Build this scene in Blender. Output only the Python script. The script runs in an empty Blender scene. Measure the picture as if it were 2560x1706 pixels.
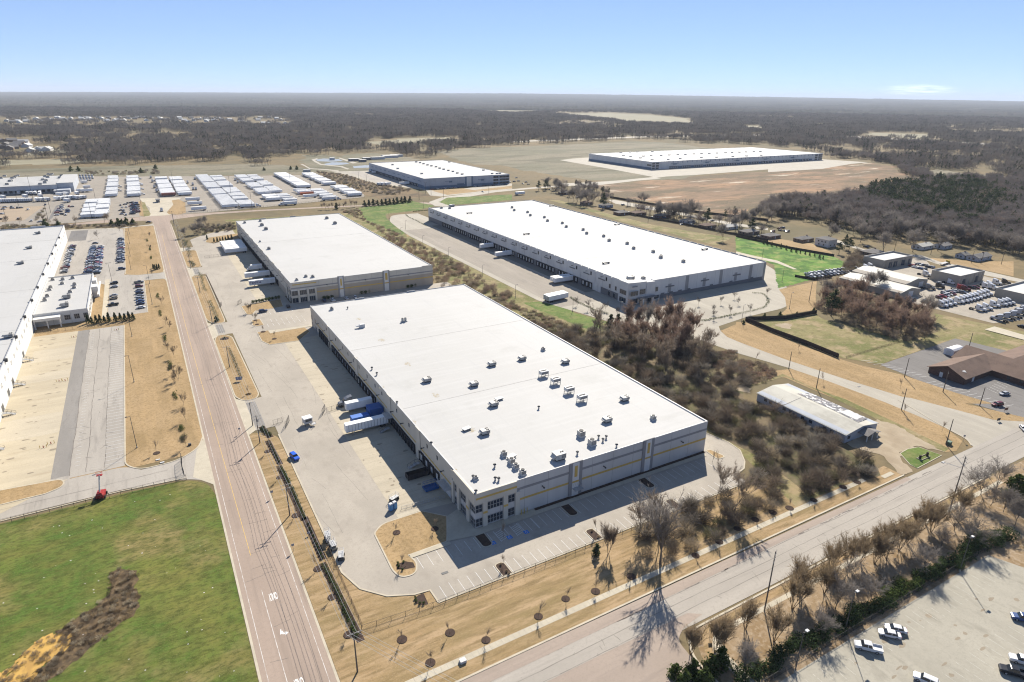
import bpy, math, random
import numpy as np
from mathutils import Vector, Matrix

SC = bpy.context.scene
COL = SC.collection
rad = math.radians

# ------------------------------------------------------------------ camera
# axes of the place: X along the cross street, Y along the main road, Z up; metres
CAM_H = 117.0
FOC, PW, PH = 1598.3, 2560.0, 1706.0
AX = np.array([[0.86962104, -0.16874712, 0.46398669],
               [-0.49362284, -0.31579157, 0.8103161],
               [0.00978458, -0.93370236, -0.35791643]])
cam_d = bpy.data.cameras.new("camera")
cam = bpy.data.objects.new("camera", cam_d)
COL.objects.link(cam)
cam_d.sensor_width = 36.0
cam_d.lens = 36.0 * FOC / PW
cam_d.clip_start = 1.0
cam_d.clip_end = 120000.0
cam.matrix_world = Matrix(((AX[0][0], -AX[0][1], -AX[0][2], 0), (AX[1][0], -AX[1][1], -AX[1][2], 0),
                           (AX[2][0], -AX[2][1], -AX[2][2], CAM_H), (0, 0, 0, 1)))
SC.camera = cam

# ------------------------------------------------------------------ sky, sun, exposure
SUN_EL, SUN_AZ = rad(35.6), rad(48.5)          # azimuth counter-clockwise from +X
W = bpy.data.worlds.new("World")
SC.world = W
W.use_nodes = True
nt = W.node_tree
nt.nodes.clear()
sky = nt.nodes.new("ShaderNodeTexSky")
sky.sky_type = 'NISHITA'
sky.sun_disc = False
sky.sun_elevation = SUN_EL
sky.sun_rotation = math.pi / 2 - SUN_AZ        # clockwise from +Y
sky.altitude = 100
sky.air_density = 0.4
sky.dust_density = 0.0
sky.ozone_density = 6.0
hsv = nt.nodes.new("ShaderNodeHueSaturation")
hsv.inputs["Saturation"].default_value = 1.0
gam = nt.nodes.new("ShaderNodeGamma")
gam.inputs["Gamma"].default_value = 0.5
bg = nt.nodes.new("ShaderNodeBackground")
bg.inputs["Strength"].default_value = 0.15
out = nt.nodes.new("ShaderNodeOutputWorld")
# one small wisp of cloud low over the right-hand horizon
geo = nt.nodes.new("ShaderNodeTexCoord")
mp = nt.nodes.new("ShaderNodeMapping")
mp.inputs["Scale"].default_value = (30, 30, 420)
no = nt.nodes.new("ShaderNodeTexNoise")
no.inputs["Scale"].default_value = 1.6
no.inputs["Detail"].default_value = 5
nt.links.new(geo.outputs["Generated"], mp.inputs["Vector"])
nt.links.new(mp.outputs["Vector"], no.inputs["Vector"])
def _m(op, a, b=None, c=None):
    n_ = nt.nodes.new("ShaderNodeMath"); n_.operation = op
    for i, v in enumerate((a, b, c)):
        if v is None: continue
        if isinstance(v, (int, float)): n_.inputs[i].default_value = v
        else: nt.links.new(v, n_.inputs[i])
    return n_.outputs[0]
sep = nt.nodes.new("ShaderNodeSeparateXYZ")
nt.links.new(geo.outputs["Generated"], sep.inputs[0])
az = _m('ARCTAN2', sep.outputs[1], sep.outputs[0])
d1 = _m('DIVIDE', _m('SUBTRACT', az, 0.5210), 0.046)
d2 = _m('DIVIDE', _m('SUBTRACT', sep.outputs[2], 0.0120), 0.0072)
r2 = _m('ADD', _m('MULTIPLY', d1, d1), _m('MULTIPLY', d2, d2))
fall = _m('MAXIMUM', _m('SUBTRACT', 1.0, r2), 0.0)
fac = _m('MULTIPLY', fall, _m('MAXIMUM', _m('MULTIPLY', _m('SUBTRACT', no.outputs[0], 0.36), 1.25), 0.0))
mix = nt.nodes.new("ShaderNodeMix"); mix.data_type = 'RGBA'
nt.links.new(sky.outputs[0], hsv.inputs["Color"])
nt.links.new(fac, mix.inputs["Factor"])
nt.links.new(hsv.outputs[0], gam.inputs["Color"])
tint = nt.nodes.new("ShaderNodeMix"); tint.data_type = 'RGBA'; tint.blend_type = 'MULTIPLY'; tint.inputs["Factor"].default_value = 1.0
tint.inputs["B"].default_value = (.86, .95, 1.14, 1)
nt.links.new(gam.outputs[0], tint.inputs["A"])
nt.links.new(tint.outputs["Result"], mix.inputs["A"])
mix.inputs["B"].default_value = (8.0, 8.3, 9.0, 1)
nt.links.new(mix.outputs["Result"], bg.inputs["Color"])
nt.links.new(bg.outputs[0], out.inputs["Surface"])

sl = bpy.data.lights.new("sun", 'SUN')
sl.energy = 4.6
sl.angle = rad(0.5)
sl.color = (1.0, 0.93, 0.82)
sun = bpy.data.objects.new("sun", sl)
COL.objects.link(sun)
sv = Vector((math.cos(SUN_AZ) * math.cos(SUN_EL), math.sin(SUN_AZ) * math.cos(SUN_EL), math.sin(SUN_EL)))
sun.rotation_euler = sv.to_track_quat('Z', 'Y').to_euler()
sun.location = (0, 0, 400)
SC.view_settings.view_transform = 'Standard'
SC.view_settings.look = 'None'
SC.view_settings.exposure = 1.15
SC.view_settings.gamma = 1.0
SC.render.engine = 'CYCLES'
SC.cycles.filter_width = 1.15
SC.cycles.max_bounces = 5
SC.cycles.diffuse_bounces = 3
SC.cycles.volume_bounces = 0
SC.cycles.transparent_max_bounces = 6
SC.cycles.use_denoising = True

rng = random.Random(7)
NR = np.random.default_rng(7)

# ------------------------------------------------------------------ survey: where the lines of sight of the photograph meet the ground
SURVEY = {'A1': (0, 220), 'A2': (640, 220), 'A3': (1280, 220), 'A4': (1920, 220), 'B1': (0, 530), 'B2': (560, 530),
          'B3': (1200, 530), 'B4': (1840, 530), 'C1': (0, 920), 'C2': (560, 920), 'C3': (1200, 920), 'C4': (1840, 920),
          'D1': (0, 1280), 'D2': (560, 1280), 'D3': (1200, 1280), 'D4': (1840, 1226),
          'E1': (0, 420), 'E2': (300, 420), 'E3': (600, 380), 'E4': (2160, 620), 'N': (0, 0)}
SCALE = {'B4': 3.267, 'C4': 3.267, 'D4': 3.267, 'E1': 7.353, 'E2': 7.353, 'E3': 7.353, 'E4': 5.8825, 'N': 1.0}
def q(t, x, y, z=0.0):
    s = SCALE.get(t, 3.6766)
    px, py = SURVEY[t][0] + x / s, SURVEY[t][1] + y / s
    d = AX @ np.array([px - PW / 2, py - PH / 2, FOC])
    k = (z - CAM_H) / d[2]
    return (float(d[0] * k), float(d[1] * k), z)
def Q(t, *v, z=0.0):
    return [q(t, v[i], v[i + 1], z)[:2] for i in range(0, len(v), 2)]

# ------------------------------------------------------------------ materials
MATS = {}
def lin(c):
    return tuple(((v / 255) / 12.92 if v / 255 <= 0.04045 else ((v / 255 + 0.055) / 1.055) ** 2.4) for v in c)
def mat(name, col, rough=0.8, layers=(), metal=0.0, spec=0.3, bump=None, thru=0.0):
    """layers: (scale, stretch xyz, colour, lo, hi, strength[, rot]) laid over the base colour with noise in world metres"""
    if name in MATS: return MATS[name]
    m = bpy.data.materials.new(name); m.use_nodes = True
    t = m.node_tree; b = t.nodes["Principled BSDF"]
    b.inputs["Roughness"].default_value = rough
    b.inputs["Metallic"].default_value = metal
    b.inputs["Specular IOR Level"].default_value = spec
    cur = None
    geo = t.nodes.new("ShaderNodeNewGeometry")
    for L in layers:
        sc, st, c2, lo, hi, k = L[:6]
        mp = t.nodes.new("ShaderNodeMapping")
        mp.inputs["Scale"].default_value = st
        if len(L) > 6: mp.inputs["Rotation"].default_value = (0, 0, L[6])
        t.links.new(geo.outputs["Position"], mp.inputs["Vector"])
        nz = t.nodes.new("ShaderNodeTexNoise")
        nz.inputs["Scale"].default_value = 1.0 / sc
        nz.inputs["Detail"].default_value = 5
        nz.inputs["Roughness"].default_value = 0.62
        t.links.new(mp.outputs["Vector"], nz.inputs["Vector"])
        mr = t.nodes.new("ShaderNodeMapRange")
        mr.inputs["From Min"].default_value = lo; mr.inputs["From Max"].default_value = hi
        mr.inputs["To Max"].default_value = k
        t.links.new(nz.outputs[0], mr.inputs["Value"])
        mx = t.nodes.new("ShaderNodeMix"); mx.data_type = 'RGBA'
        t.links.new(mr.outputs[0], mx.inputs["Factor"])
        if cur is None: mx.inputs["A"].default_value = (*col, 1)
        else: t.links.new(cur, mx.inputs["A"])
        mx.inputs["B"].default_value = (*c2, 1)
        cur = mx.outputs["Result"]
    if cur is None: b.inputs["Base Color"].default_value = (*col, 1)
    else: t.links.new(cur, b.inputs["Base Color"])
    if bump:
        nz = t.nodes.new("ShaderNodeTexNoise"); nz.inputs["Scale"].default_value = 1.0 / bump[0]
        nz.inputs["Detail"].default_value = 4
        t.links.new(geo.outputs["Position"], nz.inputs["Vector"])
        bp = t.nodes.new("ShaderNodeBump"); bp.inputs["Distance"].default_value = bump[1]; bp.inputs["Strength"].default_value = 1.0
        t.links.new(nz.outputs[0], bp.inputs["Height"]); t.links.new(bp.outputs[0], b.inputs["Normal"])
    if thru:                                    # translucency added to brighten backlit leaves and twigs
        tl = t.nodes.new("ShaderNodeBsdfTranslucent"); ms = t.nodes.new("ShaderNodeMixShader"); ms.inputs[0].default_value = thru
        if cur is None: tl.inputs["Color"].default_value = (*col, 1)
        else: t.links.new(cur, tl.inputs["Color"])
        t.links.new(b.outputs[0], ms.inputs[1]); t.links.new(tl.outputs[0], ms.inputs[2])
        t.links.new(ms.outputs[0], t.nodes["Material Output"].inputs["Surface"])
    MATS[name] = m
    return m
I3 = (1, 1, 1)
def plain(name, col, rough=0.6, var=0.12, sc=1.5, **k):
    d = tuple(c * (1 - var) for c in col)
    return mat(name, col, rough, ((sc, I3, d, 0.4, 0.7, 1.0),), **k)

# ------------------------------------------------------------------ mesh building
class MB:
    def __init__(s): s.v = []; s.f = []; s.m = []
    def add(s, vs, fs, mi=0):
        o = len(s.v); s.v.extend(vs)
        s.f.extend([tuple(i + o for i in f) for f in fs]); s.m.extend([mi] * len(fs)); return s
    def box(s, x0, x1, y0, y1, z0, z1, mi=0):
        v = [(x0, y0, z0), (x1, y0, z0), (x1, y1, z0), (x0, y1, z0), (x0, y0, z1), (x1, y0, z1), (x1, y1, z1), (x0, y1, z1)]
        return s.add(v, [(3, 2, 1, 0), (4, 5, 6, 7), (0, 1, 5, 4), (1, 2, 6, 5), (2, 3, 7, 6), (3, 0, 4, 7)], mi)
    def prism(s, pts, z0, z1, mi=0, bottom=False):
        n = len(pts)
        if sum(pts[i][0] * pts[(i + 1) % n][1] - pts[(i + 1) % n][0] * pts[i][1] for i in range(n)) < 0: pts = pts[::-1]
        v = [(p[0], p[1], z0) for p in pts] + [(p[0], p[1], z1) for p in pts]
        f = [tuple(range(n, 2 * n))] + [(i, (i + 1) % n, n + (i + 1) % n, n + i) for i in range(n)]
        if bottom: f.append(tuple(range(n - 1, -1, -1)))
        return s.add(v, f, mi)
    def loft(s, sections, mi=0, caps=True):
        """sections: list of equally long loops of points"""
        n = len(sections[0]); v = [p for L in sections for p in L]; f = []
        for k in range(len(sections) - 1):
            for i in range(n):
                a, b = k * n + i, k * n + (i + 1) % n
                f.append((a, b, b + n, a + n))
        if caps:
            f.append(tuple(range(n - 1, -1, -1))); o = (len(sections) - 1) * n; f.append(tuple(range(o, o + n)))
        return s.add(v, f, mi)
    def tube(s, a, b, r0, r1=None, n=6, mi=0, caps=True):
        r1 = r0 if r1 is None else r1
        a, b = Vector(a), Vector(b); d = (b - a)
        if d.length < 1e-6: return s
        d.normalize(); u = d.orthogonal().normalized(); w = d.cross(u)
        L0 = [tuple(a + (u * math.cos(2 * math.pi * i / n) + w * math.sin(2 * math.pi * i / n)) * r0) for i in range(n)]
        L1 = [tuple(b + (u * math.cos(2 * math.pi * i / n) + w * math.sin(2 * math.pi * i / n)) * r1) for i in range(n)]
        return s.loft([L0, L1], mi, caps)
    def quad(s, a, b, c, d, mi=0): return s.add([a, b, c, d], [(0, 1, 2, 3)], mi)
    def disc(s, c, r, axis='x', t=0.2, n=12, mi=0):
        e = {'x': Vector((t / 2, 0, 0)), 'y': Vector((0, t / 2, 0)), 'z': Vector((0, 0, t / 2))}[axis]; c = Vector(c)
        return s.tube(c - e, c + e, r, r, n, mi)
    def mesh(s, name, mats):
        me = bpy.data.meshes.new(name); me.from_pydata(s.v, [], s.f)
        for m in (mats if isinstance(mats, (list, tuple)) else [mats]): me.materials.append(m)
        if s.m and max(s.m): me.polygons.foreach_set("material_index", s.m)
        return me
    def build(s, name, mats, parent=None, loc=None):
        o = bpy.data.objects.new(name, s.mesh(name, mats)); COL.objects.link(o)
        if parent: adopt(parent, o)
        if loc: o.location = loc
        return o
def tag(o, label=None, cat=None, group=None, kind=None):
    if label: o['label'] = label
    if cat: o['category'] = cat
    if group: o['group'] = group
    if kind: o['kind'] = kind
    return o
def empty(name, loc, rz=0.0, label=None, cat=None, group=None):
    o = bpy.data.objects.new(name, None); COL.objects.link(o)
    o.location = loc; o.rotation_euler = (0, 0, rz); o.empty_display_size = 0.5
    return tag(o, label, cat, group)
CH = {}
def adopt(parent, o):
    o.parent = parent; CH.setdefault(parent.name, []).append(o); return o
def copy_tree(o, parent=None):
    c = o.copy(); COL.objects.link(c)
    if parent: adopt(parent, c)
    for k in CH.get(o.name, []): copy_tree(k, c)
    return c
ORD = ["first", "second", "third", "fourth", "fifth", "sixth", "seventh", "eighth", "ninth", "tenth", "eleventh", "twelfth", "thirteenth",
       "fourteenth", "fifteenth", "sixteenth", "seventeenth", "eighteenth", "nineteenth", "twentieth"]
_T = {2: "twenty", 3: "thirty", 4: "forty", 5: "fifty", 6: "sixty", 7: "seventy", 8: "eighty", 9: "ninety"}
def nth(i):
    if i < 20: return ORD[i]
    n = i + 1
    if n % 10 == 0: return _T[n // 10][:-1] + "ieth"
    return _T[n // 10] + "-" + ORD[n % 10 - 1]

def fillet(pts, n=6):
    """pts: (x, y[, r]); corners with r are rounded"""
    o = []; N = len(pts)
    for i, p in enumerate(pts):
        if len(p) < 3 or not p[2]: o.append((p[0], p[1])); continue
        P = Vector(p[:2]); A = Vector(pts[i - 1][:2]); B = Vector(pts[(i + 1) % N][:2])
        u, v = (A - P), (B - P); r = min(p[2], u.length * 0.49, v.length * 0.49)
        a, b = P + u.normalized() * r, P + v.normalized() * r
        for k in range(n + 1):
            t = k / n; o.append(tuple((a * (1 - t) ** 2 + P * 2 * t * (1 - t) + b * t * t)))
    return o
_SN = [0]
def sheet(name, pts, m, z):
    _SN[0] += 1; z += .00012 * _SN[0]          # no two sheets in one plane
    pts = fillet(pts)
    w_ = {'bright_grass': .8, 'vivid_grass': .8, 'sandy_gravel': .7, 'orange_sand': .55, 'ditch_soil': .7, 'rusty_field': 9, 'far_meadow': 7, 'pale_field': 14, 'weedy_bank': 3}.get(m.name)
    if w_: pts = ragged(pts, w_, 2.0 * w_)
    if sum(pts[i][0] * pts[(i + 1) % len(pts)][1] - pts[(i + 1) % len(pts)][0] * pts[i][1] for i in range(len(pts))) < 0: pts = pts[::-1]
    return tag(MB().add([(p[0], p[1], z) for p in pts], [tuple(range(len(pts)))]).build(name, m), kind='structure')
def ragged(pts, amp, step=2.5):
    """the uneven edge of grass, soil or sand"""
    R = random.Random(len(pts) * 7 + int(abs(pts[0][0]))); o = []; n = len(pts)
    for i in range(n):
        (a, b), (c, d) = pts[i][:2], pts[(i + 1) % n][:2]; L = math.hypot(c - a, d - b); k = max(1, min(60, int(L / step)))
        for j in range(k):
            t = j / k; w = amp * min(1, L / 6); o.append((a + (c - a) * t + R.uniform(-w, w), b + (d - b) * t + R.uniform(-w, w)))
    return o
def rect(x0, x1, y0, y1, r=0): return [(x0, y0, r), (x1, y0, r), (x1, y1, r), (x0, y1, r)]
def ribbon(mb, pts, w, z0, z1, closed=False, mi=0):
    """a strip of width w (to the left of the path) with vertical sides"""
    P = [Vector(p[:2]) for p in pts]; N = len(P); L = []
    for i in range(N):
        if closed: a, b = P[i - 1], P[(i + 1) % N]
        else: a, b = P[max(i - 1, 0)], P[min(i + 1, N - 1)]
        d = (b - a); d = d.normalized() if d.length > 1e-9 else Vector((1, 0)); nrm = Vector((-d.y, d.x))
        L.append((P[i] - nrm * w / 2, P[i] + nrm * w / 2))
    M = N if closed else N - 1
    for i in range(M):
        (a, b), (c, d) = L[i], L[(i + 1) % N]
        mb.add([(a.x, a.y, z0), (c.x, c.y, z0), (d.x, d.y, z0), (b.x, b.y, z0), (a.x, a.y, z1), (c.x, c.y, z1), (d.x, d.y, z1), (b.x, b.y, z1)],
               [(4, 5, 6, 7), (0, 1, 5, 4), (2, 3, 7, 6), (1, 2, 6, 5), (3, 0, 4, 7)], mi)
    return mb
# ------------------------------------------------------------------ ground materials
def gm(n, c, layers, rough=0.95, bump=None): return mat(n, c, rough, layers, spec=0.1, bump=bump)
SX = (0.16, 1, 1)      # streaks along X
SY = (1, 0.12, 1)      # streaks along Y
FIELD = gm("field_grass", (.165, .13, .075), ((260, I3, (.11, .095, .05), .42, .62, 1), (60, I3, (.21, .15, .075), .45, .7, .8), (7, I3, (.10, .08, .045), .45, .75, .7), (1.2, I3, (.09, .075, .04), .5, .8, .5)))
TAN = gm("dry_lawn", (.31, .22, .12), ((26, I3, (.23, .16, .078), .4, .62, .9), (5, SY, (.36, .25, .13), .45, .66, .8), (2.4, I3, (.19, .13, .06), .52, .72, .7), (.9, I3, (.17, .115, .055), .48, .72, .8), (.35, I3, (.40, .29, .16), .52, .75, .7)))
TANX = gm("dry_mown_lawn", (.29, .20, .105), ((22, I3, (.20, .15, .07), .4, .62, .9), (3.2, SX, (.35, .25, .145), .45, .62, .9), (1.3, SX, (.17, .12, .058), .47, .66, .9), (.8, I3, (.18, .13, .065), .5, .72, .6), (.35, I3, (.37, .27, .155), .52, .75, .7)))
MEADOW = gm("green_meadow", (.145, .155, .036), ((30, (1.3, .6, 1), (.065, .115, .02), .42, .56, 1), (26, I3, (.215, .168, .072), .50, .62, .85), (5, (.35, 1, 1), (.145, .13, .036), .45, .66, .7), (2.2, (.5, 1, 1), (.06, .07, .016), .46, .66, .8), (.8, (.5, 1, 1), (.045, .055, .013), .46, .68, .85), (.3, I3, (.20, .185, .07), .52, .75, .7)))
BRIGHT = gm("bright_grass", (.12, .165, .042), ((16, I3, (.065, .115, .026), .40, .58, 1), (9, I3, (.19, .18, .075), .48, .64, .95), (2.0, I3, (.08, .11, .03), .46, .68, .8), (.7, I3, (.16, .17, .06), .5, .7, .6)))
VIVID = gm("vivid_grass", (.115, .205, .038), ((16, I3, (.05, .115, .022), .44, .54, 1), (11, I3, (.21, .235, .075), .50, .60, .9), (2.0, I3, (.08, .15, .03), .46, .68, .8)))
OLIVE = gm("olive_grass", (.20, .175, .08), ((26, I3, (.125, .13, .045), .44, .58, 1), (11, I3, (.28, .215, .125), .49, .62, .9), (3, I3, (.12, .10, .045), .5, .68, .7), (1, I3, (.29, .24, .14), .52, .72, .6)))
PALE = gm("pale_field", (.24, .22, .15), ((60, (.4, 1, 1), (.19, .17, .11), .42, .65, 1), (12, I3, (.27, .24, .17), .5, .7, .7)))
FARFIELD = gm("far_meadow", (.148, .140, .094), ((90, (.4, 1, 1), (.19, .168, .118), .44, .56, 1), (40, (.25, 1, 1), (.095, .09, .058), .52, .62, .85), (16, (.3, 1, 1), (.24, .21, .15), .56, .68, .7), (6, I3, (.11, .095, .058), .5, .68, .7)))
RUST = gm("rusty_field", (.20, .132, .082), ((70, (.35, 1, 1), (.115, .09, .055), .44, .54, 1), (46, (.3, 1, 1), (.265, .165, .095), .50, .60, .95), (26, (.22, 1, 1), (.46, .40, .31), .60, .66, 1), (9, (.4, 1, 1), (.09, .068, .04), .52, .64, .75), (3, I3, (.26, .17, .10), .52, .7, .6)))
SAND = gm("sandy_gravel", (.33, .27, .19), ((14, I3, (.26, .205, .14), .4, .65, 1), (2.5, (1, .4, 1), (.37, .31, .225), .5, .7, .8), (.5, I3, (.22, .18, .12), .5, .8, .5)))
MULCH = gm("mulch", (.055, .038, .03), ((1.2, I3, (.09, .06, .045), .45, .7, .8), (.3, I3, (.03, .022, .018), .5, .7, .6)))
def pave(n, c, dk, st, crack=True):
    L = [(38, I3, tuple(v * .86 for v in c), .4, .65, 1), (7, st, tuple(v * 1.1 for v in c), .45, .66, .9), (2.2, st, dk, .54, .72, .65), (.9, I3, tuple(v * .84 for v in c), .5, .7, .6), (.35, I3, tuple(v * .74 for v in c), .52, .75, .6)]
    return mat(n, c, .9, L, spec=0.15)
ASPH = pave("yard_asphalt", (.335, .30, .25), (.245, .215, .178), (.5, .3, 1))
ASPHG = pave("grey_asphalt", (.325, .297, .258), (.185, .168, .148), (1, .12, 1))
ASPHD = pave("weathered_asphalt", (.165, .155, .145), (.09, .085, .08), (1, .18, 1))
CONC = pave("apron_concrete", (.40, .35, .265), (.32, .28, .21), (.16, 1, 1))
CONCY = pave("stained_concrete", (.40, .345, .25), (.30, .245, .165), (.14, 1, 1))
CONCL = pave("light_concrete", (.34, .31, .255), (.27, .245, .205), (1, .16, 1))
WALK = pave("walk_concrete", (.42, .375, .29), (.34, .30, .23), I3)
ROAD = pave("road_asphalt", (.305, .24, .192), (.205, .165, .135), (1, .05, 1))
XROAD = pave("cross_road_asphalt", (.33, .30, .258), (.235, .212, .185), (.06, 1, 1))
PINK = pave("pink_asphalt", (.30, .245, .20), (.22, .18, .15), (.06, 1, 1))
FARROAD = pave("far_road", (.36, .33, .275), (.3, .275, .23), I3)
WHITE_PAINT = mat("white_paint", (.62, .61, .58), .7, ((1.2, I3, (.42, .40, .36), .5, .75, .8),))
YELLOW_PAINT = mat("yellow_paint", (.55, .36, .09), .7, ((1.5, I3, (.38, .27, .11), .45, .7, .9),))
BLUE_PAINT = mat("blue_paint", (.05, .17, .48), .7)
KERB = plain("kerb_concrete", (.43, .38, .29), .9, .2, 3)
TARC = mat("tar_seal", (.12, .103, .088), .8, ((.8, I3, (.19, .16, .135), .45, .65, .9),))
WATER = mat("pond_water", (.26, .28, .29), .35, spec=0.3)

# ------------------------------------------------------------------ the ground
GR = [(-35000, -270), (35000, -270), (35000, 44000), (-35000, 44000)]
tag(MB().add([(x, y, -0.02) for x, y in GR], [(0, 1, 2, 3)]).build("ground", FIELD), kind='structure')
Z1, Z2, Z3, Z4, Z5 = .015, .03, .045, .06, .072
S = sheet
# west side of the main road
S("lawn", rect(-62, 4.3, 222, 693), TAN, Z1)
S("meadow", [(-190, 20), (3.9, 20), (4.0, 192), (2.6, 200, 3), (-3, 205.5, 6), (-22, 206.5), (-60, 206), (-190, 203)], MEADOW, Z1)
S("driveway", [(-190, 208.3), (-52, 208.3), (-22, 209), (-3, 206.3, 5), (4.3, 200), (4.4, 231), (2.2, 225.5, 4), (-4.6, 219.7, 5), (-15.7, 219), (-20.4, 224, 4), (-36, 224), (-36, 230), (-62, 230), (-190, 240)], ASPHG, Z2)
S("driveway_apron", [(-1.2, 206), (4.4, 198), (4.4, 232), (1.4, 224)], WALK, Z3)
S("dock_yard", rect(-41.3, -20.5, 224.5, 384), ASPHG, Z2)
S("dock_yard_strip", rect(-41.3, -36.2, 226.5, 384.2), pave("strip_asphalt", (.22, .205, .185), (.14, .13, .115), (1, .15, 1)), Z3)
S("dock_apron", [(-62, 205), (-36.5, 224), (-41.3, 224.5), (-41.3, 392), (-62, 392)], CONCY, Z3)
for y0, y1, w in ((344, 361, -58), (318, 328, -60), (262, 281, -60)): S("concrete_pad", rect(w, -41.6, y0, y1), CONC, Z4)
S("yard_lawn_end", rect(-60.5, -20.2, 384.6, 399.5), TAN, Z3)
S("car_park", [(-66, 506), (-20, 506), (-19, 512), (-20.5, 682, 6), (-40, 690, 6), (-66, 697)], ASPHG, Z2)
S("car_park_dark_bay", rect(-61, -48, 640, 690), ASPHD, Z3)  # bay laid in a darker asphalt
S("car_park_drive", [(-31, 478), (-8.3, 478.5), (3.9, 477, 5), (4.4, 472), (4.4, 500), (3.4, 494.5, 5), (-12, 495), (-20, 500), (-20, 508), (-37, 508), (-37, 488)], ASPHG, Z3)
S("visitor_car_park", rect(-28.4, -8.8, 402.5, 479), ASPHG, Z2)
S("office_walk", rect(-31.2, -28.6, 404, 492), WALK, Z3)
S("service_road", [(-66, 692), (-20, 684), (-6, 689, 6), (4.4, 687), (4.4, 700), (0, 694), (-22, 690), (-66, 699)], CONCL, Z3)
# main road and the junction at its far end
S("main_road", [(4.6, -40), (18.6, -40), (18.6, 715), (4.6, 715)], ROAD, Z3)
S("main_road_junction", [(4.6, 690), (18.6, 690), (19, 712, 8), (60, 728), (102, 727), (170, 718), (277, 700), (300, 671), (302, 684), (285, 706), (170, 726), (102, 736), (24, 742), (-1, 743), (-40, 738), (-70, 728), (-70, 722), (-20, 722), (3, 717, 8)], ROAD, Z2)
ks = MB()
for x in (4.35, 18.85): ribbon(ks, [(x, -40), (x, 690)], .55, 0, .055)
tag(ks.build("road_gutter", KERB), kind='structure')
S("far_road", [(285, 676), (300, 660), (330, 715), (400, 745), (460, 752), (620, 760), (700, 765), (700, 775), (460, 764), (390, 756), (320, 735), (290, 706)], FARROAD, Z2)
# cross street
S("cross_street", rect(-140, 460, 80.6, 93.0), XROAD, Z3)
S("cross_street_edge", [(-140, 90.0), (60, 90.0), (96, 90.3), (140, 90.9), (205, 91.6), (205, 93.2), (-140, 93.2)], PINK, Z4)
S("side_street", [(40, 80.8), (60, 80.8), (84, 79.6), (101, 82.0), (98, 84.0), (70, 84.2), (40, 84)], PINK, Z4)
S("side_street_south", [(58, 20), (90, 20), (89, 70), (90, 79.0, 4), (94, 81), (50, 81), (57, 76)], PINK, Z4)
kb = MB()
ribbon(kb, [(19, 93.3), (205.5, 94.3)], .5, 0, .14)
ribbon(kb, fillet([(89.2, 30), (89.6, 74, 6), (94, 79.6, 4), (150, 80.0), (231, 80.2)]), .5, 0, .14)
ribbon(kb, fillet([(246.5, 93.8), (250, 97, 3), (252.4, 107, 5), (260, 129)]), .4, 0, .14)
tag(kb.build("kerb", KERB), kind='structure')
S("south_verge", fillet([(90.5, 30), (90.5, 72, 7), (96, 79.4, 4), (231, 79.8), (260, 79.5), (260, 20), (90.5, 20)]), gm("leafy_ground", (.27, .20, .125), ((7, I3, (.20, .135, .07), .42, .62, 1), (1.4, I3, (.34, .27, .19), .48, .7, .9), (.4, I3, (.15, .105, .06), .5, .75, .7))), Z2)
S("verge_strip", fillet([(92, 68), (92.5, 72.5, 4), (97, 78.9, 4), (230, 79.3), (230, 77.6), (98, 77.2, 4), (94.5, 72.5), (94, 68)]), TANX, Z3)
S("pavement", fillet([(94.3, 40), (94.3, 70), (95, 73, 3), (99, 76.6, 4), (230, 77.2), (230, 75.8), (100, 75.3, 4), (97, 71), (96.3, 40)]), WALK, Z3)
S("roadside_lawn", [(19.2, 93.6), (205, 94.6), (205, 101), (171, 101), (171, 128), (168.5, 120), (157, 112), (155.8, 116.2), (46.6, 116.2), (28.4, 150), (28.3, 222, 5), (19.2, 229, 4)], TANX, Z1)
WK = MB(); WK.add([(x, y, Z3) for x, y in ((30, 97.2), (191, 98.2), (191, 99.9), (30, 98.9))], [(0, 1, 2, 3)])
tag(WK.build("sidewalk", WALK), kind='structure')
jt = MB()
for i in range(105):
    x = 30 + i * 1.53; jt.add([(x, 97.25 + (x - 30) / 161, Z4), (x + .09, 97.25 + (x - 30) / 161, Z4), (x + .09, 98.85 + (x - 30) / 161, Z4), (x, 98.85 + (x - 30) / 161, Z4)], [(0, 1, 2, 3)])
tag(jt.build("sidewalk_joints", CONCL), kind='structure')

# yards of the front and middle warehouses
S("truck_yard", [(28.7, 138.5), (31.1, 130.4), (36.2, 124.7), (42.4, 121.9), (46.4, 121.4), (46.6, 116.4), (155.9, 116.6), (156, 121.4), (161.5, 123), (165.2, 126), (169.6, 132), (170.4, 138), (168.5, 146), (168, 382), (66, 382), (66, 634), (44, 625, 10), (29.2, 604, 10), (28.6, 600)], ASPH, Z2)
for y0, y1, ya, yb in ((229, 257.5, 226, 261), (343.5, 363.5, 338, 367), (477, 499, 472, 503), (561, 572, 558, 575)):
    S("yard_entrance", rect(21.5, 29, y0, y1), ASPH, Z2)
    S("entrance_apron", [(18.6, ya), (22, y0 + .4), (22, y1 - .4), (18.6, yb)], WALK, Z3)
    S("entrance_patch", rect(22.2, 25.6, y0 + 3, y1 - 3), pave("new_patch", (.215, .20, .18), (.18, .165, .15), I3), Z3)
def island(name, pts, m, h=.13, kw=.42):
    P = fillet(pts)
    tag(MB().prism(P, 0, h).build(name, m), kind='structure')
    k = MB(); ribbon(k, P, kw, 0, h + .02, closed=True); tag(k.build("kerb", KERB), kind='structure')
island("verge_island", [(19.2, 262, 4), (22, 256.8, 3), (26.5, 256.8, 3), (28.2, 261, 3), (27.7, 338, 3), (24.5, 343.5, 3), (21, 342.5, 3), (19.2, 336, 3)], TAN)
island("verge_island", [(19.0, 372, 4), (22, 364, 3), (27, 363.2, 2), (27.8, 368), (28.2, 471, 3), (22, 476, 3), (19.2, 472, 3)], TAN)
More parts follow.
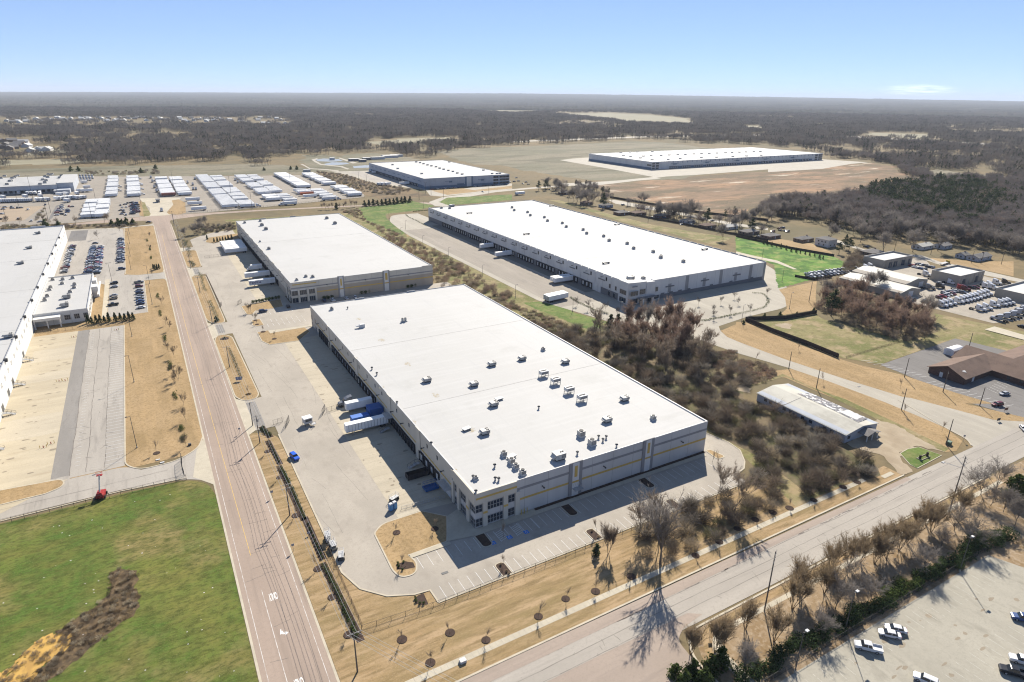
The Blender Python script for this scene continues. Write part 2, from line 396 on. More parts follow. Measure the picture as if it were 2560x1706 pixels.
island("verge_island", [(19.0, 505, 4), (22, 500, 2), (27, 499.5, 2), (28.4, 504), (29.5, 558, 3), (22, 560, 3), (19.0, 556, 3)], TAN)
island("entrance_island", [(41.2, 149.9, 1), (44.5, 153, 3), (57, 153.2), (62.6, 147.2), (58, 136.7), (46.2, 136.4), (47.4, 133, 2), (45.6, 128.6, 2.4), (41.4, 129.2, 2.4), (40.6, 133, 1)], TAN)
S("dock_apron", rect(49.6, 67.4, 155.4, 319.5), CONC, Z3)
S("entrance_walk", [(49.6, 153.4), (57, 153.6), (66.8, 152.6), (66.8, 155.2), (49.6, 155.2)], WALK, Z4)
S("entrance_plaza", [(57.6, 136.6), (67, 134.9), (87, 134.9), (87, 137.8), (67.3, 137.8), (67.3, 149), (62.8, 147.2)], WALK, .155)
S("front_walk", rect(46.6, 58.5, 134.9, 136.4), WALK, .155)
S("front_walk", rect(87, 156.5, 135.0, 136.7), WALK, .155)
S("planting_strip", rect(87.2, 157.6, 136.8, 137.9), MULCH, .16)
S("dock_apron", rect(49.2, 66.9, 399, 588), CONC, Z3)
island("car_park_island", [*Q('B2', 305, 1110, 410, 1090, 425, 1118, 735, 1060, 790, 1100), *Q('B2', 690, 1185, 540, 1205, 420, 1222, 350, 1190)], TAN)
island("car_park_island", [*Q('B2', 160, 870, 270, 848, 520, 805, 545, 870, 440, 890, 290, 910, 260, 945, 210, 945)], TAN)
island("car_park_island", [*Q('B2', 255, 1000, 330, 985, 365, 1040, 310, 1052, 262, 1045)], TAN)
S("front_walk", Q('B2', 405, 1095, 800, 1043, 812, 1052, 425, 1117), WALK, .155)
island("planting_island", Q('A1', 1890, 1420, 1905, 1380, 2180, 1340, 2210, 1380, 1960, 1430), TAN)
S("rear_car_park", Q('B1', 1930, 1345, 2190, 1300, 2190, 1335, 1920, 1372), ASPHG, Z4) if False else None
for x in (67.2, 96.4, 126.6): 
    island("planting_island", [(x - 1.5, 129.2, 1.4), (x + 1.5, 129.2, 1.4), (x + 1.5, 134.9), (x - 1.5, 134.9)], MULCH, .12, .3)
for x in (66.5, 96, 126.4):
    island("planting_island", [(x - 1.6, 116.7), (x + 1.2, 116.7), (x + 1.2, 121.8, 1.3), (x - 1.6, 121.8, 1.3)], MULCH, .12, .3)
S("mulch_bed", [(43.2, 131.6), (46.2, 131.0), (46.4, 133), (44.6, 134.6), (42.2, 134.4), (41.6, 132.6)], MULCH, .15)
S("lawn_corner", [(40.5, 119), (44, 121.2), (46.2, 121.2), (46.2, 116), (40, 116)], TAN, Z1)
S("mulch_bed", Q('D2', 1745, 805, 1790, 765, 1835, 752, 1880, 850, 1800, 858, 1755, 835), MULCH, Z4)
island("planting_island", [(158.5, 137.6), (160.5, 137.6, 2), (161.8, 131.4, 1.6), (158, 131.4, 1.6)], TAN)
kk = MB()
ribbon(kk, [(46.6, 116.4), (155.9, 116.6), (156, 121.4), (161.5, 123), (165.2, 126), (169.6, 132), (170.4, 138), (168.5, 146), (168, 200)], .4, 0, .14)
ribbon(kk, [(28.6, 222), (28.7, 138.5), (31.1, 130.4), (36.2, 124.7), (42.4, 121.9), (46.4, 121.4), (46.6, 116.4)], .45, 0, .14)
ribbon(kk, fillet([(-20.4, 384), (-20.4, 224.5, 5), (-15.7, 219.2, 3), (-4.6, 219.6, 4), (2.2, 225.6, 3), (4.2, 233)]), .45, 0, .14)
ribbon(kk, [(-190, 204.2), (-60, 207.4), (-22, 208.2), (-3, 206.6)], .4, 0, .14)
ribbon(kk, fillet([(-8.6, 402), (-8.6, 478, 3), (3.5, 477.5, 3), (4.2, 470)]), .4, 0, .14)
ribbon(kk, fillet([(4.2, 503), (3.4, 495, 3), (-12, 495.2), (-19.5, 500, 4), (-19.6, 682)]), .4, 0, .14)
tag(kk.build("kerb", KERB), kind='structure')
island("yard_island", [(-90, 216), (-54, 217.4), (-42, 217.8), (-37.2, 220, 2.6), (-37.8, 225, 2.6), (-54, 226.6), (-90, 230)], TAN)

# ------------------------------------------------------------------ paint and tar on the roads
pl = MB(); pz = .055
for x in (5.85, 17.2):
    pl.box(x - .07, x + .07, -40, 680, pz - .002, pz) if x < 10 else [pl.box(x - .07, x + .07, y, y + 22, pz - .002, pz) for y in range(100, 660, 22)]
pl.box(9.2, 9.36, 60, 142, pz - .002, pz)
tag(pl.build("white_road_line", mat('worn_road_paint', (.50, .47, .43), .8, ((1.6, I3, (.34, .29, .25), .46, .58, 1),))), kind='structure')
pl = MB()
pl.add([(8.93, 157, pz), (9.06, 157, pz), (8.28, 345, pz), (8.14, 345, pz)], [(0, 1, 2, 3)]); pl.add([(8.14, 345, pz), (8.28, 345, pz), (9.05, 640, pz), (8.92, 640, pz)], [(0, 1, 2, 3)])
tag(pl.build("yellow_centre_line", YELLOW_PAINT), kind='structure')
def text_mesh(name, body, size, m, mtx, extrude=0.0):
    cu = bpy.data.curves.new(name, 'FONT'); cu.body = body; cu.size = size; cu.align_x = 'CENTER'; cu.align_y = 'CENTER'; cu.extrude = extrude; cu.offset = .035
    o = bpy.data.objects.new(name, cu); COL.objects.link(o); bpy.context.view_layer.update()
    me = bpy.data.meshes.new_from_object(o.evaluated_get(bpy.context.evaluated_depsgraph_get()))
    COL.objects.unlink(o); bpy.data.objects.remove(o)
    me.transform(mtx); me.materials.clear(); me.materials.append(m)
    o = bpy.data.objects.new(name, me); COL.objects.link(o); return o
def arrow_mb(cx, cy):
    """turn arrow read by traffic that drives towards -Y"""
    b = MB(); z = pz
    b.add([(cx + .1, cy + 1.9, z), (cx + .5, cy + 1.9, z), (cx + .1, cy - .2, z), (cx - .5, cy - .2, z)], [(3, 2, 1, 0)][::-1])
    b.add([(cx + .9, cy + 1.0, z), (cx + .45, cy + 1.0, z), (cx + .1, cy + .2, z), (cx + .5, cy - .45, z), (cx + 1.6, cy - .75, z), (cx + 1.6, cy - .2, z), (cx + .95, cy + .1, z)], [(0, 1, 2, 3, 4, 5, 6)])
    b.add([(cx + 1.5, cy - 1.25, z), (cx + 2.9, cy - .4, z), (cx + 1.5, cy + .4, z)], [(0, 1, 2)])
    return b
ax_, ay_, _ = q('D2', 535, 1115)
ar_ = arrow_mb(0, 0); ar_.v = [(10.8 + v[0] * .55, 125.1 + v[1] * .75, v[2]) for v in ar_.v]; tag(ar_.build("turn_arrow_marking", WHITE_PAINT), kind='structure')
ox, oy, _ = q('D2', 455, 775)
tag(text_mesh("lane_marking", "ONLY", 1.0, WHITE_PAINT, Matrix.Translation((11.4, 138.4, pz)) @ Matrix.Rotation(math.pi, 4, 'Z') @ Matrix.Diagonal((.74, 3.6, 1, 1))), kind='structure')
ax_, ay_, _ = q('D2', 670, 1530)
tag(text_mesh("lane_marking", "ONLY", 1.0, WHITE_PAINT, Matrix.Translation((11.4, 109.6, pz)) @ Matrix.Rotation(math.pi, 4, 'Z') @ Matrix.Diagonal((.74, 3.6, 1, 1))), kind='structure')
def wander(mb, x0, y0, x1, y1, w, amp=.5, step=2.2, z=.058):
    L = math.hypot(x1 - x0, y1 - y0); n = max(2, int(L / step)); o = 0; P = []
    nx, ny = -(y1 - y0) / L, (x1 - x0) / L
    for i in range(n + 1):
        o = o * .8 + rng.uniform(-amp, amp) * .5
        P.append((x0 + (x1 - x0) * i / n + nx * o, y0 + (y1 - y0) * i / n + ny * o))
    for i in range(n):
        (a, b), (c, d) = P[i], P[i + 1]; ww = w * rng.uniform(.5, 1.2)
        mb.add([(a + nx * ww, b + ny * ww, z), (a - nx * ww, b - ny * ww, z), (c - nx * ww, d - ny * ww, z), (c + nx * ww, d + ny * ww, z)], [(0, 1, 2, 3)])
tr = MB()
for x in (12.6, 15.6): wander(tr, x, 40, x, 680, .035, .25, 4)
for i in range(60):
    y = rng.uniform(60, 500); x = rng.uniform(5, 14); wander(tr, x, y, x + rng.uniform(1.5, 5), y + rng.uniform(-.6, .6), .05, .3, 1)
tag(tr.build("road_crack", TARC), kind='structure')
tr = MB()
for y in (90.1, 87.2, 84.4): wander(tr, 40, y, 300, y + .8, .06, .25, 3)
for i in range(60):
    x = rng.uniform(50, 240); y = rng.uniform(81, 92); wander(tr, x, y, x + rng.uniform(-.8, .8), y + rng.uniform(-3, 3), .05, .3, 1)
for i in range(24):
    x = rng.uniform(60, 215); wander(tr, x, 90.2 + (x - 60) / 160, x + rng.uniform(2, 6), 90.2 + (x - 60) / 160, .16, .3, .8)
tag(tr.build("road_crack", TARC), kind='structure')
tr = MB()
for x in (-36.3, -31.6, -26.4): wander(tr, x, 226, x, 383, .09, .35, 2.5, Z4 + .003)
for i in range(40):
    x = rng.uniform(-41, -21); y = rng.uniform(226, 380); wander(tr, x, y, x + rng.uniform(-4, 4), y + rng.uniform(-4, 4), .05, .3, 1, Z4 + .003)
wander(tr, -60, 214, -8, 214.5, .05, .3, 3, Z4 + .003)
tag(tr.build("yard_crack", TARC), kind='structure')
tr = MB()
for i in range(46):
    x = rng.uniform(30, 48); y = rng.uniform(150, 560); L_ = rng.uniform(8, 30); wander(tr, x, y, x + rng.uniform(-4, 4), y + L_, .045, .3, 2, Z2 + .006)
tag(tr.build("yard_crack", pave("tyre_mark", (.20, .18, .155), (.15, .135, .12), I3)), kind='structure')
jn = MB()
for x0, x1, y0, y1 in ((49.6, 67.4, 155.4, 319.5), (49.2, 66.9, 399, 588)):
    y = y0 + 4
    while y < y1: jn.box(x0 + .1, x1 - .1, y - .035, y + .035, .0, .064 + .02 * (x0 < 0)); y += 4.6
    jn.box((x0 + x1) / 2 - .03, (x0 + x1) / 2 + .03, y0 + .1, y1 - .1, .0, .063 + .02 * (x0 < 0))
tag(jn.build("slab_joint", pave("joint_filler", (.34, .295, .22), (.29, .25, .185), I3)), kind='structure')
os_ = MB(); oR = random.Random(5)
def blot(b, x, y, w, h, z):
    k0 = oR.uniform(0, 6); b.add([(x + w * oR.uniform(.6, 1.1) * math.cos(k0 + k * .7), y + h * oR.uniform(.6, 1.1) * math.sin(k0 + k * .7), z) for k in range(9)], [tuple(range(9))])
for i in range(165):
    if i > 119: x, y = oR.uniform(98, 175), oR.uniform(24, 57)
    elif i < 50: x, y = oR.uniform(50, 66), oR.uniform(157, 318)
    elif i < 75: x, y = oR.uniform(50, 66), oR.uniform(400, 586)
    else: x, y = oR.uniform(-60, -42), oR.uniform(228, 385)
    blot(os_, x, y, oR.uniform(.3, 1.6), oR.uniform(.2, .7), .069 + i * .00006 + .02 * (x < 0))
tag(os_.build("oil_stain", pave("oil_stain", (.25, .21, .155), (.18, .15, .11), I3)), kind='structure')
# parking stalls
ps = MB()
def stalls(x0, x1, y0, y1, n, w=.1, z=.062):
    for i in range(n + 1):
        x = x0 + (x1 - x0) * i / n; ps.box(x - w / 2, x + w / 2, y0, y1, z - .003, z)
def stallsy(y0, y1, x0, x1, n, w=.1, z=.062):
    for i in range(n + 1):
        y = y0 + (y1 - y0) * i / n; ps.box(x0, x1, y - w / 2, y + w / 2, z - .003, z)
stalls(98.5, 124.5, 129.2, 134.4, 9); stalls(128.8, 153, 129.2, 134.4, 9); stalls(84, 94.2, 129.2, 134.4, 4); stalls(48, 65, 129.6, 134.6, 6)
stalls(49, 64.5, 116.8, 121.6, 6); stalls(68.2, 94, 116.8, 121.6, 10); stalls(98, 124.5, 116.8, 121.6, 10); stalls(128.6, 155, 116.8, 121.6, 9)
for a in (69.3, 74.6, 79.4):                                   # hatched bays and the blue squares between them
    for x in (a, a + 2.0, a + 4.4): ps.box(x - .06, x + .06, 129.2, 134.4, .059, .062)
    for k in range(7): ps.add([(a + 2.0, 129.4 + k * .75, .063), (a + 2.0, 129.55 + k * .75, .063), (a + 4.4, 130.2 + k * .75, .063), (a + 4.4, 130.05 + k * .75, .063)], [(3, 2, 1, 0)]) if a < 79 and 129.4 + k * .75 < 133.7 else None
stalls(50, 66.5, 352, 357, 6); stalls(47, 66.5, 345, 350, 7); stalls(47, 66.5, 366, 371, 8)
for x in (-29.5,): pass
stallsy(228, 378, -26.4, -20.8, 54, .12, Z4 + .012)
stallsy(232, 378, -35.0, -33.6, 52, .12, Z4 + .012)
for y0, y1, x0, x1, n in ((512, 640, -58.5, -53.6, 44), (512, 640, -43, -35, 44), (508, 680, -24.6, -19.9, 56), (412, 478, -14.4, -9, 24), (412, 478, -28.2, -23, 24)): stallsy(y0, y1, x0, x1, n)
pw_ = ps; ps = MB(); stalls(96, 184, 52.8, 57.6, 33, .09, .09); stalls(118, 176, 38.5, 44, 21, .09, .09)
tag(ps.build("worn_parking_line", mat("worn_paint", (.50, .48, .41), .8, ((1.4, I3, (.30, .28, .225), .46, .60, 1),))), kind='structure'); ps = pw_
for k in range(14): ps.add([(x, y, .085) for x, y in ((304 + k * 2.8, 112 + k * .3), (304.12 + k * 2.8, 112 + k * .3), (305.6 + k * 2.8, 117 + k * .3), (305.48 + k * 2.8, 117 + k * .3))], [(0, 1, 2, 3)]) if 304 + k * 2.8 < 321 else None
for k in range(10): ps.add([(x, y, .085) for x, y in ((286 + k * .6, 140.5 - k * 2.7 + 22), (286 + k * .6, 140.62 - k * 2.7 + 22), (291.5 + k * .6, 139.2 - k * 2.7 + 22), (291.5 + k * .6, 139.08 - k * 2.7 + 22))], [(3, 2, 1, 0)])
for k in range(12): ps.add([(x, y, .085) for x, y in ((288 + k * .4, 133 - k * 2.6), (288 + k * .4, 133.12 - k * 2.6), (293.5 + k * .4, 132 - k * 2.6), (293.5 + k * .4, 131.88 - k * 2.6))], [(3, 2, 1, 0)])
tag(ps.build("parking_line", WHITE_PAINT), kind='structure')
bl = MB()
for p in (('D3', 120, 287), ('D3', 272, 235), ('D3', 425, 187)):
    x, y, _ = q(*p); bl.box(x - .75, x + .75, y - .75, y + .75, .060, .0635)
tag(bl.build("parking_symbol_field", BLUE_PAINT), kind='structure')
sy_ = MB()
for p in (('D3', 120, 287), ('D3', 272, 235), ('D3', 425, 187)):
    x, y, _ = q(*p); zz = .067
    sy_.disc((x, y + .52, zz), .12, 'z', .004, 10)
    sy_.box(x - .06, x + .06, y - .05, y + .42, zz - .004, zz); sy_.box(x - .06, x + .35, y - .08, y + .02, zz - .004, zz); sy_.box(x + .28, x + .36, y - .45, y - .02, zz - .004, zz)
    for k in range(9):
        a0, a1 = math.pi * (.75 + k * .13), math.pi * (.75 + (k + 1) * .13)
        sy_.add([(x + .42 * math.cos(a0), y - .15 + .42 * math.sin(a0), zz), (x + .42 * math.cos(a1), y - .15 + .42 * math.sin(a1), zz), (x + .32 * math.cos(a1), y - .15 + .32 * math.sin(a1), zz), (x + .32 * math.cos(a0), y - .15 + .32 * math.sin(a0), zz)], [(0, 1, 2, 3)])
tag(sy_.build("accessible_symbol_marking", WHITE_PAINT), kind='structure')

# ------------------------------------------------------------------ ground between and behind the warehouses
S("slope_grass", [(158.4, 100), (200, 101), (200, 300), (199.6, 318), (199.6, 545), (212, 640), (240, 668), (66, 690), (66, 606), (168, 606), (168, 130)], OLIVE, Z1)
S("green_slope", Q('A2', 940, 1105, 1430, 1040, 1640, 1085, 1500, 1125, 1190, 1160, 1200, 1200, 1260, 1250, 1385, 1330, 1340, 1350, 1180, 1290, 1010, 1220), BRIGHT, Z2)
S("green_slope", Q('B3', 385, 835, 560, 830, 720, 860, 860, 920, 1170, 1010, 1060, 1110, 900, 1050, 700, 960, 500, 890), BRIGHT, Z2)
S("tan_slope", Q('A2', 1240, 1215, 1300, 1230, 1480, 1355, 1385, 1370, 1380, 1325), TAN, Z2)
S("yard", [(200, 318), (200, 535), (203, 570), (208, 610, 10), (222, 644, 14), (250, 640), (250, 600), (244.5, 596), (364, 596), (364, 600), (404, 600), (404, 322), (392, 299, 8), (350, 252, 8), (325, 236, 8), (290, 235), (263, 231), (257.5, 224.5, 3), (257, 214), (264, 190), (268, 160), (272, 125), (276, 108, 6), (290, 98, 6), (300, 92.9), (246, 92.9), (250, 97, 3), (252.4, 107, 6), (253, 130), (251, 155), (248, 173.8), (241, 199), (238, 222, 6), (232, 236), (214, 266)], CONCL, Z3)
S("dock_lane", rect(204.5, 233, 300, 560), pave("worn_lane", (.265, .235, .195), (.18, .16, .135), SY), Z4)
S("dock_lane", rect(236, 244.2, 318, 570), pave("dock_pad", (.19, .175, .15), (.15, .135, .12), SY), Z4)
S("bank", Q('B4', 0, 185, 210, 248, 430, 300, 800, 365, 900, 420, 840, 470, 640, 550, 560, 570, 350, 625, 335, 590, 310, 430, 175, 385, 0, 325), VIVID, .075)
S("bank_path", Q('B4', 0, 325, 170, 365, 340, 400, 500, 470, 470, 470, 330, 418, 170, 382, 0, 345), WALK, .09)
S("bank_grass", Q('A3', 330, 1030, 440, 1035, 900, 1160, 1300, 1260, 1700, 1330, 2030, 1380, 1870, 1450, 1500, 1350, 1000, 1230, 600, 1100), OLIVE, Z2)
S("bank_grass", Q('A2', 1680, 1050, 1760, 1010, 2353, 980, 2353, 1030, 1770, 1080), BRIGHT, Z2)
S("tan_bank", Q('B4', 350, 635, 660, 565, 650, 700, 660, 800, 350, 850, 415, 790, 400, 700), TAN, .075)
S("tan_bank", Q('B3', 2210, 1095, 2353, 1035, 2353, 1185, 2270, 1150), TAN, .075)
S("tan_bank", Q('B4', 0, 900, 80, 900, 500, 1080, 840, 1200, 1000, 1250, 1350, 1330, 1800, 1480, 2100, 1568, 1900, 1568, 1370, 1515, 900, 1370, 400, 1205, 0, 1055), TAN, Z4)
S("tan_bank", Q('C4', 1400, 240, 1860, 360, 2100, 425, 2352, 440, 2352, 405, 1900, 300, 1500, 180, 1380, 170), TAN, Z4)
S("field", Q('B4', 110, 895, 650, 840, 720, 880, 1400, 1060, 880, 1195, 500, 1060), OLIVE, Z2)
S("sand_patch", Q('B4', 315, 925, 400, 905, 460, 920, 440, 960, 380, 950), SAND, Z3)
S("field", Q('B4', 880, 1195, 1400, 1060, 1650, 980, 1620, 830, 2352, 980, 2352, 1170, 1790, 1035, 1180, 1245), OLIVE, Z2)
S("foundation_slab", Q('B4', 2030, 965, 2110, 940, 2352, 1010, 2352, 1050), WALK, .3)
S("car_park", Q('B4', 1180, 1250, 1790, 1035, 1900, 1060, 2352, 1170, 2700, 1300, 2700, 1800, 2352, 1690, 1900, 1560, 1380, 1330), ASPHD, Z3)
S("verge", Q('C4', 20, 60, 600, -10, 1000, 120, 1400, 330, 1700, 480, 1850, 600, 1800, 680, 1700, 690, 1300, 520, 1160, 430, 1000, 330, 700, 210, 400, 80), TAN, Z2)
S("verge", Q('C4', 130, 150, 400, 70, 700, 200, 1150, 420, 1700, 690, 1740, 660, 1350, 470, 900, 260, 620, 160, 380, 50), OLIVE, Z3)
S("gravel_lot", Q('C4', 1150, 420, 1330, 480, 1700, 690, 1480, 640, 1340, 700, 1360, 770, 1440, 850, 1350, 880, 1200, 720, 950, 650, 900, 620), SAND, Z4)
S("gravel_lot", Q('C4', 0, 120, 130, 170, 120, 210, 0, 180), SAND, Z3)
island("lawn_island", Q('C4', 1340, 700, 1400, 665, 1490, 648, 1680, 715, 1480, 822, 1420, 790), BRIGHT, .1, .25)
S("path_slab", Q('C4', 1180, 885, 1260, 848, 1295, 868, 1215, 905), WALK, Z5)
S("truck_lot", Q('E4', -330, 440, 0, 330, 330, 280, 600, 200, 850, 110, 1040, 330, 1780, 420, 2353, 560, 2353, 1060, 1900, 1110, 1080, 905, 640, 800, 540, 720), pave("gravel_lot", (.31, .275, .225), (.22, .19, .155), I3), Z3)
S("street", Q('E4', -400, -120, 0, 20, 420, 80, 850, 110, 1100, 200, 1780, 340, 2353, 470, 2353, 520, 1760, 400, 1060, 235, 800, 140, 400, 110, 0, 55, -400, -80), FARROAD, Z2)
S("street", Q('A3', 880, 1030, 950, 1030, 1500, 1135, 2000, 1235, 2353, 1290, 2353, 1310, 2000, 1260, 1500, 1160, 950, 1065), FARROAD, Z2)
S("dry_yard", Q('B4', 200, 200, 620, 260, 780, 330, 790, 360, 430, 295, 210, 248), TAN, Z1)
S("dry_yard", Q('E4', 750, 180, 1000, 150, 1700, 200, 2200, 200, 2200, 420, 1780, 330, 1100, 200), TAN, Z1)
S("rusty_field", Q('A3', 760, 895, 1100, 870, 1420, 830, 2000, 790, 2353, 780) + Q('A4', 300, 745, 700, 715, 950, 690, 1130, 720, 1380, 860, 1100, 920, 850, 1010, 420, 1060, 0, 1040) + Q('A3', 2200, 1100, 2000, 1200, 1500, 1110, 1000, 1000, 880, 960), RUST, Z1)
S("field", Q('A2', 1650, 585, 1900, 560, 2353, 542) + Q('A3', 520, 522, 1130, 492, 1400, 503, 1820, 555, 2353, 560, 2353, 700, 1500, 840, 1000, 860, 700, 850, 0, 740) + Q('A2', 2300, 720, 1960, 700), FARFIELD, Z1)
S("far_road", Q('A3', 440, 665, 560, 650, 770, 635, 1300, 700) + Q('A4', 470, 655, 700, 670, 920, 685, 760, 700, 500, 745, 0, 775) + Q('A3', 2353, 750, 1700, 800, 1420, 815, 1100, 860, 800, 895, 560, 900, 400, 880, 700, 870, 1000, 850, 1300, 820, 900, 745), FARROAD, Z2)
S("wetland_shore", Q('A2', 400, 690, 460, 620, 660, 615, 760, 640, 850, 610, 1100, 600, 1340, 620, 1500, 665, 1080, 690, 1100, 770, 700, 790, 560, 760), FARFIELD, Z1)
tag(MB().add([(*p, Z3) for p in Q('A2', 545, 660, 620, 650, 760, 655, 800, 672, 700, 680, 570, 675)], [tuple(range(6))]).build("pond", WATER), kind='structure')
tag(MB().add([(*p, Z3) for p in Q('A2', 625, 700, 700, 684, 830, 688, 860, 698, 760, 710, 640, 708)], [tuple(range(6))]).build("pond", WATER), kind='structure')
tag(MB().add([(*p, Z3) for p in Q('A2', 890, 722, 1000, 712, 1088, 710, 1088, 732, 900, 738)], [tuple(range(5))]).build("pond", WATER), kind='structure')
S("track", Q('A2', 510, 660, 560, 648, 570, 655, 545, 668, 600, 700, 700, 712, 790, 720, 860, 745, 840, 750, 770, 726, 690, 718, 590, 708, 535, 680), FARROAD, Z2)
S("track", Q('A2', 405, 700, 430, 700, 500, 740, 650, 748, 760, 760, 760, 770, 640, 755, 490, 745), FARROAD, Z2)
S("track", Q('A2', 770, 642, 900, 680, 930, 690, 890, 695, 760, 648), FARROAD, Z2)
# trailer yard
S("trailer_yard", [(-330, 740), (-120, 745), (-60, 735), (-2, 745), (56, 742), (89, 748), (235, 776, 8), (242, 800, 6), (240, 1035, 6), (140, 1064), (-15, 1125), (-80, 1160), (-330, 1160)], pave("trailer_yard", (.265, .235, .195), (.20, .178, .148), I3), Z2)
S("gate_concrete", [(-4, 880), (1, 822), (4.5, 800, 6), (3.0, 760, 6), (-2, 743), (22, 742), (18.5, 760, 8), (28, 812), (40, 866)], WALK, Z3)
S("gate_verge", Q('E2', 390, 620, 460, 640, 480, 700, 565, 850, 540, 885, 440, 895), OLIVE, Z3)
S("gate_verge", Q('E2', 950, 600, 1080, 580, 1200, 640, 1210, 830, 1080, 860, 900, 855, 860, 820, 980, 680), TAN, Z3)
S("gravel_strip", Q('E2', 340, 620, 390, 600, 440, 890, 360, 880), TAN, Z3)
S("employee_car_park", [(-330, 760), (-150, 762), (-104, 772), (-95, 862), (-136, 872), (-330, 900)], pave("tan_car_park", (.31, .245, .175), (.25, .195, .135), (.1, 1, 1)), Z3)
S("access_strip", Q('E1', 1030, 700, 1090, 680, 960, 930, 880, 960), ASPHD, Z3)
S("far_lawn", [(-400, 1162), (-80, 1162), (-15, 1128), (140, 1068), (242, 1038), (260, 1100), (200, 1240), (-60, 1300), (-400, 1300)], FARFIELD, Z1)
S("blue_warehouse_yard", Q('A2', 690, 770, 1100, 760, 1420, 830, 1540, 930, 1700, 950, 2300, 880, 2353, 880, 2353, 930, 1700, 1000, 1600, 990, 1560, 940, 1090, 880, 830, 800), CONCL, Z3)
S("blue_warehouse_lane", Q('A2', 860, 780, 940, 765, 1280, 830, 1460, 900, 1410, 905, 1110, 870), ASPHG, Z4)
S("weedy_bank", Q('A2', 560, 770, 820, 800, 1110, 890, 1240, 895, 1440, 940, 1640, 995, 1160, 1030, 990, 985, 730, 870, 640, 830), gm("weedy_bank", (.16, .115, .065), ((30, I3, (.09, .07, .045), .42, .6, 1), (8, I3, (.21, .15, .08), .48, .7, .8))), Z2)
S("tan_lawn", Q('A2', 1610, 945, 1900, 925, 2070, 950, 1760, 985), TAN, Z4)
S("tan_lawn", Q('A2', 2010, 940, 2353, 900, 2353, 925, 2090, 950), TAN, Z4)
S("far_lake", Q('A1', -300, 690, 0, 672, 500, 655, 1000, 665, 960, 682, 400, 700, 0, 715, -300, 725), PALE, Z1)
S("far_lake", Q('A2', 1000, 500, 1300, 470, 1800, 455, 1830, 485, 1500, 525, 1100, 530), PALE, Z1)
S("far_clearing", Q('A1', 300, 600, 500, 560, 640, 575, 620, 600, 250, 625), PALE, Z1)
S("far_clearing", Q('A2', 1860, 172, 2353, 165) + Q('A3', 350, 190, 370, 205, 0, 222) + Q('A2', 2353, 222, 1900, 190), PALE, Z1)
S("far_clearing", Q('A3', 350, 240, 880, 232, 1250, 250, 1600, 280, 1670, 330, 1200, 320, 800, 280), PALE, Z1)
S("far_clearing", Q('A3', 2080, 350, 2300, 350, 2280, 385, 2140, 370), PALE, Z1)
S("far_clearing", Q('A4', 880, 428, 1000, 415, 1490, 428, 1480, 470, 1300, 465), PALE, Z1)
S("highway", Q('A3', 0, 490, 700, 462, 1300, 442, 2353, 424, 2353, 434, 1300, 452, 700, 474, 0, 500), FARROAD, Z2)
S("highway", Q('A4', 0, 405, 400, 438, 700, 455, 1300, 485, 1900, 520, 2353, 530, 2353, 520, 1900, 505, 1300, 470, 700, 440, 400, 425, 0, 395), FARROAD, Z2)
S("far_clearing", Q('A4', 1380, 775, 1560, 750, 1900, 800, 2150, 800, 2100, 860, 1700, 870, 1450, 850), FARFIELD, Z1)
# south-east car park
S("south_car_park", [(70, 20), (92, 59.8), (186, 59.4), (189, 52), (300, 20)], pave("lot_asphalt", (.31, .288, .235), (.19, .175, .14), (.6, .25, 1)), Z4)
# ------------------------------------------------------------------ building materials
def wallm(n, c, d=.88): return mat(n, c, .85, ((9, (1, 1, .35), tuple(v * d for v in c), .42, .66, 1), (1.6, (1, 1, .25), tuple(v * .93 for v in c), .5, .8, .7)), spec=.15)
CREAM = wallm("cream_panel", (.53, .495, .42)); GREYW = wallm("grey_panel", (.52, .505, .48)); TANW = wallm("tan_panel", (.37, .325, .265))
STRIPE = wallm("grey_stripe", (.26, .255, .255)); YEL = wallm("yellow_stripe", (.52, .36, .11)); WHITEW = wallm("white_panel", (.60, .59, .56), .93)
PALEW = wallm("pale_grey_panel", (.57, .56, .54)); DARKW = wallm("dark_grey_panel", (.17, .17, .175)); MIDW = wallm("mid_grey_panel", (.29, .285, .28))
BLUEW = wallm("blue_grey_panel", (.40, .42, .45)); BLUED = wallm("slate_blue_panel", (.14, .19, .25))
ROOFM = mat("white_membrane", (.405, .40, .385), .75, ((70, I3, (.378, .372, .355), .42, .62, 1), (14, I3, (.33, .325, .305), .58, .80, .8), (2, (.05, 1, 1), (.425, .42, .405), .5, .7, .7), (1.5, (1, .05, 1), (.36, .358, .35), .56, .7, .6)), spec=.2)
ROOFP = mat("pale_roof", (.50, .49, .46), .8, ((40, I3, (.44, .43, .40), .4, .65, 1), (6, I3, (.38, .365, .33), .58, .8, .7)))
SEAM = mat("roof_seam", (.26, .25, .23), .8, ((2, I3, (.36, .355, .345), .4, .6, .8),))
JOINT = mat("panel_joint", (.26, .25, .235), .9)
COPING = plain("metal_coping", (.40, .40, .40), .5)
GLASS = mat("window_glass", (.022, .03, .042), .12, ((2.5, I3, (.05, .065, .085), .45, .7, .8),), spec=.6)
FRAME = plain("window_frame", (.30, .30, .29), .5)
DOORW = plain("white_door", (.55, .55, .54), .6); DOORD = plain("dark_door", (.06, .07, .085), .6); SEAL = plain("dock_seal", (.03, .03, .033), .9)
METAL = plain("galvanised_metal", (.40, .40, .395), .45, .15, .8, metal=.3); DMETAL = plain("dark_metal", (.07, .07, .07), .6)
STAIN = mat("rust_stain", (.31, .265, .18), .9, ((.9, I3, (.40, .395, .38), .42, .6, 1),))
def pix(x, y, z=0):
    v = AX.T @ np.array([x, y, z - CAM_H]); return (PW / 2 + FOC * v[0] / v[2], PH / 2 + FOC * v[1] / v[2])
RANK = {}
def rank(o, fmt, group=None, key=None):
    """collect a repeat; its label is written once all of its kind stand"""
    RANK.setdefault((fmt, group), []).append((key, o)); return o
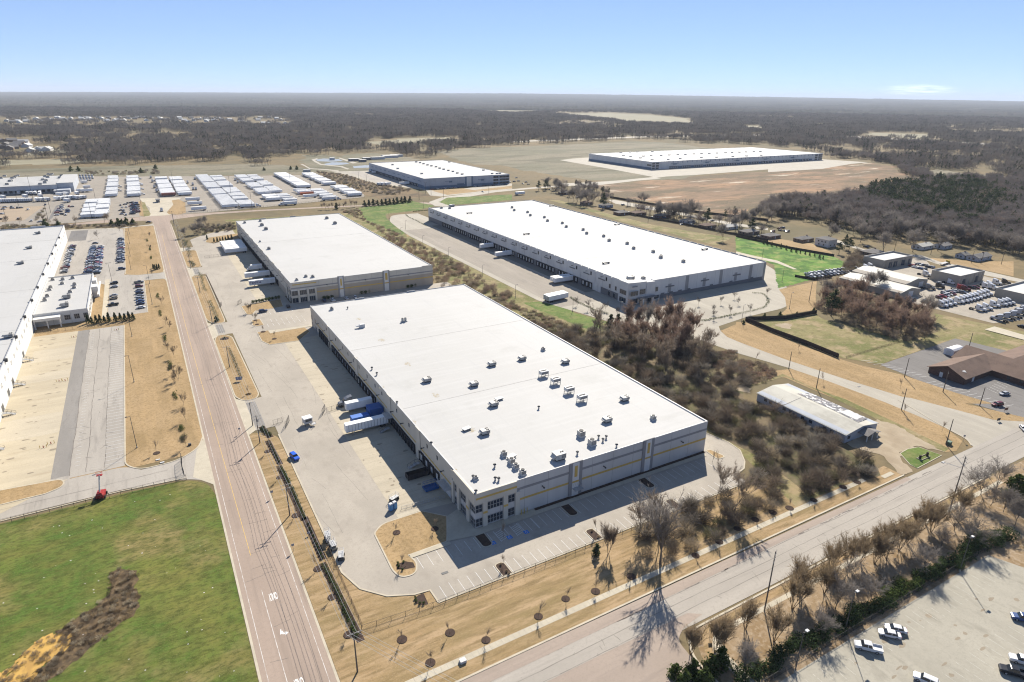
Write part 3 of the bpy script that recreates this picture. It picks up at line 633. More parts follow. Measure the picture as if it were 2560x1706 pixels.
def write_ranks():
    for (fmt, g), L in RANK.items():
        L.sort(key=lambda t: t[0] if t[0] is not None else pix(*t[1].matrix_basis.translation)[0])
        for i, (_, o) in enumerate(L):
            o['label'] = fmt.replace('#', nth(i))
            if g: o['group'] = g
class Bld:
    def __init__(s, name, label, cat, x, y, z=0, group=None):
        s.r = empty(name, (x, y, z), 0, label, cat, group)
    def part(s, name, mb, mats, parent=None):
        o = mb.build(name, mats)
        if parent is None: adopt(s.r, o); o.location = -Vector(s.r.location)
        else: adopt(parent, o)
        return o
def facade(b, side, X0, X1, Y0, Y1, a, c, z0, z1, out=.0, t=.12, mi=0):
    """a slab on one face of a block; a..c along the wall"""
    if side == 'S': b.box(a, c, Y0 - out - t, Y0 - out, z0, z1, mi)
    elif side == 'N': b.box(a, c, Y1 + out, Y1 + out + t, z0, z1, mi)
    elif side == 'W': b.box(X0 - out - t, X0 - out, a, c, z0, z1, mi)
    elif side == 'E': b.box(X1 + out, X1 + out + t, a, c, z0, z1, mi)
    return b
def shell(B, x0, x1, y0, y1, h, deck, wm, rm=None, th=.35, seams=(), joint=7.6, zj=0):
    b = MB()
    o = [(x0, y0), (x1, y0), (x1, y1), (x0, y1)]; i = [(x0 + th, y0 + th), (x1 - th, y0 + th), (x1 - th, y1 - th), (x0 + th, y1 - th)]
    b.loft([[(p[0], p[1], 0) for p in o], [(p[0], p[1], h) for p in o], [(p[0], p[1], h) for p in i], [(p[0], p[1], deck - .1) for p in i]], 0, False)
    n = int((x1 - x0) / joint)
    for k in range(1, n):
        x = x0 + (x1 - x0) * k / n; facade(b, 'S', x0, x1, y0, y1, x - .05, x + .05, zj, h - .05, 0, .012, 1)
    n = int((y1 - y0) / joint)
    for k in range(1, n):
        y = y0 + (y1 - y0) * k / n
        for s_ in 'WE': facade(b, s_, x0, x1, y0, y1, y - .05, y + .05, zj, h - .05, 0, .012, 1)
    w = B.part("wall", b, [wm, JOINT])
    r = MB(); r.quad((x0 + th, y0 + th, deck), (x1 - th, y0 + th, deck), (x1 - th, y1 - th, deck), (x0 + th, y1 - th, deck))
    for y in seams: r.box(x0 + 1, x1 - 1, y - .13, y + .13, deck, deck + .03, 1)
    k = y0 + 9
    ro = B.part("roof", r, [rm or ROOFM, SEAM])
    c = MB(); ribbon(c, [(x0 + th / 2, y0 + th / 2), (x1 - th / 2, y0 + th / 2), (x1 - th / 2, y1 - th / 2), (x0 + th / 2, y1 - th / 2)], th + .1, h, h + .07, closed=True)
    B.part("parapet_coping", c, COPING)
    return w, ro
def window(B, side, box, a, c, z0, z1, nx=3, nz=2, fr=.07, parent=None, name="window"):
    g = MB(); facade(g, side, *box, a, c, z0, z1, 0, .05)
    o = B.part(name, g, GLASS)
    f = MB()
    for k in range(nx + 1):
        p = a + (c - a) * k / nx; facade(f, side, *box, p - fr, p + fr, z0, z1, .05, .06)
    for k in range(nz + 1):
        z = z0 + (z1 - z0) * k / nz; facade(f, side, *box, a, c, z - fr, z + fr, .05, .05)
    B.part("frame", f, FRAME, o); return o
def dock(B, side, box, m, z0=1.0, z1=3.7, w=2.6, dm=None, seal=True):
    g = MB(); facade(g, side, *box, m - w / 2, m + w / 2, z0, z1, 0, .06)
    o = B.part("dock_door", g, dm or DOORW)
    if seal:
        s_ = MB(); e = .42
        facade(s_, side, *box, m - w / 2 - e, m - w / 2, z0 - .5, z1 + e, 0, .55); facade(s_, side, *box, m + w / 2, m + w / 2 + e, z0 - .5, z1 + e, 0, .55)
        facade(s_, side, *box, m - w / 2, m + w / 2, z1, z1 + e, 0, .55); facade(s_, side, *box, m - w / 2, m + w / 2, z0 - .5, z0, 0, .35)
        B.part("dock_seal", s_, SEAL, o)
    return o
def slit(B, side, box, m, z0, z1, w=.9):
    g = MB(); facade(g, side, *box, m - w / 2, m + w / 2, z0, z1, 0, .05); return B.part("window", g, GLASS)
def lampw(B, side, box, m, z, L=.9):
    g = MB(); facade(g, side, *box, m - .12, m + .12, z - .12, z + .12, 0, L); facade(g, side, *box, m - .2, m + .2, z - .22, z + .2, L, .45); return B.part("wall_lamp", g, DMETAL)
def canopy(B, side, box, a, c, z, d=2.6):
    g = MB(); facade(g, side, *box, a, c, z, z + .14, 0, d)
    o = B.part("canopy", g, METAL)
    x0, x1, y0, y1 = box
    r = MB()
    for k in range(5):
        p = a + (c - a) * (k + .1) / 4.2
        A, Bq = ((x0, p, z + 2.0), (x0 - d, p, z + .1)) if side == 'W' else ((p, y0, z + 2.0), (p, y0 - d, z + .1))
        r.tube(A, Bq, .04, n=4)
    B.part("tie_rod", r, METAL, o)
    return o

# ------------------------------------------------------------------ front warehouse
m = (67.5, 158.0, 138.0, 334.5)
B = Bld("warehouse", "large white-roofed warehouse with yellow stripes and corner office, nearest the camera", "warehouse", 112, 236)
shell(B, *m, 11.8, 11.5, GREYW, seams=(198, 262), zj=.1)
b = MB()
facade(b, 'S', *m, 67.5, 158, 8.4, 9.2, .013, .03, 0)
for a, c in ((67.5, 80.5), (80.5, 99.7), (104.6, 128.9), (133.7, 158)): facade(b, 'S', *m, a, c, 4.75, 5.45, .013, .035, 1) if a > 70 else None
facade(b, 'S', *m, 68.5, 80.5, 9.9, 10.5, .013, .035, 1)
for y0, y1 in ((152, 179), (183, 208), (212.5, 322)): facade(b, 'W', *m, y0, y1, 5.0, 5.6, .013, .035, 1)
facade(b, 'W', *m, 152, 334, 1.15, 4.98, .012, .018, 2); facade(b, 'W', *m, 138, 334, 5.62, 9.6, .012, .018, 2); facade(b, 'W', *m, 152, 334, 9.7, 11.7, .012, .018, 2)
facade(b, 'W', *m, 138.4, 151, 9.9, 10.5, .045, .035, 1)
B.part("stripe", b, [STRIPE, YEL, CREAM])
b = MB(); facade(b, 'W', *m, 152, 334.5, 0, 1.1, .013, .03); B.part("dock_base", b, MIDW)
for a, c in ((99.7, 104.6), (128.9, 133.7)):
    p = MB(); facade(p, 'S', *m, a, c, .05, 12.15, .04, .25); o = B.part("pilaster", p, STRIPE)
    p = MB(); facade(p, 'S', *m, a + 1.2, c - 1.25, .08, 11.9, .29, .06); B.part("panel", p, WHITEW, o)
    p = MB(); facade(p, 'S', *m, a + 1.9, c - 1.9, 6.9, 10.8, .35, .05); facade(p, 'S', *m, a + 1.2, c - 1.25, 4.9, 5.5, .35, .05); B.part("yellow_bar", p, YEL, o)
    p = MB(); facade(p, 'S', *m, a + 1.9, a + 3.0, .1, 2.3, .35, .06); B.part("door", p, DOORW, o)
for a, c in ((179.2, 183), (208.4, 212.3), (250, 253.6), (296, 299)):
    p = MB(); facade(p, 'W', *m, a, c, .05, 12.05, .02, .3); B.part("pilaster", p, CREAM)
canopy(B, 'S', (67.5, 158, 137.7, 334.5), 101.0, 104.2, 2.9, 1.9)
# corner office
p = MB()
for a, c in ((69.8, 71.2), (76.5, 78.0), (80.5, 82.0)): facade(p, 'S', *m, a, c, .2, 8.3, .01, .55)
for a, c in ((141.2, 143.0), (147.8, 149.4), (152.0, 153.2)): facade(p, 'W', *m, a, c, .2, 8.3, .01, .55)
facade(p, 'S', *m, 67.0, 80.9, 8.3, 12.0, .02, .5); facade(p, 'W', *m, 137.5, 152, 8.3, 12.0, .02, .5)
B.part("office_pier", p, CREAM)
p = MB()
for a, c in ((69.8, 71.2), (76.5, 78.0)): facade(p, 'S', *m, a, c, 4.6, 5.3, .56, .04)
facade(p, 'W', *m, 141.2, 143.0, 4.6, 5.3, .56, .04); facade(p, 'S', *m, 67.5, 80.9, 9.9, 10.5, .52, .05)
B.part("yellow_bar", p, YEL)
for a, c, nx in ((67.6, 69.7, 2), (71.3, 76.4, 5), (78.1, 80.4, 2)):
    window(B, 'S', m, a, c, 5.2, 7.7, nx, 2); window(B, 'S', m, a, c, .5, 3.1, nx, 2)
for a, c, nx in ((138.1, 141.1, 3), (143.1, 147.6, 4), (149.6, 151.8, 2)):
    window(B, 'W', m, a, c, 4.9, 7.2, nx, 2); window(B, 'W', m, a, c, .4, 2.9, nx, 2)
for a, c in ((323.5, 326), (331.5, 334)):
    window(B, 'W', m, a, c, 4.6, 7.2, 2, 2); window(B, 'W', m, a, c, .3, 2.9, 2, 2)
for y in (165, 173.3, 189.7, 202.1, 218.6, 226.8, 237, 248, 256.3, 264.5, 272.7, 285.2, 301.6, 309.8): slit(B, 'W', m, y, 8.4, 9.9, 1.0)
for y in (160, 176, 195.5, 206, 222, 238, 259, 276, 290, 305, 317): lampw(B, 'W', m, y, 7.2)
for x in (90, 113, 146): lampw(B, 'S', m, x, 7.3)
for k in range(5): dock(B, 'W', m, 298 + k * 4.3, 0.2, 3.9, 2.9, DOORD)
for k in range(16): dock(B, 'W', m, 228.5 + k * 4.15, .9, 3.6, 2.6, plain("pale_blue_door", (.42, .48, .55), .6))
for k in range(9): dock(B, 'W', m, 186.0 + k * 2.95, .9, 3.6, 2.3, DOORD)
for k in range(4): dock(B, 'W', m, 165.2 + k * 4.4, .9, 3.8, 2.8)
canopy(B, 'W', m, 153.6, 160.2, 4.0); canopy(B, 'W', m, 206.6, 212.2, 4.1)
g = MB(); facade(g, 'W', *m, 155, 158.8, .1, 3.6, .05, .06); B.part("overhead_door", g, DOORW)
g = MB()
for a, c in ((300, 309), (318, 327), (153, 163), (228, 237)): g.box(a, c, 334.4, 334.9, 11.87, 12.3) if a < 0 else None
g.box(92, 97, 334.15, 334.5, 11.87, 12.3); g.box(122, 127, 334.15, 334.5, 11.87, 12.3)
B.part("raised_parapet", g, COPING)
# ------------------------------------------------------------------ middle warehouse
m = (67.0, 157.5, 381.0, 605.0)
B = Bld("warehouse", "white-roofed warehouse with tan lower wall and yellow stripe, second along the road", "warehouse", 112, 493)
shell(B, *m, 12.6, 12.3, CREAM, seams=(505,))
b = MB()
facade(b, 'S', *m, 81, 157.5, 0.05, 7.8, .013, .04, 0); facade(b, 'S', *m, 81, 157.5, 4.9, 5.6, .055, .03, 1); facade(b, 'S', *m, 67, 157.5, 8.7, 9.4, .013, .04, 2)
facade(b, 'S', *m, 68, 82, 10.9, 11.5, .055, .03, 1); facade(b, 'W', *m, 398, 605, .05, 4.6, .013, .03, 0); facade(b, 'W', *m, 383, 605, 8.8, 9.3, .013, .03, 2)
facade(b, 'S', *m, 67, 81, 7.6, 8.2, .013, .12, 3)
B.part("stripe", b, [TANW, YEL, STRIPE, WHITEW])
for a, c in ((94.8, 98.8), (123.4, 127.9)):
    p = MB(); facade(p, 'S', *m, a, c, .05, 13.3, .09, .25); o = B.part("pilaster", p, MIDW)
    p = MB(); facade(p, 'S', *m, a + .9, c - .9, .08, 13.0, .34, .06); B.part("panel", p, WHITEW, o)
    p = MB(); facade(p, 'S', *m, a + 1.5, c - 1.5, 7.2, 11.6, .40, .05); facade(p, 'S', *m, a + .9, c - .9, 4.9, 5.6, .40, .05); B.part("yellow_bar", p, YEL, o)
for a, c, nx in ((67.2, 70.6, 2), (71.8, 75.8, 4), (77.2, 80.6, 3)):
    window(B, 'S', m, a, c, 4.6, 7.5, nx, 1); window(B, 'S', m, a, c, .2, 3.1, nx, 1)
p = MB()
for a, c in ((70.7, 71.7), (76.0, 77.1), (80.7, 81.7)): facade(p, 'S', *m, a, c, .05, 8.3, .02, .5)
for a, c in ((385.6, 387), (392, 394)): facade(p, 'W', *m, a, c, .05, 8.3, .02, .5)
B.part("office_pier", p, CREAM)
for a, c in ((382, 385.4), (387.2, 391.8)): window(B, 'W', m, a, c, 4.6, 7.5, 2, 1); window(B, 'W', m, a, c, .2, 3.1, 2, 1)
for k in range(22): dock(B, 'W', m, 424 + k * 7.2, 1.0, 3.8, 2.7, DOORD)
for k in range(13): lampw(B, 'W', m, 405 + k * 15, 8.0)
for k in range(12): slit(B, 'W', m, 402 + k * 16.4, 9.9, 11.2, 1.0)
for x in (88, 112, 140): lampw(B, 'S', m, x, 9.1)
g = MB()
for k in range(9): g.box(66.95, 67.3, 410 + k * 21, 417 + k * 21, 12.67, 13.2)
g.box(87, 92, 604.7, 605, 12.67, 13.3); g.box(113, 118, 604.7, 605, 12.67, 13.3); g.box(150, 157.5, 381, 381.3, 12.67, 13.2)
B.part("raised_parapet", g, CREAM)
# ------------------------------------------------------------------ long right-hand warehouse
m = (244.0, 364.0, 286.0, 596.0)
B = Bld("warehouse", "long pale grey warehouse with scalloped parapet and many docks behind the brush", "warehouse", 304, 441)
shell(B, *m, 12.5, 12.15, PALEW, seams=(430, 352), joint=8.0)
b = MB()
n = 38; pw = 310 / 38.75
for k in range(38):                                     # wall panels with clipped upper corners
    y = 286.6 + k * 8.1
    for X, t in ((243.97, -.12),):
        pts = [(y + .12, 4.6), (y + 7.95, 4.6), (y + 7.95, 12.5), (y + 7.0, 13.35), (y + 1.1, 13.35), (y + .12, 12.5)]
        v = [(X + t, a, z) for a, z in pts] + [(X + .36, a, z) for a, z in pts]
        b.add(v, [(5, 4, 3, 2, 1, 0), (6, 7, 8, 9, 10, 11)] + [(i, (i + 1) % 6, 6 + (i + 1) % 6, 6 + i) for i in range(6)])
B.part("wall_panel", b, PALEW)
b = MB(); facade(b, 'W', *m, 322, 596, .05, 4.5, .01, .05); facade(b, 'W', *m, 286, 313, .05, 4.2, .01, .05); facade(b, 'S', *m, 268.5, 364, .05, 2.6, .01, .05)
for x in (270, 277, 284.5, 292, 312, 330, 350): facade(b, 'S', *m, x, x + 3, 2.6, 3.4, .01, .05)
B.part("base_band", b, DARKW)
b = MB()
for x in (290, 320, 348): facade(b, 'S', *m, x, x + 2.8, 2.6, 12.0, .01, .05)
facade(b, 'S', *m, 362, 364, 0.1, 12.4, .01, .09)
for x in (275.6, 305.4, 334): facade(b, 'S', *m, x, x + 2.6, 2.9, 8.6, .01, .05)
B.part("accent_panel", b, MIDW)
for x in (273.5, 303.5, 332.5): p = MB(); facade(p, 'S', *m, x, x + 7, 6.6, 7.3, .06, .35); B.part("louvre", p, DARKW)
for k in range(19):
    y = 291.6 + k * 16.2
    if y < 300: continue
    for dy, w in ((7.9, 1.4), (0, .9)): slit(B, 'W', (243.85, 364, 286, 596), y + dy - (8.1 if dy else 0), 9.2, 11.6, w)
    p = MB(); facade(p, 'W', 243.85, 364, 286, 596, y + 1.4, y + 7.8, 8.9, 9.5, 0, .35); B.part("louvre", p, DARKW)
    lampw(B, 'W', (243.85, 364, 286, 596), y + 4, 11.0)
y = 323.6
for grp in range(9):
    for k in range(3 if grp == 0 else 6):
        if y < 585: dock(B, 'W', (243.94, 364, 286, 596), y, 1.0, 3.7, 2.3)
        y += 4.08
    y += 4.0
g = MB(); facade(g, 'W', 243.94, 364, 286, 596, 316.6, 320.6, .4, 5.2, 0, .07); B.part("overhead_door", g, WHITEW)
p = MB()                                                # entrance block at the corner
p.prism([(242.8, 285.0), (250.6, 283.6), (250.6, 290), (242.8, 294)], .05, 13.5); p.prism([(250.7, 285.0), (256.4, 284.4), (256.4, 290), (250.7, 290)], .05, 13.1)
p.prism([(256.5, 284.2), (262.6, 283.6), (262.6, 288), (256.5, 290)], .05, 12.6); p.prism([(262.7, 285.2), (268.4, 285.2), (268.4, 288), (262.7, 288)], .05, 12.9)
B.part("entrance_block", p, PALEW)
eb = (242.78, 364, 283.9, 596)
for a, c, z0, z1 in ((243.6, 249.4, 5.6, 8.4), (243.6, 249.4, .6, 3.6)): window(B, 'S', (242.8, 364, 283.45, 596), a, c, z0, z1, 3, 1)
for a, c, z0, z1 in ((251.4, 255.8, 5.6, 8.6), (251.2, 256, .3, 3.3)): window(B, 'S', (242.8, 364, 284.35, 596), a, c, z0, z1, 3, 1)
window(B, 'S', (242.8, 364, 283.4, 596), 257.2, 261.8, .3, 3.2, 3, 1); window(B, 'S', (242.8, 364, 285.15, 596), 263.4, 267.8, .6, 3.0, 3, 1); window(B, 'S', (242.8, 364, 285.15, 596), 264.6, 266.6, 5.4, 8.2, 1, 1)
for a, c, z0, z1 in ((286.5, 292.5, 5.6, 8.4), (286.5, 292.5, .6, 3.6)): window(B, 'W', (242.78, 364, 286, 596), a, c, z0, z1, 3, 1)
for y in (298, 303): window(B, 'W', (243.84, 364, 286, 596), y, y + 2.4, .5, 3.4, 1, 1)
for y in (297, 303): window(B, 'W', (243.84, 364, 286, 596), y, y + 1.6, 5.6, 8.2, 1, 1)
p = MB(); p.box(248.5, 262.6, 280.6, 283.3, 3.7, 4.15); o = B.part("entrance_canopy", p, DARKW)
qm = MB(); qm.box(251.5, 252.6, 281.0, 282, .05, 3.7); qm.box(259, 260, 281, 282, .05, 3.7); B.part("canopy_post", qm, PALEW, o)
p = MB(); facade(p, 'S', 244, 364, 283.5, 596, 244.6, 248.6, 10.9, 11.6, 0, .06); B.part("sign_panel", p, STRIPE)
p = MB()
for k in range(38): p.box(363.9, 364.5, 287 + k * 8.1, 293.4 + k * 8.1, 12.6, 12.9)
B.part("gutter_cap", p, MIDW)
# ------------------------------------------------------------------ far blue-grey warehouse
m = (328.0, 458.0, 812.0, 1046.0)
B = Bld("warehouse", "blue-grey warehouse with teal centre bay, beyond the trailer yard bank", "warehouse", 393, 930)
shell(B, *m, 13.4, 13.0, BLUEW, joint=8)
b = MB(); facade(b, 'S', *m, 328, 452, .05, 3.2, .01, .06, 0); facade(b, 'W', *m, 812, 1046, .05, 4.4, .01, .06, 0)
facade(b, 'S', *m, 388, 390.5, .05, 13.6, .08, .4, 0); facade(b, 'S', *m, 397.6, 400, .05, 13.6, .08, .4, 0)
facade(b, 'S', *m, 390.5, 397.6, .05, 13.9, .08, .3, 1)
for x in (358, 408): facade(b, 'S', *m, x, x + 11, 8.2, 8.8, .08, .2, 0)
for x in (364, 412.5): facade(b, 'S', *m, x, x + 4.5, 6.6, 8.1, .08, .2, 0)
facade(b, 'S', *m, 376, 386.5, 3.2, 4.6, .08, .12, 0)
B.part("accent_panel", b, [BLUED, PALEW])
for a, c in ((432, 440), (442, 457)):
    for z in (1, 5.2, 9.2): window(B, 'S', (328, 458, 811.8, 1046), a, c, z, z + 2.6, 3, 1)
for k in range(34): dock(B, 'W', (327.93, 458, 812, 1046), 836 + k * 5.7, 1.0, 3.8, 2.8)
for k in range(11): p = MB(); facade(p, 'W', *m, 824 + k * 20, 833 + k * 20, 8.6, 9.3, .02, .3); B.part("louvre", p, BLUED)
# ------------------------------------------------------------------ far grey warehouse
m = (774.0, 1232.0, 872.0, 1056.0)
B = Bld("warehouse", "very long flat grey warehouse farthest away beyond the rusty field", "warehouse", 1003, 964)
shell(B, *m, 13.0, 12.7, PALEW, joint=11)
b = MB(); facade(b, 'S', *m, 815, 1200, .05, 3.6, .01, .06); facade(b, 'W', *m, 872, 1056, .05, 3.4, .01, .06)
for k in range(34): facade(b, 'S', *m, 822 + k * 11.4, 823.4 + k * 11.4, 9.3, 12.2, .01, .06)
for k in range(5): facade(b, 'S', *m, 818 + k * 78, 836 + k * 78, 8.0, 8.6, .07, .2); facade(b, 'S', *m, 823 + k * 78, 832 + k * 78, 6.8, 8.0, .07, .2)
B.part("accent_panel", b, BLUED)
for k in range(13):
    for j in range(5): dock(B, 'S', (774, 1232, 871.93, 1056), 816 + k * 29.5 + j * 4.6, .6, 3.6, 2.8)
for a, c in ((775, 781), (783, 790), (1208, 1216), (1219, 1231)):
    for z in (.6, 4.6, 8.6): window(B, 'S', (774, 1232, 871.8, 1056), a, c, z, z + 2.8, 3, 1)
window(B, 'W', m, 873, 884, 1, 3.6, 4, 1); window(B, 'W', m, 873, 884, 5.6, 8.4, 4, 1)
# ------------------------------------------------------------------ white warehouse at the left edge
m = (-190.0, -61.2, 150.0, 647.0)
B = Bld("warehouse", "long plain white warehouse cut off by the left edge of the picture", "warehouse", -125, 400)
shell(B, *m, 12.7, 12.0, WHITEW, seams=(587, 520, 437, 360, 340), joint=9)
for k, y in enumerate((591, 561, 531, 500, 470, 438, 410, 379, 347, 316, 285)):
    p = MB(); p.box(-61.6, -60.3, y - .8, y + .8, 12.0, 13.3); B.part("parapet_light", p, DMETAL)  # row of wall lights at the parapet, plain dark boxes
for y in list(range(262, 390, 9)) + list(range(510, 640, 14)):
    for d in (0, 1.6): slit(B, 'E', m, y + d, 7.0, 8.9, .35)
for y in (304.7, 317, 289, 352): window(B, 'E', m, y, y + 3.6, .4, 3.2, 3, 1, name="glazed_door")
b = MB()
for k in range(6): b.box(-190, -61.2, 150 + k * 0, 150.0, 0, .01) if False else None
b.box(-130, -104, 646.7, 647, 12.77, 13.6); b.box(-84, -74, 646.7, 647, 12.77, 13.6); B.part("raised_parapet", b, WHITEW)
# ------------------------------------------------------------------ office annex beside it
m = (-61.0, -36.5, 401.5, 485.5)
B = Bld("office_building", "low white office annex with flat roof attached to the white warehouse", "office", -49, 443)
shell(B, *m, 6.9, 6.4, WHITEW, joint=7)
for a, c in ((-47.6, -45.0), (-43.2, -40.8), (-38.9, -36.9)): window(B, 'S', m, a, c, 2.0, 4.6, 3, 2)
for k in range(7): window(B, 'E', m, 404 + k * 6, 405.6 + k * 6, 1.6, 4.6, 1, 2)
p = MB(); p.box(-60.8, -49, 396.3, 401.4, 5.0, 5.6); p.box(-60.8, -60.2, 396.3, 396.9, 0, 5); p.box(-55.2, -54.7, 396.3, 396.9, 0, 5); p.box(-49.6, -49, 396.3, 396.9, 0, 5)
p.box(-60.8, -49, 396.2, 396.6, 4.2, 5.0); B.part("porch", p, WHITEW)
p = MB(); p.box(-36.45, -33.2, 449, 456, 0, 6.6); p.box(-36.45, -34.2, 462, 470, 0, 7.4); p.box(-33.6, -32.6, 441, 474, 3.2, 3.8); B.part("entrance_bay", p, WHITEW)
for y in (440, 447, 458, 466): window(B, 'E', (-61, -33.2 if 448 < y < 456 else -36.4, 401, 486), y, y + 3, .4, 3.0, 2, 1)
# ------------------------------------------------------------------ freight terminal at the far left
m = (-330.0, -73.0, 975.0, 1078.0)
B = Bld("freight_terminal", "white-roofed freight terminal with open dock face beside the far trailer yard", "terminal", -200, 1026)
b = MB(); b.box(-330, -90, 975, 1077.8, 4.6, 9.6); b.box(-330, -90, 980, 1077.8, 0, 4.6); B.part("wall", b, BLUEW)
b = MB(); b.box(-89.9, -73, 978, 1078, 0, 10.8); b.box(-89.9, -76.5, 960, 977.9, 0, 4.8); B.part("office_wing", b, BLUEW)
b = MB(); b.box(-330.5, -90, 974.5, 1078.2, 9.6, 10); b.box(-90, -72.6, 977.6, 1078.4, 10.8, 11.2)
for k in range(7): b.box(-330.5, -90, 985 + k * 13, 985.4 + k * 13, 10, 10.12, 1)
B.part("roof", b, [ROOFM, SEAM])
for k in range(44): p = MB(); p.box(-328 + k * 5.4, -325 + k * 5.4, 979.7, 979.98, 1.1, 4.2); B.part("dock_door", p, DOORD)
# ------------------------------------------------------------------ things on the roofs
UNITG = plain("unit_casing", (.42, .41, .385), .6, .2, .8); UNITW = plain("unit_white", (.52, .515, .50), .6); FAN = plain("fan_grille", (.035, .035, .038), .7)
GRILLE = mat("coil_grille", (.16, .155, .15), .7, ((.16, (1, 1, .05), (.30, .29, .275), .45, .6, 1),))
def rtu(x, y, z, L=2.9, D=2.2, H=1.6, fans=(2, 2), hood=True, rz=0):
    """packaged air handler: casing on a kerb, coil end with fans, intake hood"""
    r = empty("rooftop_unit", (x, y, z), rz, None, "rooftop unit")
    b = MB(); b.box(-L / 2 + .2, L / 2 - .2, -D / 2 + .2, D / 2 - .2, 0, .5, 1); b.box(-L / 2, L / 2, -D / 2, D / 2, .5, H); b.box(-L / 2 - .05, L / 2 + .05, -D / 2 - .05, D / 2 + .05, H, H + .08)
    b.build("casing", [UNITG, DMETAL], r)
    c = MB(); c.box(L * .05, L / 2 - .15, -D / 2 - .04, -D / 2, .8, H - .2); c.box(L / 2, L / 2 + .04, -D / 2 + .3, D / 2 - .3, .8, H - .2); c.build("coil_panel", GRILLE, r)
    for i in range(fans[0]):
        for j in range(fans[1]):
            fx = L * .06 + (i + .5) * (L * .42 / fans[0]); fy = -D / 2 + (j + .5) * D / fans[1]
            f = MB(); f.disc((fx, fy, H + .14), min(D / fans[1], L * .42 / fans[0]) * .4, 'z', .16, 10); f.build("fan", FAN, r)
    if hood:
        h = MB(); h.loft([[(-L / 2, -D * .35, .9), (-L / 2, D * .35, .9), (-L / 2, D * .35, H - .15), (-L / 2, -D * .35, H - .15)], [(-L / 2 - .8, -D * .35, .9), (-L / 2 - .8, D * .35, .9), (-L / 2 - .8, D * .35, 1.1), (-L / 2 - .8, -D * .35, 1.1)]]); h.build("intake_hood", UNITG, r)
    return r
def skid(x, y, z):
    """condenser on an open steel stand"""
    r = empty("rooftop_condenser", (x, y, z), 0, None, "rooftop unit")
    s_ = MB()
    for a in (-1.6, 1.6):
        for c in (-1, 1): s_.box(a - .08, a + .08, c - .08, c + .08, 0, 1.5)
    for c in (-1, 1): s_.box(-1.7, 1.7, c - .08, c + .08, .6, .75)
    s_.build("stand", UNITG, r)
    b = MB(); b.box(-1.7, 1.7, -1.15, 1.15, 1.3, 2.6); b.build("casing", UNITW, r)
    c = MB(); c.box(-1.5, 1.5, -1.2, -1.15, 1.4, 2.3); c.build("coil_panel", GRILLE, r)
    f = MB(); f.box(-1.3, 1.3, -.3, .3, 2.6, 2.75); f.build("fan", FAN, r); return r
def cube(x, y, z, s=1.5, H=1.6, w=None):
    r = empty("rooftop_condenser", (x, y, z), 0, None, "rooftop unit")
    b = MB(); b.box(-s / 2 - .15, s / 2 + .15, -s / 2 - .15, s / 2 + .15, 0, .35, 1); b.box(-s / 2, s / 2, -s / 2, s / 2, .35, H); b.build("casing", [w or UNITG, UNITW], r)
    c = MB(); c.box(-s / 2 + .1, s / 2 - .1, -s / 2 - .03, -s / 2, .5, H - .15); c.build("coil_panel", GRILLE, r)
    f = MB(); f.disc((0, 0, H + .1), s * .36, 'z', .22, 10); f.build("fan", FAN, r); return r
def ventp(x, y, z, h=1.2, rr=.3):
    r = empty("roof_vent", (x, y, z), 0, None, "roof vent")
    b = MB(); b.tube((0, 0, 0), (0, 0, h * .7), rr * .7, rr * .6, 8); b.build("pipe", METAL, r)
    b = MB(); b.tube((0, 0, h * .7), (0, 0, h), rr * 1.3, rr * .7, 8); b.build("cap", DMETAL, r); return r
def bench(x, y, z, L=6.0):
    r = empty("smoke_hatch", (x, y, z), rad(0), None, "roof hatch")
    b = MB(); b.box(-L / 2, L / 2, -.7, .7, .55, 1.1); b.build("casing", DMETAL, r)
    b = MB(); b.box(-L / 2, L / 2, -.75, .75, 1.1, 1.2); b.build("lid", UNITG, r)
    for a in (-L / 2 + .4, L / 2 - .4): b = MB(); b.box(a - .3, a + .3, -.6, .6, 0, .55); b.build("leg", DMETAL, r)
    return r
FW = "#  from the left among the % of the front warehouse".replace("#  ", "# ")
RT = 11.5
for t, x, y in (('B3', 112, 1400), ('B3', 390, 1348), ('B3', 787, 1378), ('C3', 1330, 285), ('C3', 128, 335), ('C3', 1170, 480), ('C3', 45, 592), ('C2', 1868, 112), ('C2', 2300, 152)):
    X, Y, _ = q(t, x, y, RT + .6); rank(rtu(X, Y, RT), "tan air handler on the front warehouse roof, # from the left", "air handlers on the front warehouse roof")
X, Y, _ = q('C3', 725, 820, RT + .6); rank(rtu(X, Y, RT, 3.6, 2.8, 2.2, (2, 1)), "tan air handler on the front warehouse roof, # from the left", "air handlers on the front warehouse roof")
for t, x, y in (('C3', 585, 62), ('C3', 695, 130), ('C3', 820, 215), ('C3', 938, 288)):
    X, Y, _ = q(t, x, y, RT + .8); rank(skid(X, Y, RT), "white condenser on an open stand, front roof, # from the left", "stand-mounted condensers on the front roof")
for t, x, y, s_ in (('B3', 580, 1262, 2.0), ('C3', 1593, 460, 2.2), ('C3', 930, 612, 3.0), ('C3', 1030, 692, 3.0), ('C3', 220, 790, 2.2), ('C3', 290, 858, 2.4), ('C3', 330, 905, 2.2), ('C3', 393, 962, 2.3), ('B2', 990, 892, 2.2), ('C2', 2315, 1010, 1.6)):
    X, Y, _ = q(t, x, y, RT + .6); rank(cube(X, Y, RT, s_ * .68, s_ * .68), "small boxy condenser on the front warehouse roof, # from the left", "cube condensers on the front roof")
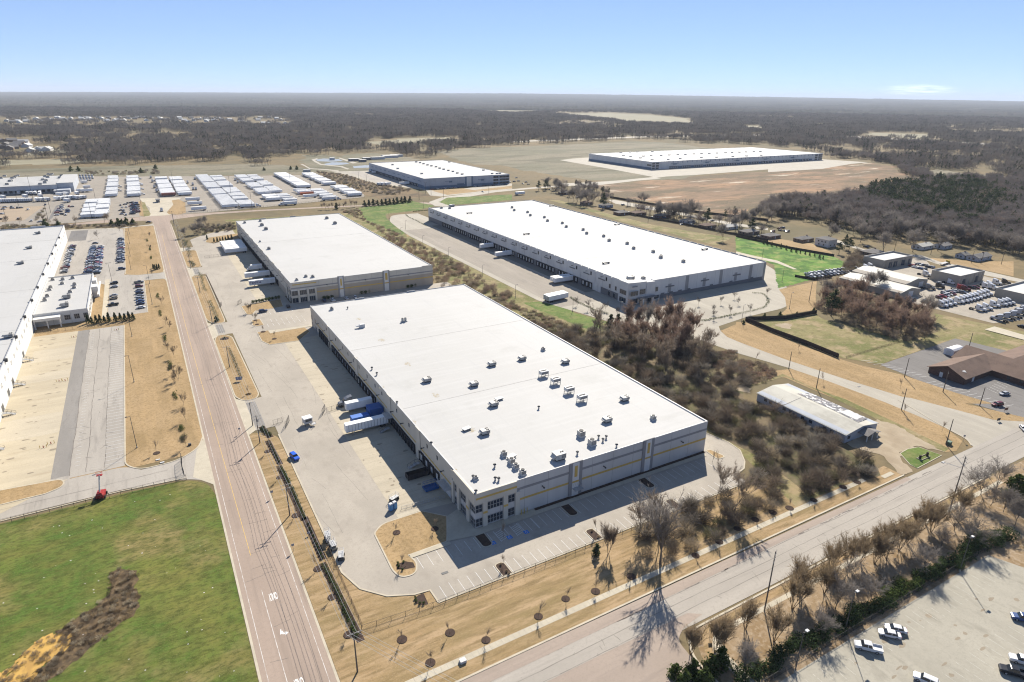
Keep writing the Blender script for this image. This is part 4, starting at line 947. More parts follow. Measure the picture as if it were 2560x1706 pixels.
for t, x, y in (('C3', 1090, 640), ('C3', 1130, 668), ('C3', 1160, 642), ('C3', 140, 1025), ('C3', 172, 1030), ('C3', 895, 788), ('C3', 135, 905), ('C3', 1255, 720), ('C3', 540, 370), ('B2', 1137, 888), ('C2', 1360, 10), ('C2', 1405, 60), ('C2', 1590, 328), ('C2', 1905, 702), ('C2', 2315, 1145), ('C2', 2290, 1010)):
    X, Y, _ = q(t, x, y, RT + .3); rank(ventp(X, Y, RT, 1.3, .42), "stubby vent pipe on the front warehouse roof, # from the left", "vent pipes on the front roof")
def paneltop(x, y, z, rz, nm, lab):
    r = empty(nm, (x, y, z), rz, lab, "roof hatch"); b = MB(); b.box(-1.5, 1.5, -.9, .9, .5, .75); b.build("lid", UNITW, r)
    b = MB()
    for a in (-1.2, 1.2): b.box(a - .1, a + .1, -.6, .6, 0, .5)
    b.build("stand", DMETAL, r); return r
X, Y, _ = q('C2', 2230, 570, RT); paneltop(X, Y, RT, .2, "roof_hatch", "white flat hatch lid on the front roof beside a rust-coloured stain")
X, Y, _ = q('C3', 175, 293, RT); paneltop(X, Y, RT, .1, "roof_hatch", "white flat hatch lid touching an air handler on the front roof")
X, Y, _ = q('C3', 290, 825, RT); paneltop(X, Y, RT, .3, "roof_hatch", "white flat hatch lid behind a row of three cube condensers")
r = empty("roof_duct", (*q('B2', 1270, 1062, RT)[:2], RT), 0, "white elbow duct standing on the far part of the front roof", "duct")
b = MB(); b.box(-1.2, 1.2, -.8, .8, 0, 1.7); b.build("casing", UNITW, r); b = MB(); b.loft([[(-1.2, -.7, .8), (-1.2, .7, .8), (-1.2, .7, 1.6), (-1.2, -.7, 1.6)], [(-3.0, -.7, .9), (-3.0, .7, .9), (-3.0, .7, 1.2), (-3.0, -.7, 1.2)]]); b.build("intake_hood", UNITW, r)
r = empty("exhaust_fan", (*q('B2', 1655, 1010, RT)[:2], RT), 0, "pair of round exhaust stacks on one base, far part of the front roof", "exhaust fan")
b = MB(); b.box(-1.5, 1.5, -.8, .8, 0, .5); b.build("base", UNITG, r)
for a in (-.75, .75): b = MB(); b.tube((a, 0, .5), (a, 0, 1.9), .6, .6, 10); b.build("stack", UNITG, r); b = MB(); b.disc((a, 0, 1.95), .5, 'z', .12, 10); b.build("fan", FAN, r)
b = MB()
for t, x, y, w in (('C2', 2260, 570, 1.6), ('B2', 1240, 985, 1.4), ('B2', 1450, 1180, 1.6), ('C2', 1450, 180, .9), ('C2', 1740, 500, 1.0), ('C2', 2120, 935, 1.0), ('B2', 1215, 1345, 1.0), ('B2', 1030, 1130, .8), ('C2', 1950, 250, 1.6), ('B2', 1690, 1400, 1.4)):
    X, Y, _ = q(t, x, y, RT)
    b.add([(X + w * rng.uniform(.5, 1.2) * math.cos(k), Y + 1.6 * w * rng.uniform(.5, 1.2) * math.sin(k), RT + .012) for k in [i * .7 for i in range(9)]], [tuple(range(9))])
fw_ = [o for o in COL.objects if o.name == "warehouse"][0]
o = b.build("roof_stain", STAIN); adopt(fw_, o); o.location = -fw_.location; o['kind'] = 'stuff'
for t, x, y, s_ in (('B2', 190, 98, 2.4), ('B2', 333, 82, 2.4), ('B2', 348, 122, 3.4), ('B2', 385, 158, 3.4), ('B2', 945, 58, 3.2), ('B2', 1020, 105, 3.4), ('B2', 412, 337, 2.6), ('B2', 752, 590, 2.0), ('B2', 815, 594, 2.2), ('B2', 668, 622, 1.9), ('B2', 330, 270, 1.6)):
    X, Y, _ = q(t, x, y, 12.9); rank(cube(X, Y, 12.3, s_ * .8, s_ * .6), "grey boxy unit on the second warehouse roof, # from the left", "units on the second warehouse roof")
for t, x, y in (('A3', 20, 1132), ('A3', 143, 1150), ('A3', 168, 1179), ('A3', 297, 1197), ('A3', 326, 1229), ('A3', 462, 1251), ('A3', 498, 1284), ('A3', 653, 1311), ('A3', 686, 1345), ('A3', 842, 1371), ('A3', 892, 1411), ('A3', 1058, 1439), ('A3', 1117, 1483), ('A3', 1297, 1515), ('A3', 1367, 1559), ('B3', 1660, 428), ('B3', 1868, 465), ('A3', 0, 1106)):
    X, Y, _ = q(t, x, y, 12.0); rank(cube(X, Y, 12.15, 1.9, 1.8), "small capped exhaust box on the long right roof, # from the left", "exhaust boxes on the long right roof")
for t, x, y in (('A3', 365, 1090), ('A3', 965, 1260), ('A3', 1770, 1490), ('A3', 133, 1350), ('B3', 1157, 478), ('A2', 1962, 1157)):
    X, Y, _ = q(t, x, y, 12.0); rank(bench(X, Y, 12.15, 5.4), "low dark bench-like unit on the right roof, # from the left", "long low units on the right roof")
X, Y, _ = q('B3', 1383, 625, 12.2); rank(rtu(X, Y, 12.15, 4.0, 3.0, 2.4, (1, 1)), "single grey air handler near the entrance corner of the right roof", None)
for t, x, y in (('B3', 1500, 620), ('A2', 1705, 1110), ('A2', 1780, 1112)):
    X, Y, _ = q(t, x, y, 12.0); rank(cube(X, Y, 12.15, 2.0, 1.6), "squat condenser by the parapet of the long right roof, # from the left of these", "condensers by the right roof parapet")
X, Y, _ = q('A2', 1800, 1092, 12.0); rank(rtu(X, Y, 12.15, 5.0, 3.0, 2.0, (1, 1)), "single grey air handler at the right roof's far left corner", None)
for t, x, y in (('A2', 1255, 709), ('A2', 1303, 744), ('A2', 1523, 791), ('A2', 1473, 684), ('A2', 1508, 690), ('A2', 1540, 700), ('A2', 1577, 711), ('A2', 1612, 720), ('A2', 1655, 728), ('A2', 1688, 741), ('A2', 1725, 751), ('A2', 1768, 762), ('A2', 1810, 771), ('A2', 1850, 786), ('A2', 1895, 796), ('A2', 1777, 684), ('A2', 2090, 759), ('A2', 2170, 790), ('A2', 2215, 790), ('A2', 2242, 788)):
    X, Y, _ = q(t, x, y, 13.2); b = MB(); b.box(-1.6, 1.6, -1.2, 1.2, 0, 1.3); b.box(-1.8, 1.8, -1.3, 1.3, 1.3, 1.6, 1); o = b.build("rooftop_unit", [UNITG, DMETAL], None, (X, Y, 13.0)); tag(o, None, "rooftop unit"); rank(o, "tiny roof unit on the blue-grey warehouse, # from the left", "roof units of the blue-grey warehouse")
for x, y in ((1025, 626), (1090, 631), (1180, 646), (1287, 663), (1000, 598), (1085, 592), (1150, 591), (1290, 586), (1208, 629), (1278, 626), (1370, 623), (1445, 619), (1525, 616), (1593, 613), (1672, 609), (1742, 607), (1813, 604), (1884, 601), (1963, 599), (2022, 597), (2090, 593), (2150, 591), (2223, 589), (2283, 586), (1435, 659), (1545, 651), (1740, 644), (1880, 639), (2030, 633), (2155, 628), (2290, 621)):
    X, Y, _ = q('A3', x, y, 13.0); b = MB(); b.box(-2.2, 2.2, -1.6, 1.6, 0, 1.4); b.box(-2.4, 2.4, -1.7, 1.7, 1.4, 1.7, 1); o = b.build("rooftop_unit", [UNITG, DMETAL], None, (X, Y, 12.7)); tag(o, None, "rooftop unit"); rank(o, "tiny roof unit on the farthest long grey warehouse, # from the left", "roof units of the farthest warehouse")
for x, y in ((350, 195), (270, 330), (192, 470), (80, 1142)):
    X, Y, _ = q('B1', x, y, 12.6); rank(rtu(X, Y, 12.0, 3.4, 2.6, 1.7), "grey air handler on the left white warehouse roof, # from the left", "air handlers on the left white roof")
for x, y in ((485, 622), (577, 619), (668, 607), (572, 657), (685, 665), (465, 693), (455, 715), (682, 694), (645, 735), (435, 772), (412, 810)):
    X, Y, _ = q('B1', x, y, 6.9); rank(cube(X, Y, 6.4, 2.0, 1.3), "low grey condenser on the office annex roof, # from the left", "condensers on the office annex roof")
for x, y in ((617, 785), (598, 862)):
    X, Y, _ = q('B1', x, y, 6.9); rank(rtu(X, Y, 6.4, 3.6, 3.0, 2.3), "big grey air handler on the office annex roof, # from the left", "air handlers on the office annex roof")
for x, y in ((130, 300), (180, 240), (205, 235), (225, 185), (265, 175), (285, 160), (330, 145), (20, 185), (85, 150), (740, 295), (785, 215), (825, 270), (848, 230), (828, 155), (880, 170), (890, 118), (930, 130), (955, 118), (1095, 180), (1130, 140)):
    X, Y, _ = q('E1', x, y, 10.8); b = MB(); b.box(-2, 2, -1.6, 1.6, 0, 1.6); b.box(-1.6, 1.6, -1.3, 1.3, 1.6, 2.1, 1); o = b.build("rooftop_unit", [UNITG, DMETAL], None, (X, Y, 10.0)); tag(o, None, "rooftop unit"); rank(o, "dark roof unit on the far freight terminal, # from the left", "roof units of the freight terminal")

# ------------------------------------------------------------------ vehicles
def paint(n, c): return mat("paint_" + n, c, .28, ((1.2, I3, tuple(v * .85 for v in c), .4, .7, .6),), spec=.5)
PAINTS = {k: paint(k, c) for k, c in dict(white=(.60, .60, .60), silver=(.34, .35, .37), grey=(.14, .145, .155), black=(.016, .017, .02), blue=(.04, .075, .19), red=(.25, .025, .02), navy=(.02, .03, .075), tan=(.30, .25, .18), maroon=(.12, .02, .025), brightblue=(.02, .10, .52)).items()}
TYRE = plain("tyre_rubber", (.018, .018, .018), .9); RIM = plain("wheel_rim", (.30, .30, .31), .4); CARGL = mat("car_glass", (.02, .026, .034), .08, spec=.6)
LAMPR = mat("tail_lamp", (.25, .02, .015), .3); LAMPW = mat("head_lamp", (.55, .55, .52), .2); CHASSIS = plain("chassis", (.05, .048, .045), .8)
def sec(x, w, z0, z1, c=.12):
    return [(x, -w + c * .4, z0), (x, -w, z0 + c), (x, -w, z1 - c), (x, -w + c, z1), (x, w - c, z1), (x, w, z1 - c), (x, w, z0 + c), (x, w - c * .4, z0)]
CARM = {}
def car_mesh(kind):
    if kind in CARM: return CARM[kind]
    D = {}
    if kind == 'sedan': L, w, hood, belt, roof, cab = 4.7, .91, .88, .98, 1.45, (-1.75, -1.05, .55, 1.35)
    elif kind == 'suv': L, w, hood, belt, roof, cab = 4.75, .95, 1.05, 1.12, 1.75, (-2.25, -1.95, .55, 1.15)
    elif kind == 'pickup': L, w, hood, belt, roof, cab = 5.8, .99, 1.12, 1.2, 1.88, (-.75, -.5, 1.0, 1.6)
    b = MB(); h = L / 2
    if kind == 'pickup':
        b.loft([sec(h, w * .86, .45, .95), sec(h - .25, w, .4, hood), sec(1.5, w, .38, belt), sec(-.85, w, .38, belt), sec(-.86, w, .38, .78), sec(-h + .1, w, .42, .78), sec(-h, w * .97, .5, .76)])
        for s in (-1, 1): b.box(-h + .02, -.86, s * w - (.1 if s > 0 else 0), s * w + (0 if s > 0 else .1), .7, 1.18)
        b.box(-h, -h + .1, -w + .1, w - .1, .6, 1.15)
    elif kind == 'suv':
        b.loft([sec(h, w * .85, .45, .9), sec(h - .3, w, .35, hood - .04), sec(1.2, w, .33, belt), sec(-h + .25, w, .35, belt), sec(-h, w * .93, .5, belt - .1)])
    else:
        b.loft([sec(h, w * .82, .42, .68), sec(h - .35, w * .98, .32, hood - .08), sec(1.3, w, .30, belt - .05), sec(-1.7, w, .30, belt), sec(-h + .2, w * .96, .34, belt - .03), sec(-h, w * .86, .45, .85)])
    D['body'] = b
    x0, x1, x2, x3 = cab; k = w * .93; kr = w * .76
    g = MB(); z0 = belt - .1
    g.loft([[(x0, -k, z0), (x3, -k, z0), (x3, k, z0), (x0, k, z0)], [(x1, -kr, roof - .04), (x2, -kr, roof - .04), (x2, kr, roof - .04), (x1, kr, roof - .04)]])
    D['window'] = g
    r = MB(); r.loft([[(x1 - .05, -kr - .02, roof - .05), (x2 + .05, -kr - .02, roof - .05), (x2 + .05, kr + .02, roof - .05), (x1 - .05, kr + .02, roof - .05)], [(x1 + .1, -kr + .1, roof + .02), (x2 - .1, -kr + .1, roof + .02), (x2 - .1, kr - .1, roof + .02), (x1 + .1, kr - .1, roof + .02)]])
    mid = (x1 + x2) / 2
    for s in (-1, 1): r.loft([[(mid - .06, s * k * 1.004, z0), (mid + .06, s * k * 1.004, z0), (mid + .06, s * k * .98, z0), (mid - .06, s * k * .98, z0)], [(mid - .06, s * kr * 1.01, roof), (mid + .06, s * kr * 1.01, roof), (mid + .06, s * kr * .96, roof), (mid - .06, s * kr * .96, roof)]])
    D['roof'] = r
    wx = L * .295; wr = .33 if kind == 'sedan' else .38
    D['wheels'] = [(a * wx, s * (w - .1), wr) for a in (-1, 1) for s in (-1, 1)]
    D['L'] = (L, w)
    CARM[kind] = D; return D
PROTO = {}
def car(kind, col, x, y, rz, detail=True):
    """rz: heading of the nose; near cars have their parts, far ones are a single mesh"""
    key = (kind, col, detail)
    if key not in PROTO:
        D = car_mesh(kind); nm = {'sedan': 'parked_car', 'suv': 'parked_car', 'pickup': 'pickup_truck'}[kind]; L, w = D['L']
        lm = MB()
        for s in (-.62, .62): lm.box(L / 2 - .16, L / 2 - .04, s - .16, s + .16, .62, .78)
        tm = MB()
        for s in (-.7, .7): tm.box(-L / 2 - .015, -L / 2 + .1, s - .14, s + .14, .7, .9)
        if detail:
            r = empty(nm, (0, 0, 0)); D['body'].build("body", PAINTS[col], r); D['window'].build("window", CARGL, r); D['roof'].build("roof", PAINTS[col], r)
            for p in D['wheels']:
                wb = MB(); wb.disc(p, p[2], 'y', .24, 12); o = wb.build("wheel", TYRE, r)
                rb = MB(); rb.disc((p[0], p[1] + (.08 if p[1] > 0 else -.08), p[2]), p[2] * .6, 'y', .12, 8); rb.build("rim", RIM, o)
            for s in (-.62, .62): h_ = MB(); h_.box(L / 2 - .2, L / 2 - .03, s - .16, s + .16, .62, .78); h_.build("headlight", LAMPW, r)
            for s in (-.7, .7): h_ = MB(); h_.box(-L / 2 - .015, -L / 2 + .1, s - .14, s + .14, .7, .9); h_.build("tail_light", LAMPR, r)
            PROTO[key] = r
        else:
            A = MB(); A.add(D['body'].v, D['body'].f, 0); A.add(D['window'].v, D['window'].f, 1); A.add(D['roof'].v, D['roof'].f, 0)
            for p in D['wheels']: A.disc(p, p[2], 'y', .24, 8, 2)
            PROTO[key] = A.build(nm, [PAINTS[col], CARGL, TYRE])
        o = PROTO[key]
    else: o = copy_tree(PROTO[key])
    o.location = (x, y, .075); o.rotation_euler = (0, 0, rz)
    o['category'] = "car" if kind != 'pickup' else "pickup truck"
    for k in ('label', 'group'):
        if k in o: del o[k]
    return o
def pick_col(): return rng.choice(['white'] * 5 + ['silver'] * 5 + ['grey'] * 4 + ['black'] * 5 + ['blue'] * 2 + ['red', 'navy', 'navy', 'tan', 'maroon'])
def car_row(fmt, group, x, y0, y1, n, face, skip=(), kinds=('sedan', 'sedan', 'suv', 'sedan', 'suv', 'pickup')):
    for k in range(n):
        if k in skip: continue
        y = y0 + (y1 - y0) * k / max(1, n - 1)
        c = pick_col(); o = car(rng.choice(kinds), c, x + rng.uniform(-.35, .35), y + rng.uniform(-.2, .2), (0 if face > 0 else math.pi) + rng.uniform(-.03, .03), False)
        rank(o, fmt, group, k)
car_row("car in the row along the white warehouse wall, # from its near end", "cars along the white warehouse wall", -56.2, 525, 617, 27, -1, (8, 13, 19, 23))
car_row("car in the left half of the middle parking row, # from its near end", "cars in the middle row, left half", -41.6, 515, 608, 33, -1, (31,))
car_row("car in the right half of the middle parking row, # from its near end", "cars in the middle row, right half", -36.2, 512, 604, 33, 1, (29,))
car_row("car in the row beside the tan lawn strip, # from its near end", "cars beside the lawn strip", -22.2, 540, 632, 29, 1, (9, 17, 25))
tag(car('suv', 'navy', -21.5, 517, 0, False), "dark car parked alone at the near end of the lawn-side row", "car")
tag(car('sedan', 'grey', -40.5, 621, 0, False), "grey car alone beyond the far end of the middle parking row", "car")
for k, (t, x, y, kd, c) in enumerate((('B1', 1045, 664, 'suv', 'black'), ('B1', 1060, 695, 'sedan', 'silver'), ('B1', 1047, 776, 'sedan', 'silver'), ('B1', 1045, 803, 'suv', 'tan'), ('B1', 1035, 862, 'pickup', 'black'))):
    X, Y, _ = q(t, x, y); rank(car(kd, c, -25.8, Y, math.pi, False), "car on the office side of the small visitor lot, # from the far end", "cars on the office side of the visitor lot", k)
for k, (y, kd, c) in enumerate(((655, 'pickup', 'grey'), (692, 'suv', 'maroon'), (725, 'sedan', 'silver'), (753, 'suv', 'navy'), (780, 'sedan', 'grey'), (803, 'suv', 'silver'), (828, 'sedan', 'blue'), (852, 'sedan', 'navy'), (888, 'sedan', 'white'))):
    X, Y, _ = q('B1', 1285, y); rank(car(kd, c, -11.8, Y, 0, False), "car on the road side of the small visitor lot, # from the far end", "cars on the road side of the visitor lot", k)
# cars near the middle warehouse and the south-east car park
for (t, x, y), kd, c, rz, lab in ((('B2', 360, 922), 'suv', 'navy', 0, "dark suv alone in the sunny bays before the second warehouse"), (('B2', 590, 878), 'suv', 'black', 1.57, "black suv in the shade by the second warehouse office corner"), (('B2', 1003, 822), 'pickup', 'white', 1.57, "white pickup at the wall of the second warehouse"), (('B2', 1128, 804), 'sedan', 'white', 1.57, "white sedan at the second warehouse wall, beside a pilaster foot"), (('B2', 1205, 790), 'sedan', 'white', 1.57, "white sedan at the second warehouse wall, rightmost of its cars"), (('B2', 920, 822), 'sedan', 'navy', 1.57, "dark sedan in deep shade at the second warehouse wall"),
        (('C2', 650, 832), 'suv', 'brightblue', -1.35, "bright blue vehicle alone on the open truck yard"),
        (('D4', 1075, 1300), 'pickup', 'white', 2.30, "white pickup with open bed in the south-east car park"), (('D4', 1250, 1190), 'sedan', 'white', 2.30, "white car beside the pickup, nearer of two side by side"), (('D4', 1300, 1148), 'sedan', 'white', 2.30, "white car nearest the hedge in the south-east car park"), (('D4', 2335, 1060), 'suv', 'blue', 2.3, "blue suv cut by the right edge of the picture"), (('D4', 2270, 1505), 'pickup', 'black', 2.2, "black pickup at the lower right of the car park"), (('D4', 2350, 1415), 'pickup', 'white', 2.2, "white truck cut by the right edge beside the black pickup"), (('D4', 1545, 1568), 'suv', 'white', 2.0, "white roof of a vehicle cut by the bottom edge"),
        (('C4', 2190, 220), 'sedan', 'silver', 2.9, "silver sedan in the brown-roofed building's car park"), (('C4', 2345, 505), 'sedan', 'white', -2.4, "white car entering the crossroads at the right edge"), (('D3', 2352, 548), 'sedan', 'white', .3, "white car on the cross street beneath the bare trees") if 0 else (('B1', 1365, 100), 'sedan', 'black', 2.9, "dark car on the lawn corner near the far junction")):
    X, Y, _ = q(t, x, y); tag(car(kd, c, X, Y, rz, True), lab)
# trailers
TRW = mat("trailer_skin", (.76, .76, .75), .6, ((2.4, (1, 1, .2), (.68, .68, .67), .42, .62, 1), (.7, I3, (.56, .55, .53), .62, .8, .6)), spec=.15)
TRS = plain("trailer_rib", (.30, .30, .31), .5); TRR = plain("trailer_brick", (.26, .10, .07), .5); TRO = plain("trailer_orange", (.42, .11, .04), .5); TRB = plain("trailer_blue", (.05, .12, .30), .5)
TRD = plain("trailer_door", (.42, .42, .43), .5)
def trailer_parts(L=16.0, ribs=False):
    b = MB(); b.box(-L / 2, L / 2, -1.3, 1.3, 1.15, 4.1)
    s_ = MB()
    if ribs:
        for k in range(int(L / 1.2)):
            x = -L / 2 + .5 + k * 1.2
            for sd in (-1, 1): s_.box(x, x + .14, sd * 1.3 - (.0 if sd > 0 else .05), sd * 1.3 + (.05 if sd > 0 else 0), 1.2, 4.0)
    for sd in (-1, 1): s_.box(-L / 2, L / 2, sd * 1.3 - (0 if sd > 0 else .03), sd * 1.3 + (.03 if sd > 0 else 0), 1.1, 1.3)
    d = MB(); d.box(-L / 2 - .04, -L / 2, -1.22, 1.22, 1.25, 4.0)
    c = MB(); c.box(-L / 2 + .5, L / 2 - .5, -.45, .45, .85, 1.14); c.box(-L / 2, -L / 2 + .1, -1.1, 1.1, .5, .62)
    wl = [(-L / 2 + a, sd, .5) for a in (1.5, 2.75) for sd in (-1.0, 1.0)]
    g = MB()
    for sd in (-.8, .8): g.box(L / 2 - 3.2, L / 2 - 3.0, sd - .06, sd + .06, .05, 1.1); g.box(L / 2 - 3.3, L / 2 - 2.9, sd - .15, sd + .15, 0, .06)
    return b, s_, d, c, wl, g
TP = {}
def trailer(x, y, rz, skin=None, L=16.0, detail=False, ribs=False, name="semi_trailer"):
    skin = skin or TRW; key = (skin.name, L, detail, ribs)
    if key not in TP:
        b, s_, d, c, wl, g = trailer_parts(L, ribs)
        if detail:
            r = empty(name, (0, 0, 0)); bo = b.build("cargo_box", skin, r); s_.build("rib", TRS, bo); d.build("rear_door", TRD, r); c.build("chassis", CHASSIS, r); g.build("landing_gear", METAL, r)
            for p in wl: w = MB(); w.disc(p, .5, 'y', .5, 12); w.build("wheel", TYRE, r)
            TP[key] = r
        else:
            A = MB()
            for m_, k in ((b, 0), (s_, 1), (d, 2), (c, 3), (g, 3)): A.add(m_.v, m_.f, k)
            for p in wl: A.disc(p, .5, 'y', .5, 8, 4)
            TP[key] = A.build(name, [skin, TRS, TRD, CHASSIS, TYRE])
        o = TP[key]
    else: o = copy_tree(TP[key])
    o.location = (x, y, .06); o.rotation_euler = (0, 0, rz); o['category'] = "trailer"
    for k in ('label', 'group'):
        if k in o: del o[k]
    return o
# road tractors
def tractor_mesh(sleeper=True):
    D = {}; b = MB()
    b.loft([sec(3.6, .95, .6, 1.35), sec(3.2, 1.1, .5, 1.75), sec(1.6, 1.15, .5, 1.95)], 0)
    D['hood'] = b
    c = MB(); rx = -1.9 if sleeper else -.3
    c.loft([sec(1.62, 1.2, .7, 2.0), sec(1.0, 1.22, .7, 2.95), sec(.9, 1.22, .7, 3.0), sec(.0, 1.24, .7, 3.5), sec(rx + .3, 1.24, .7, 3.85), sec(rx, 1.2, .7, 3.85)])
    D['cab'] = c
    g = MB(); g.add([(1.66, -1.05, 2.02), (1.66, 1.05, 2.02), (1.08, 1.05, 2.92), (1.08, -1.05, 2.92)], [(0, 1, 2, 3)])
    for sd in (-1, 1): g.box(.1, 1.1, sd * 1.235 - .02, sd * 1.235 + .02, 1.95, 2.7)
    D['window'] = g
    f = MB(); f.box(-5.2, 1.6, -.5, .5, .6, .95); f.box(-4.6, -3.6, -.5, .5, .95, 1.2); f.box(3.4, 3.75, -1.15, 1.15, .35, .75)
    for sd in (-1, 1): f.tube((-1.4, sd * .95, .75), (.4, sd * .95, .75), .32, n=8)
    D['frame'] = f
    D['wheels'] = [(2.6, sd * 1.0, .5) for sd in (-1, 1)] + [(a, sd * .95, .5) for a in (-3.3, -4.6) for sd in (-1, 1)]
    return D
TK = {}
def tractor(x, y, rz, col='white', detail=True, sleeper=True):
    key = (col, detail, sleeper)
    if key not in TK:
        D = tractor_mesh(sleeper)
        if detail:
            r = empty("truck_tractor", (0, 0, 0)); D['cab'].build("cab", PAINTS[col], r); D['hood'].build("hood", PAINTS[col], r); D['window'].build("window", CARGL, r); D['frame'].build("chassis", CHASSIS, r)
            for p in D['wheels']: w = MB(); w.disc(p, .5, 'y', .45, 12); w.build("wheel", TYRE, r)
            TK[key] = r
        else:
            A = MB()
            for n_, k in (('cab', 0), ('hood', 0), ('window', 1), ('frame', 2)): A.add(D[n_].v, D[n_].f, k)
            for p in D['wheels']: A.disc(p, .5, 'y', .45, 8, 3)
            TK[key] = A.build("truck_tractor", [PAINTS[col], CARGL, CHASSIS, TYRE])
        o = TK[key]
    else: o = copy_tree(TK[key])
    o.location = (x, y, .06); o.rotation_euler = (0, 0, rz); o['category'] = "truck"
    for k in ('label', 'group'):
        if k in o: del o[k]
    return o
def trow(desc, x, y0, y1, n, flip=False, L=16.0, skip=(), jit=.5, cabs=0.0, special=None):
    fmt = "trailer in " + desc + ", # from near end"; g = "trailers in " + desc
    for k in range(n):
        if k in skip: continue
        y = y0 + (y1 - y0) * k / max(1, n - 1); sk = (special or {}).get(k)
        o = trailer(x + rng.uniform(-jit, jit), y, (math.pi if flip else 0) + rng.uniform(-.01, .01), sk, L)
        rank(o, fmt, g, k)
        if rng.random() < cabs:
            o = tractor(x + (L / 2 + .4) * (-1 if flip else 1), y, math.pi if flip else 0, 'white', False, False); rank(o, "tractor coupled in " + desc + ", # from near end", "tractors coupled in " + desc, k)
trow("the yard row right of the terminal", -32, 906, 1108, 34, False, 12.5, (5, 11, 12, 20, 27), .8, .25)
trow("the near block left of the gate, left half", -50.5, 758, 866, 22, True, 11.5, (3, 9, 15, 16), .6)
trow("the near block left of the gate, right half", -38.6, 756, 866, 22, False, 11.5, (6, 7, 13), .6)
trow("the second row, left of the gate drive", -8.5, 897, 1098, 36, False, 14.5, (4, 13, 22, 23, 30), .6, .2)
trow("the row ending in a brick-red trailer", 27, 883, 1066, 34, True, 15.5, (9, 18, 27, 28, 29), .4, .1, {0: TRR})
trow("the row right of the brick-red trailer", 45, 882, 1060, 33, False, 15.5, (2, 10, 17, 24, 25), .5)
trow("the long fourth row, left half", 80.8, 763, 1070, 44, True, 16, (12, 20, 21, 30), .2)
trow("the long fourth row, right half", 98.0, 764, 1052, 44, False, 16, (4, 5, 9, 14, 22, 23, 24, 33, 34, 40), .3)
trow("the fifth row, left half, far part", 131, 849, 1045, 30, True, 15, (6, 7, 15, 16, 17, 23), .8)
trow("the fifth row, left half, near part", 131.5, 792, 822, 8, True, 15.5, (3,), .5)
trow("the fifth row, right half", 146.5, 772, 1040, 40, False, 14, (2, 4, 8, 9, 10, 11, 19, 20, 28, 29, 30, 36), .7)
trow("the tight sixth row, far part", 188.5, 889, 1050, 40, True, 18, (10, 25), .2)
trow("the short group with the orange trailer", 176, 800, 857, 10, True, 16, (1, 2, 4, 8), .8, 0, {3: TRO})
trow("the short group right of the orange trailer", 193, 778, 847, 12, False, 16, (1, 4, 8), .8)
trow("the last row by the bank, far part", 226, 903, 1033, 28, True, 17, (3, 4, 12, 19), .6)
trow("the last row by the bank, near part", 227.5, 788, 868, 15, True, 17, (4, 9), 1.2)
for k, (x, y) in enumerate(((49.5, 759), (49, 799), (49.5, 832))): rank(trailer(x, y, math.pi, None, 15, True), "white trailer parked alone by the gate lawn, # from the near end of three", "trailers by the gate lawn", k)
tag(trailer(98, 757.4, 0, None, 15, True), "white trailer hitched to a white tractor along the yard's near edge, left one"); tag(tractor(108.5, 757.4, 0), "white tractor at the yard's near edge, nose to the right")
tag(trailer(143, 754, math.pi, None, 14, True), "white trailer hitched to a tractor along the yard's near edge, middle one"); tag(tractor(133.6, 754, math.pi), "white tractor at the yard's near edge, nose to the left")
tag(trailer(190, 769.5, 0, None, 16, True), "white trailer hitched to a tractor beside the orange one's group"); tag(tractor(201, 769.5, 0), "white tractor at the near right end of the trailer groups")
for k, (x, y) in enumerate(((600, 265), (635, 370), (680, 445), (570, 190), (1245, 285), (1340, 320), (1350, 405), (1400, 405), (1380, 215), (2165, 280), (2120, 235))):
    X, Y, _ = q('E2', x, y); rank(tractor(X, Y, 1.45, 'white', False, False), "white yard tractor standing loose between the trailer rows, # from the left", "loose yard tractors")
X, Y, _ = q('E2', 770, 800); tag(tractor(X, Y, -1.5, 'white', True, False), "white truck leaving over the concrete gate drive")
for x in (345, 505, 575, 645, 728, 1020): X, Y, _ = q('E1', x, 505 if x < 1000 else 480); rank(trailer(X, Y + 7, math.pi / 2, None, 12), "white trailer backed to the freight terminal dock, # from the left", "trailers at the freight terminal dock")
for k in range(14):
    X, Y, _ = q('E1', 20 + k * 40 if k < 14 else 0, 640 - k * 1.2); rank(trailer(X, Y, 2.3, None, 8.5), "short trailer in the slanting line before the terminal, # from the left", "slanted short trailers")
for k, (x, y) in enumerate(((690, 620), (770, 615), (870, 612), (1050, 600), (1130, 590), (1200, 585), (1270, 580), (1330, 575), (1400, 580), (1470, 575), (1530, 570), (1240, 635), (60, 570), (470, 555), (750, 545), (1100, 520), (1220, 510), (1420, 500))):
    X, Y, _ = q('E1', x, y); rank(trailer(X, Y, 2.2 + rng.uniform(-.3, .3), None, 8.5), "short delivery trailer loose before the terminal, # from the left", "loose short trailers")
for j, yy in enumerate((165, 195, 225)):
    for k in range(5 if j < 2 else 4):
        X, Y, _ = q('E1', 1475 + k * 55 + j * 10, yy + 8); rank(tractor(X, Y, -1.5, 'white', False, False), "white delivery truck parked right of the terminal end, # from the left", "delivery trucks right of the terminal")
for k, (x, y) in enumerate(((1550, 290), (1600, 380), (1560, 450), (1640, 445), (1480, 450))):
    X, Y, _ = q('E1', x, y); rank(trailer(X, Y, .1, None, 8), "short trailer beside the terminal's end wall, # from the left", "short trailers by the terminal end")
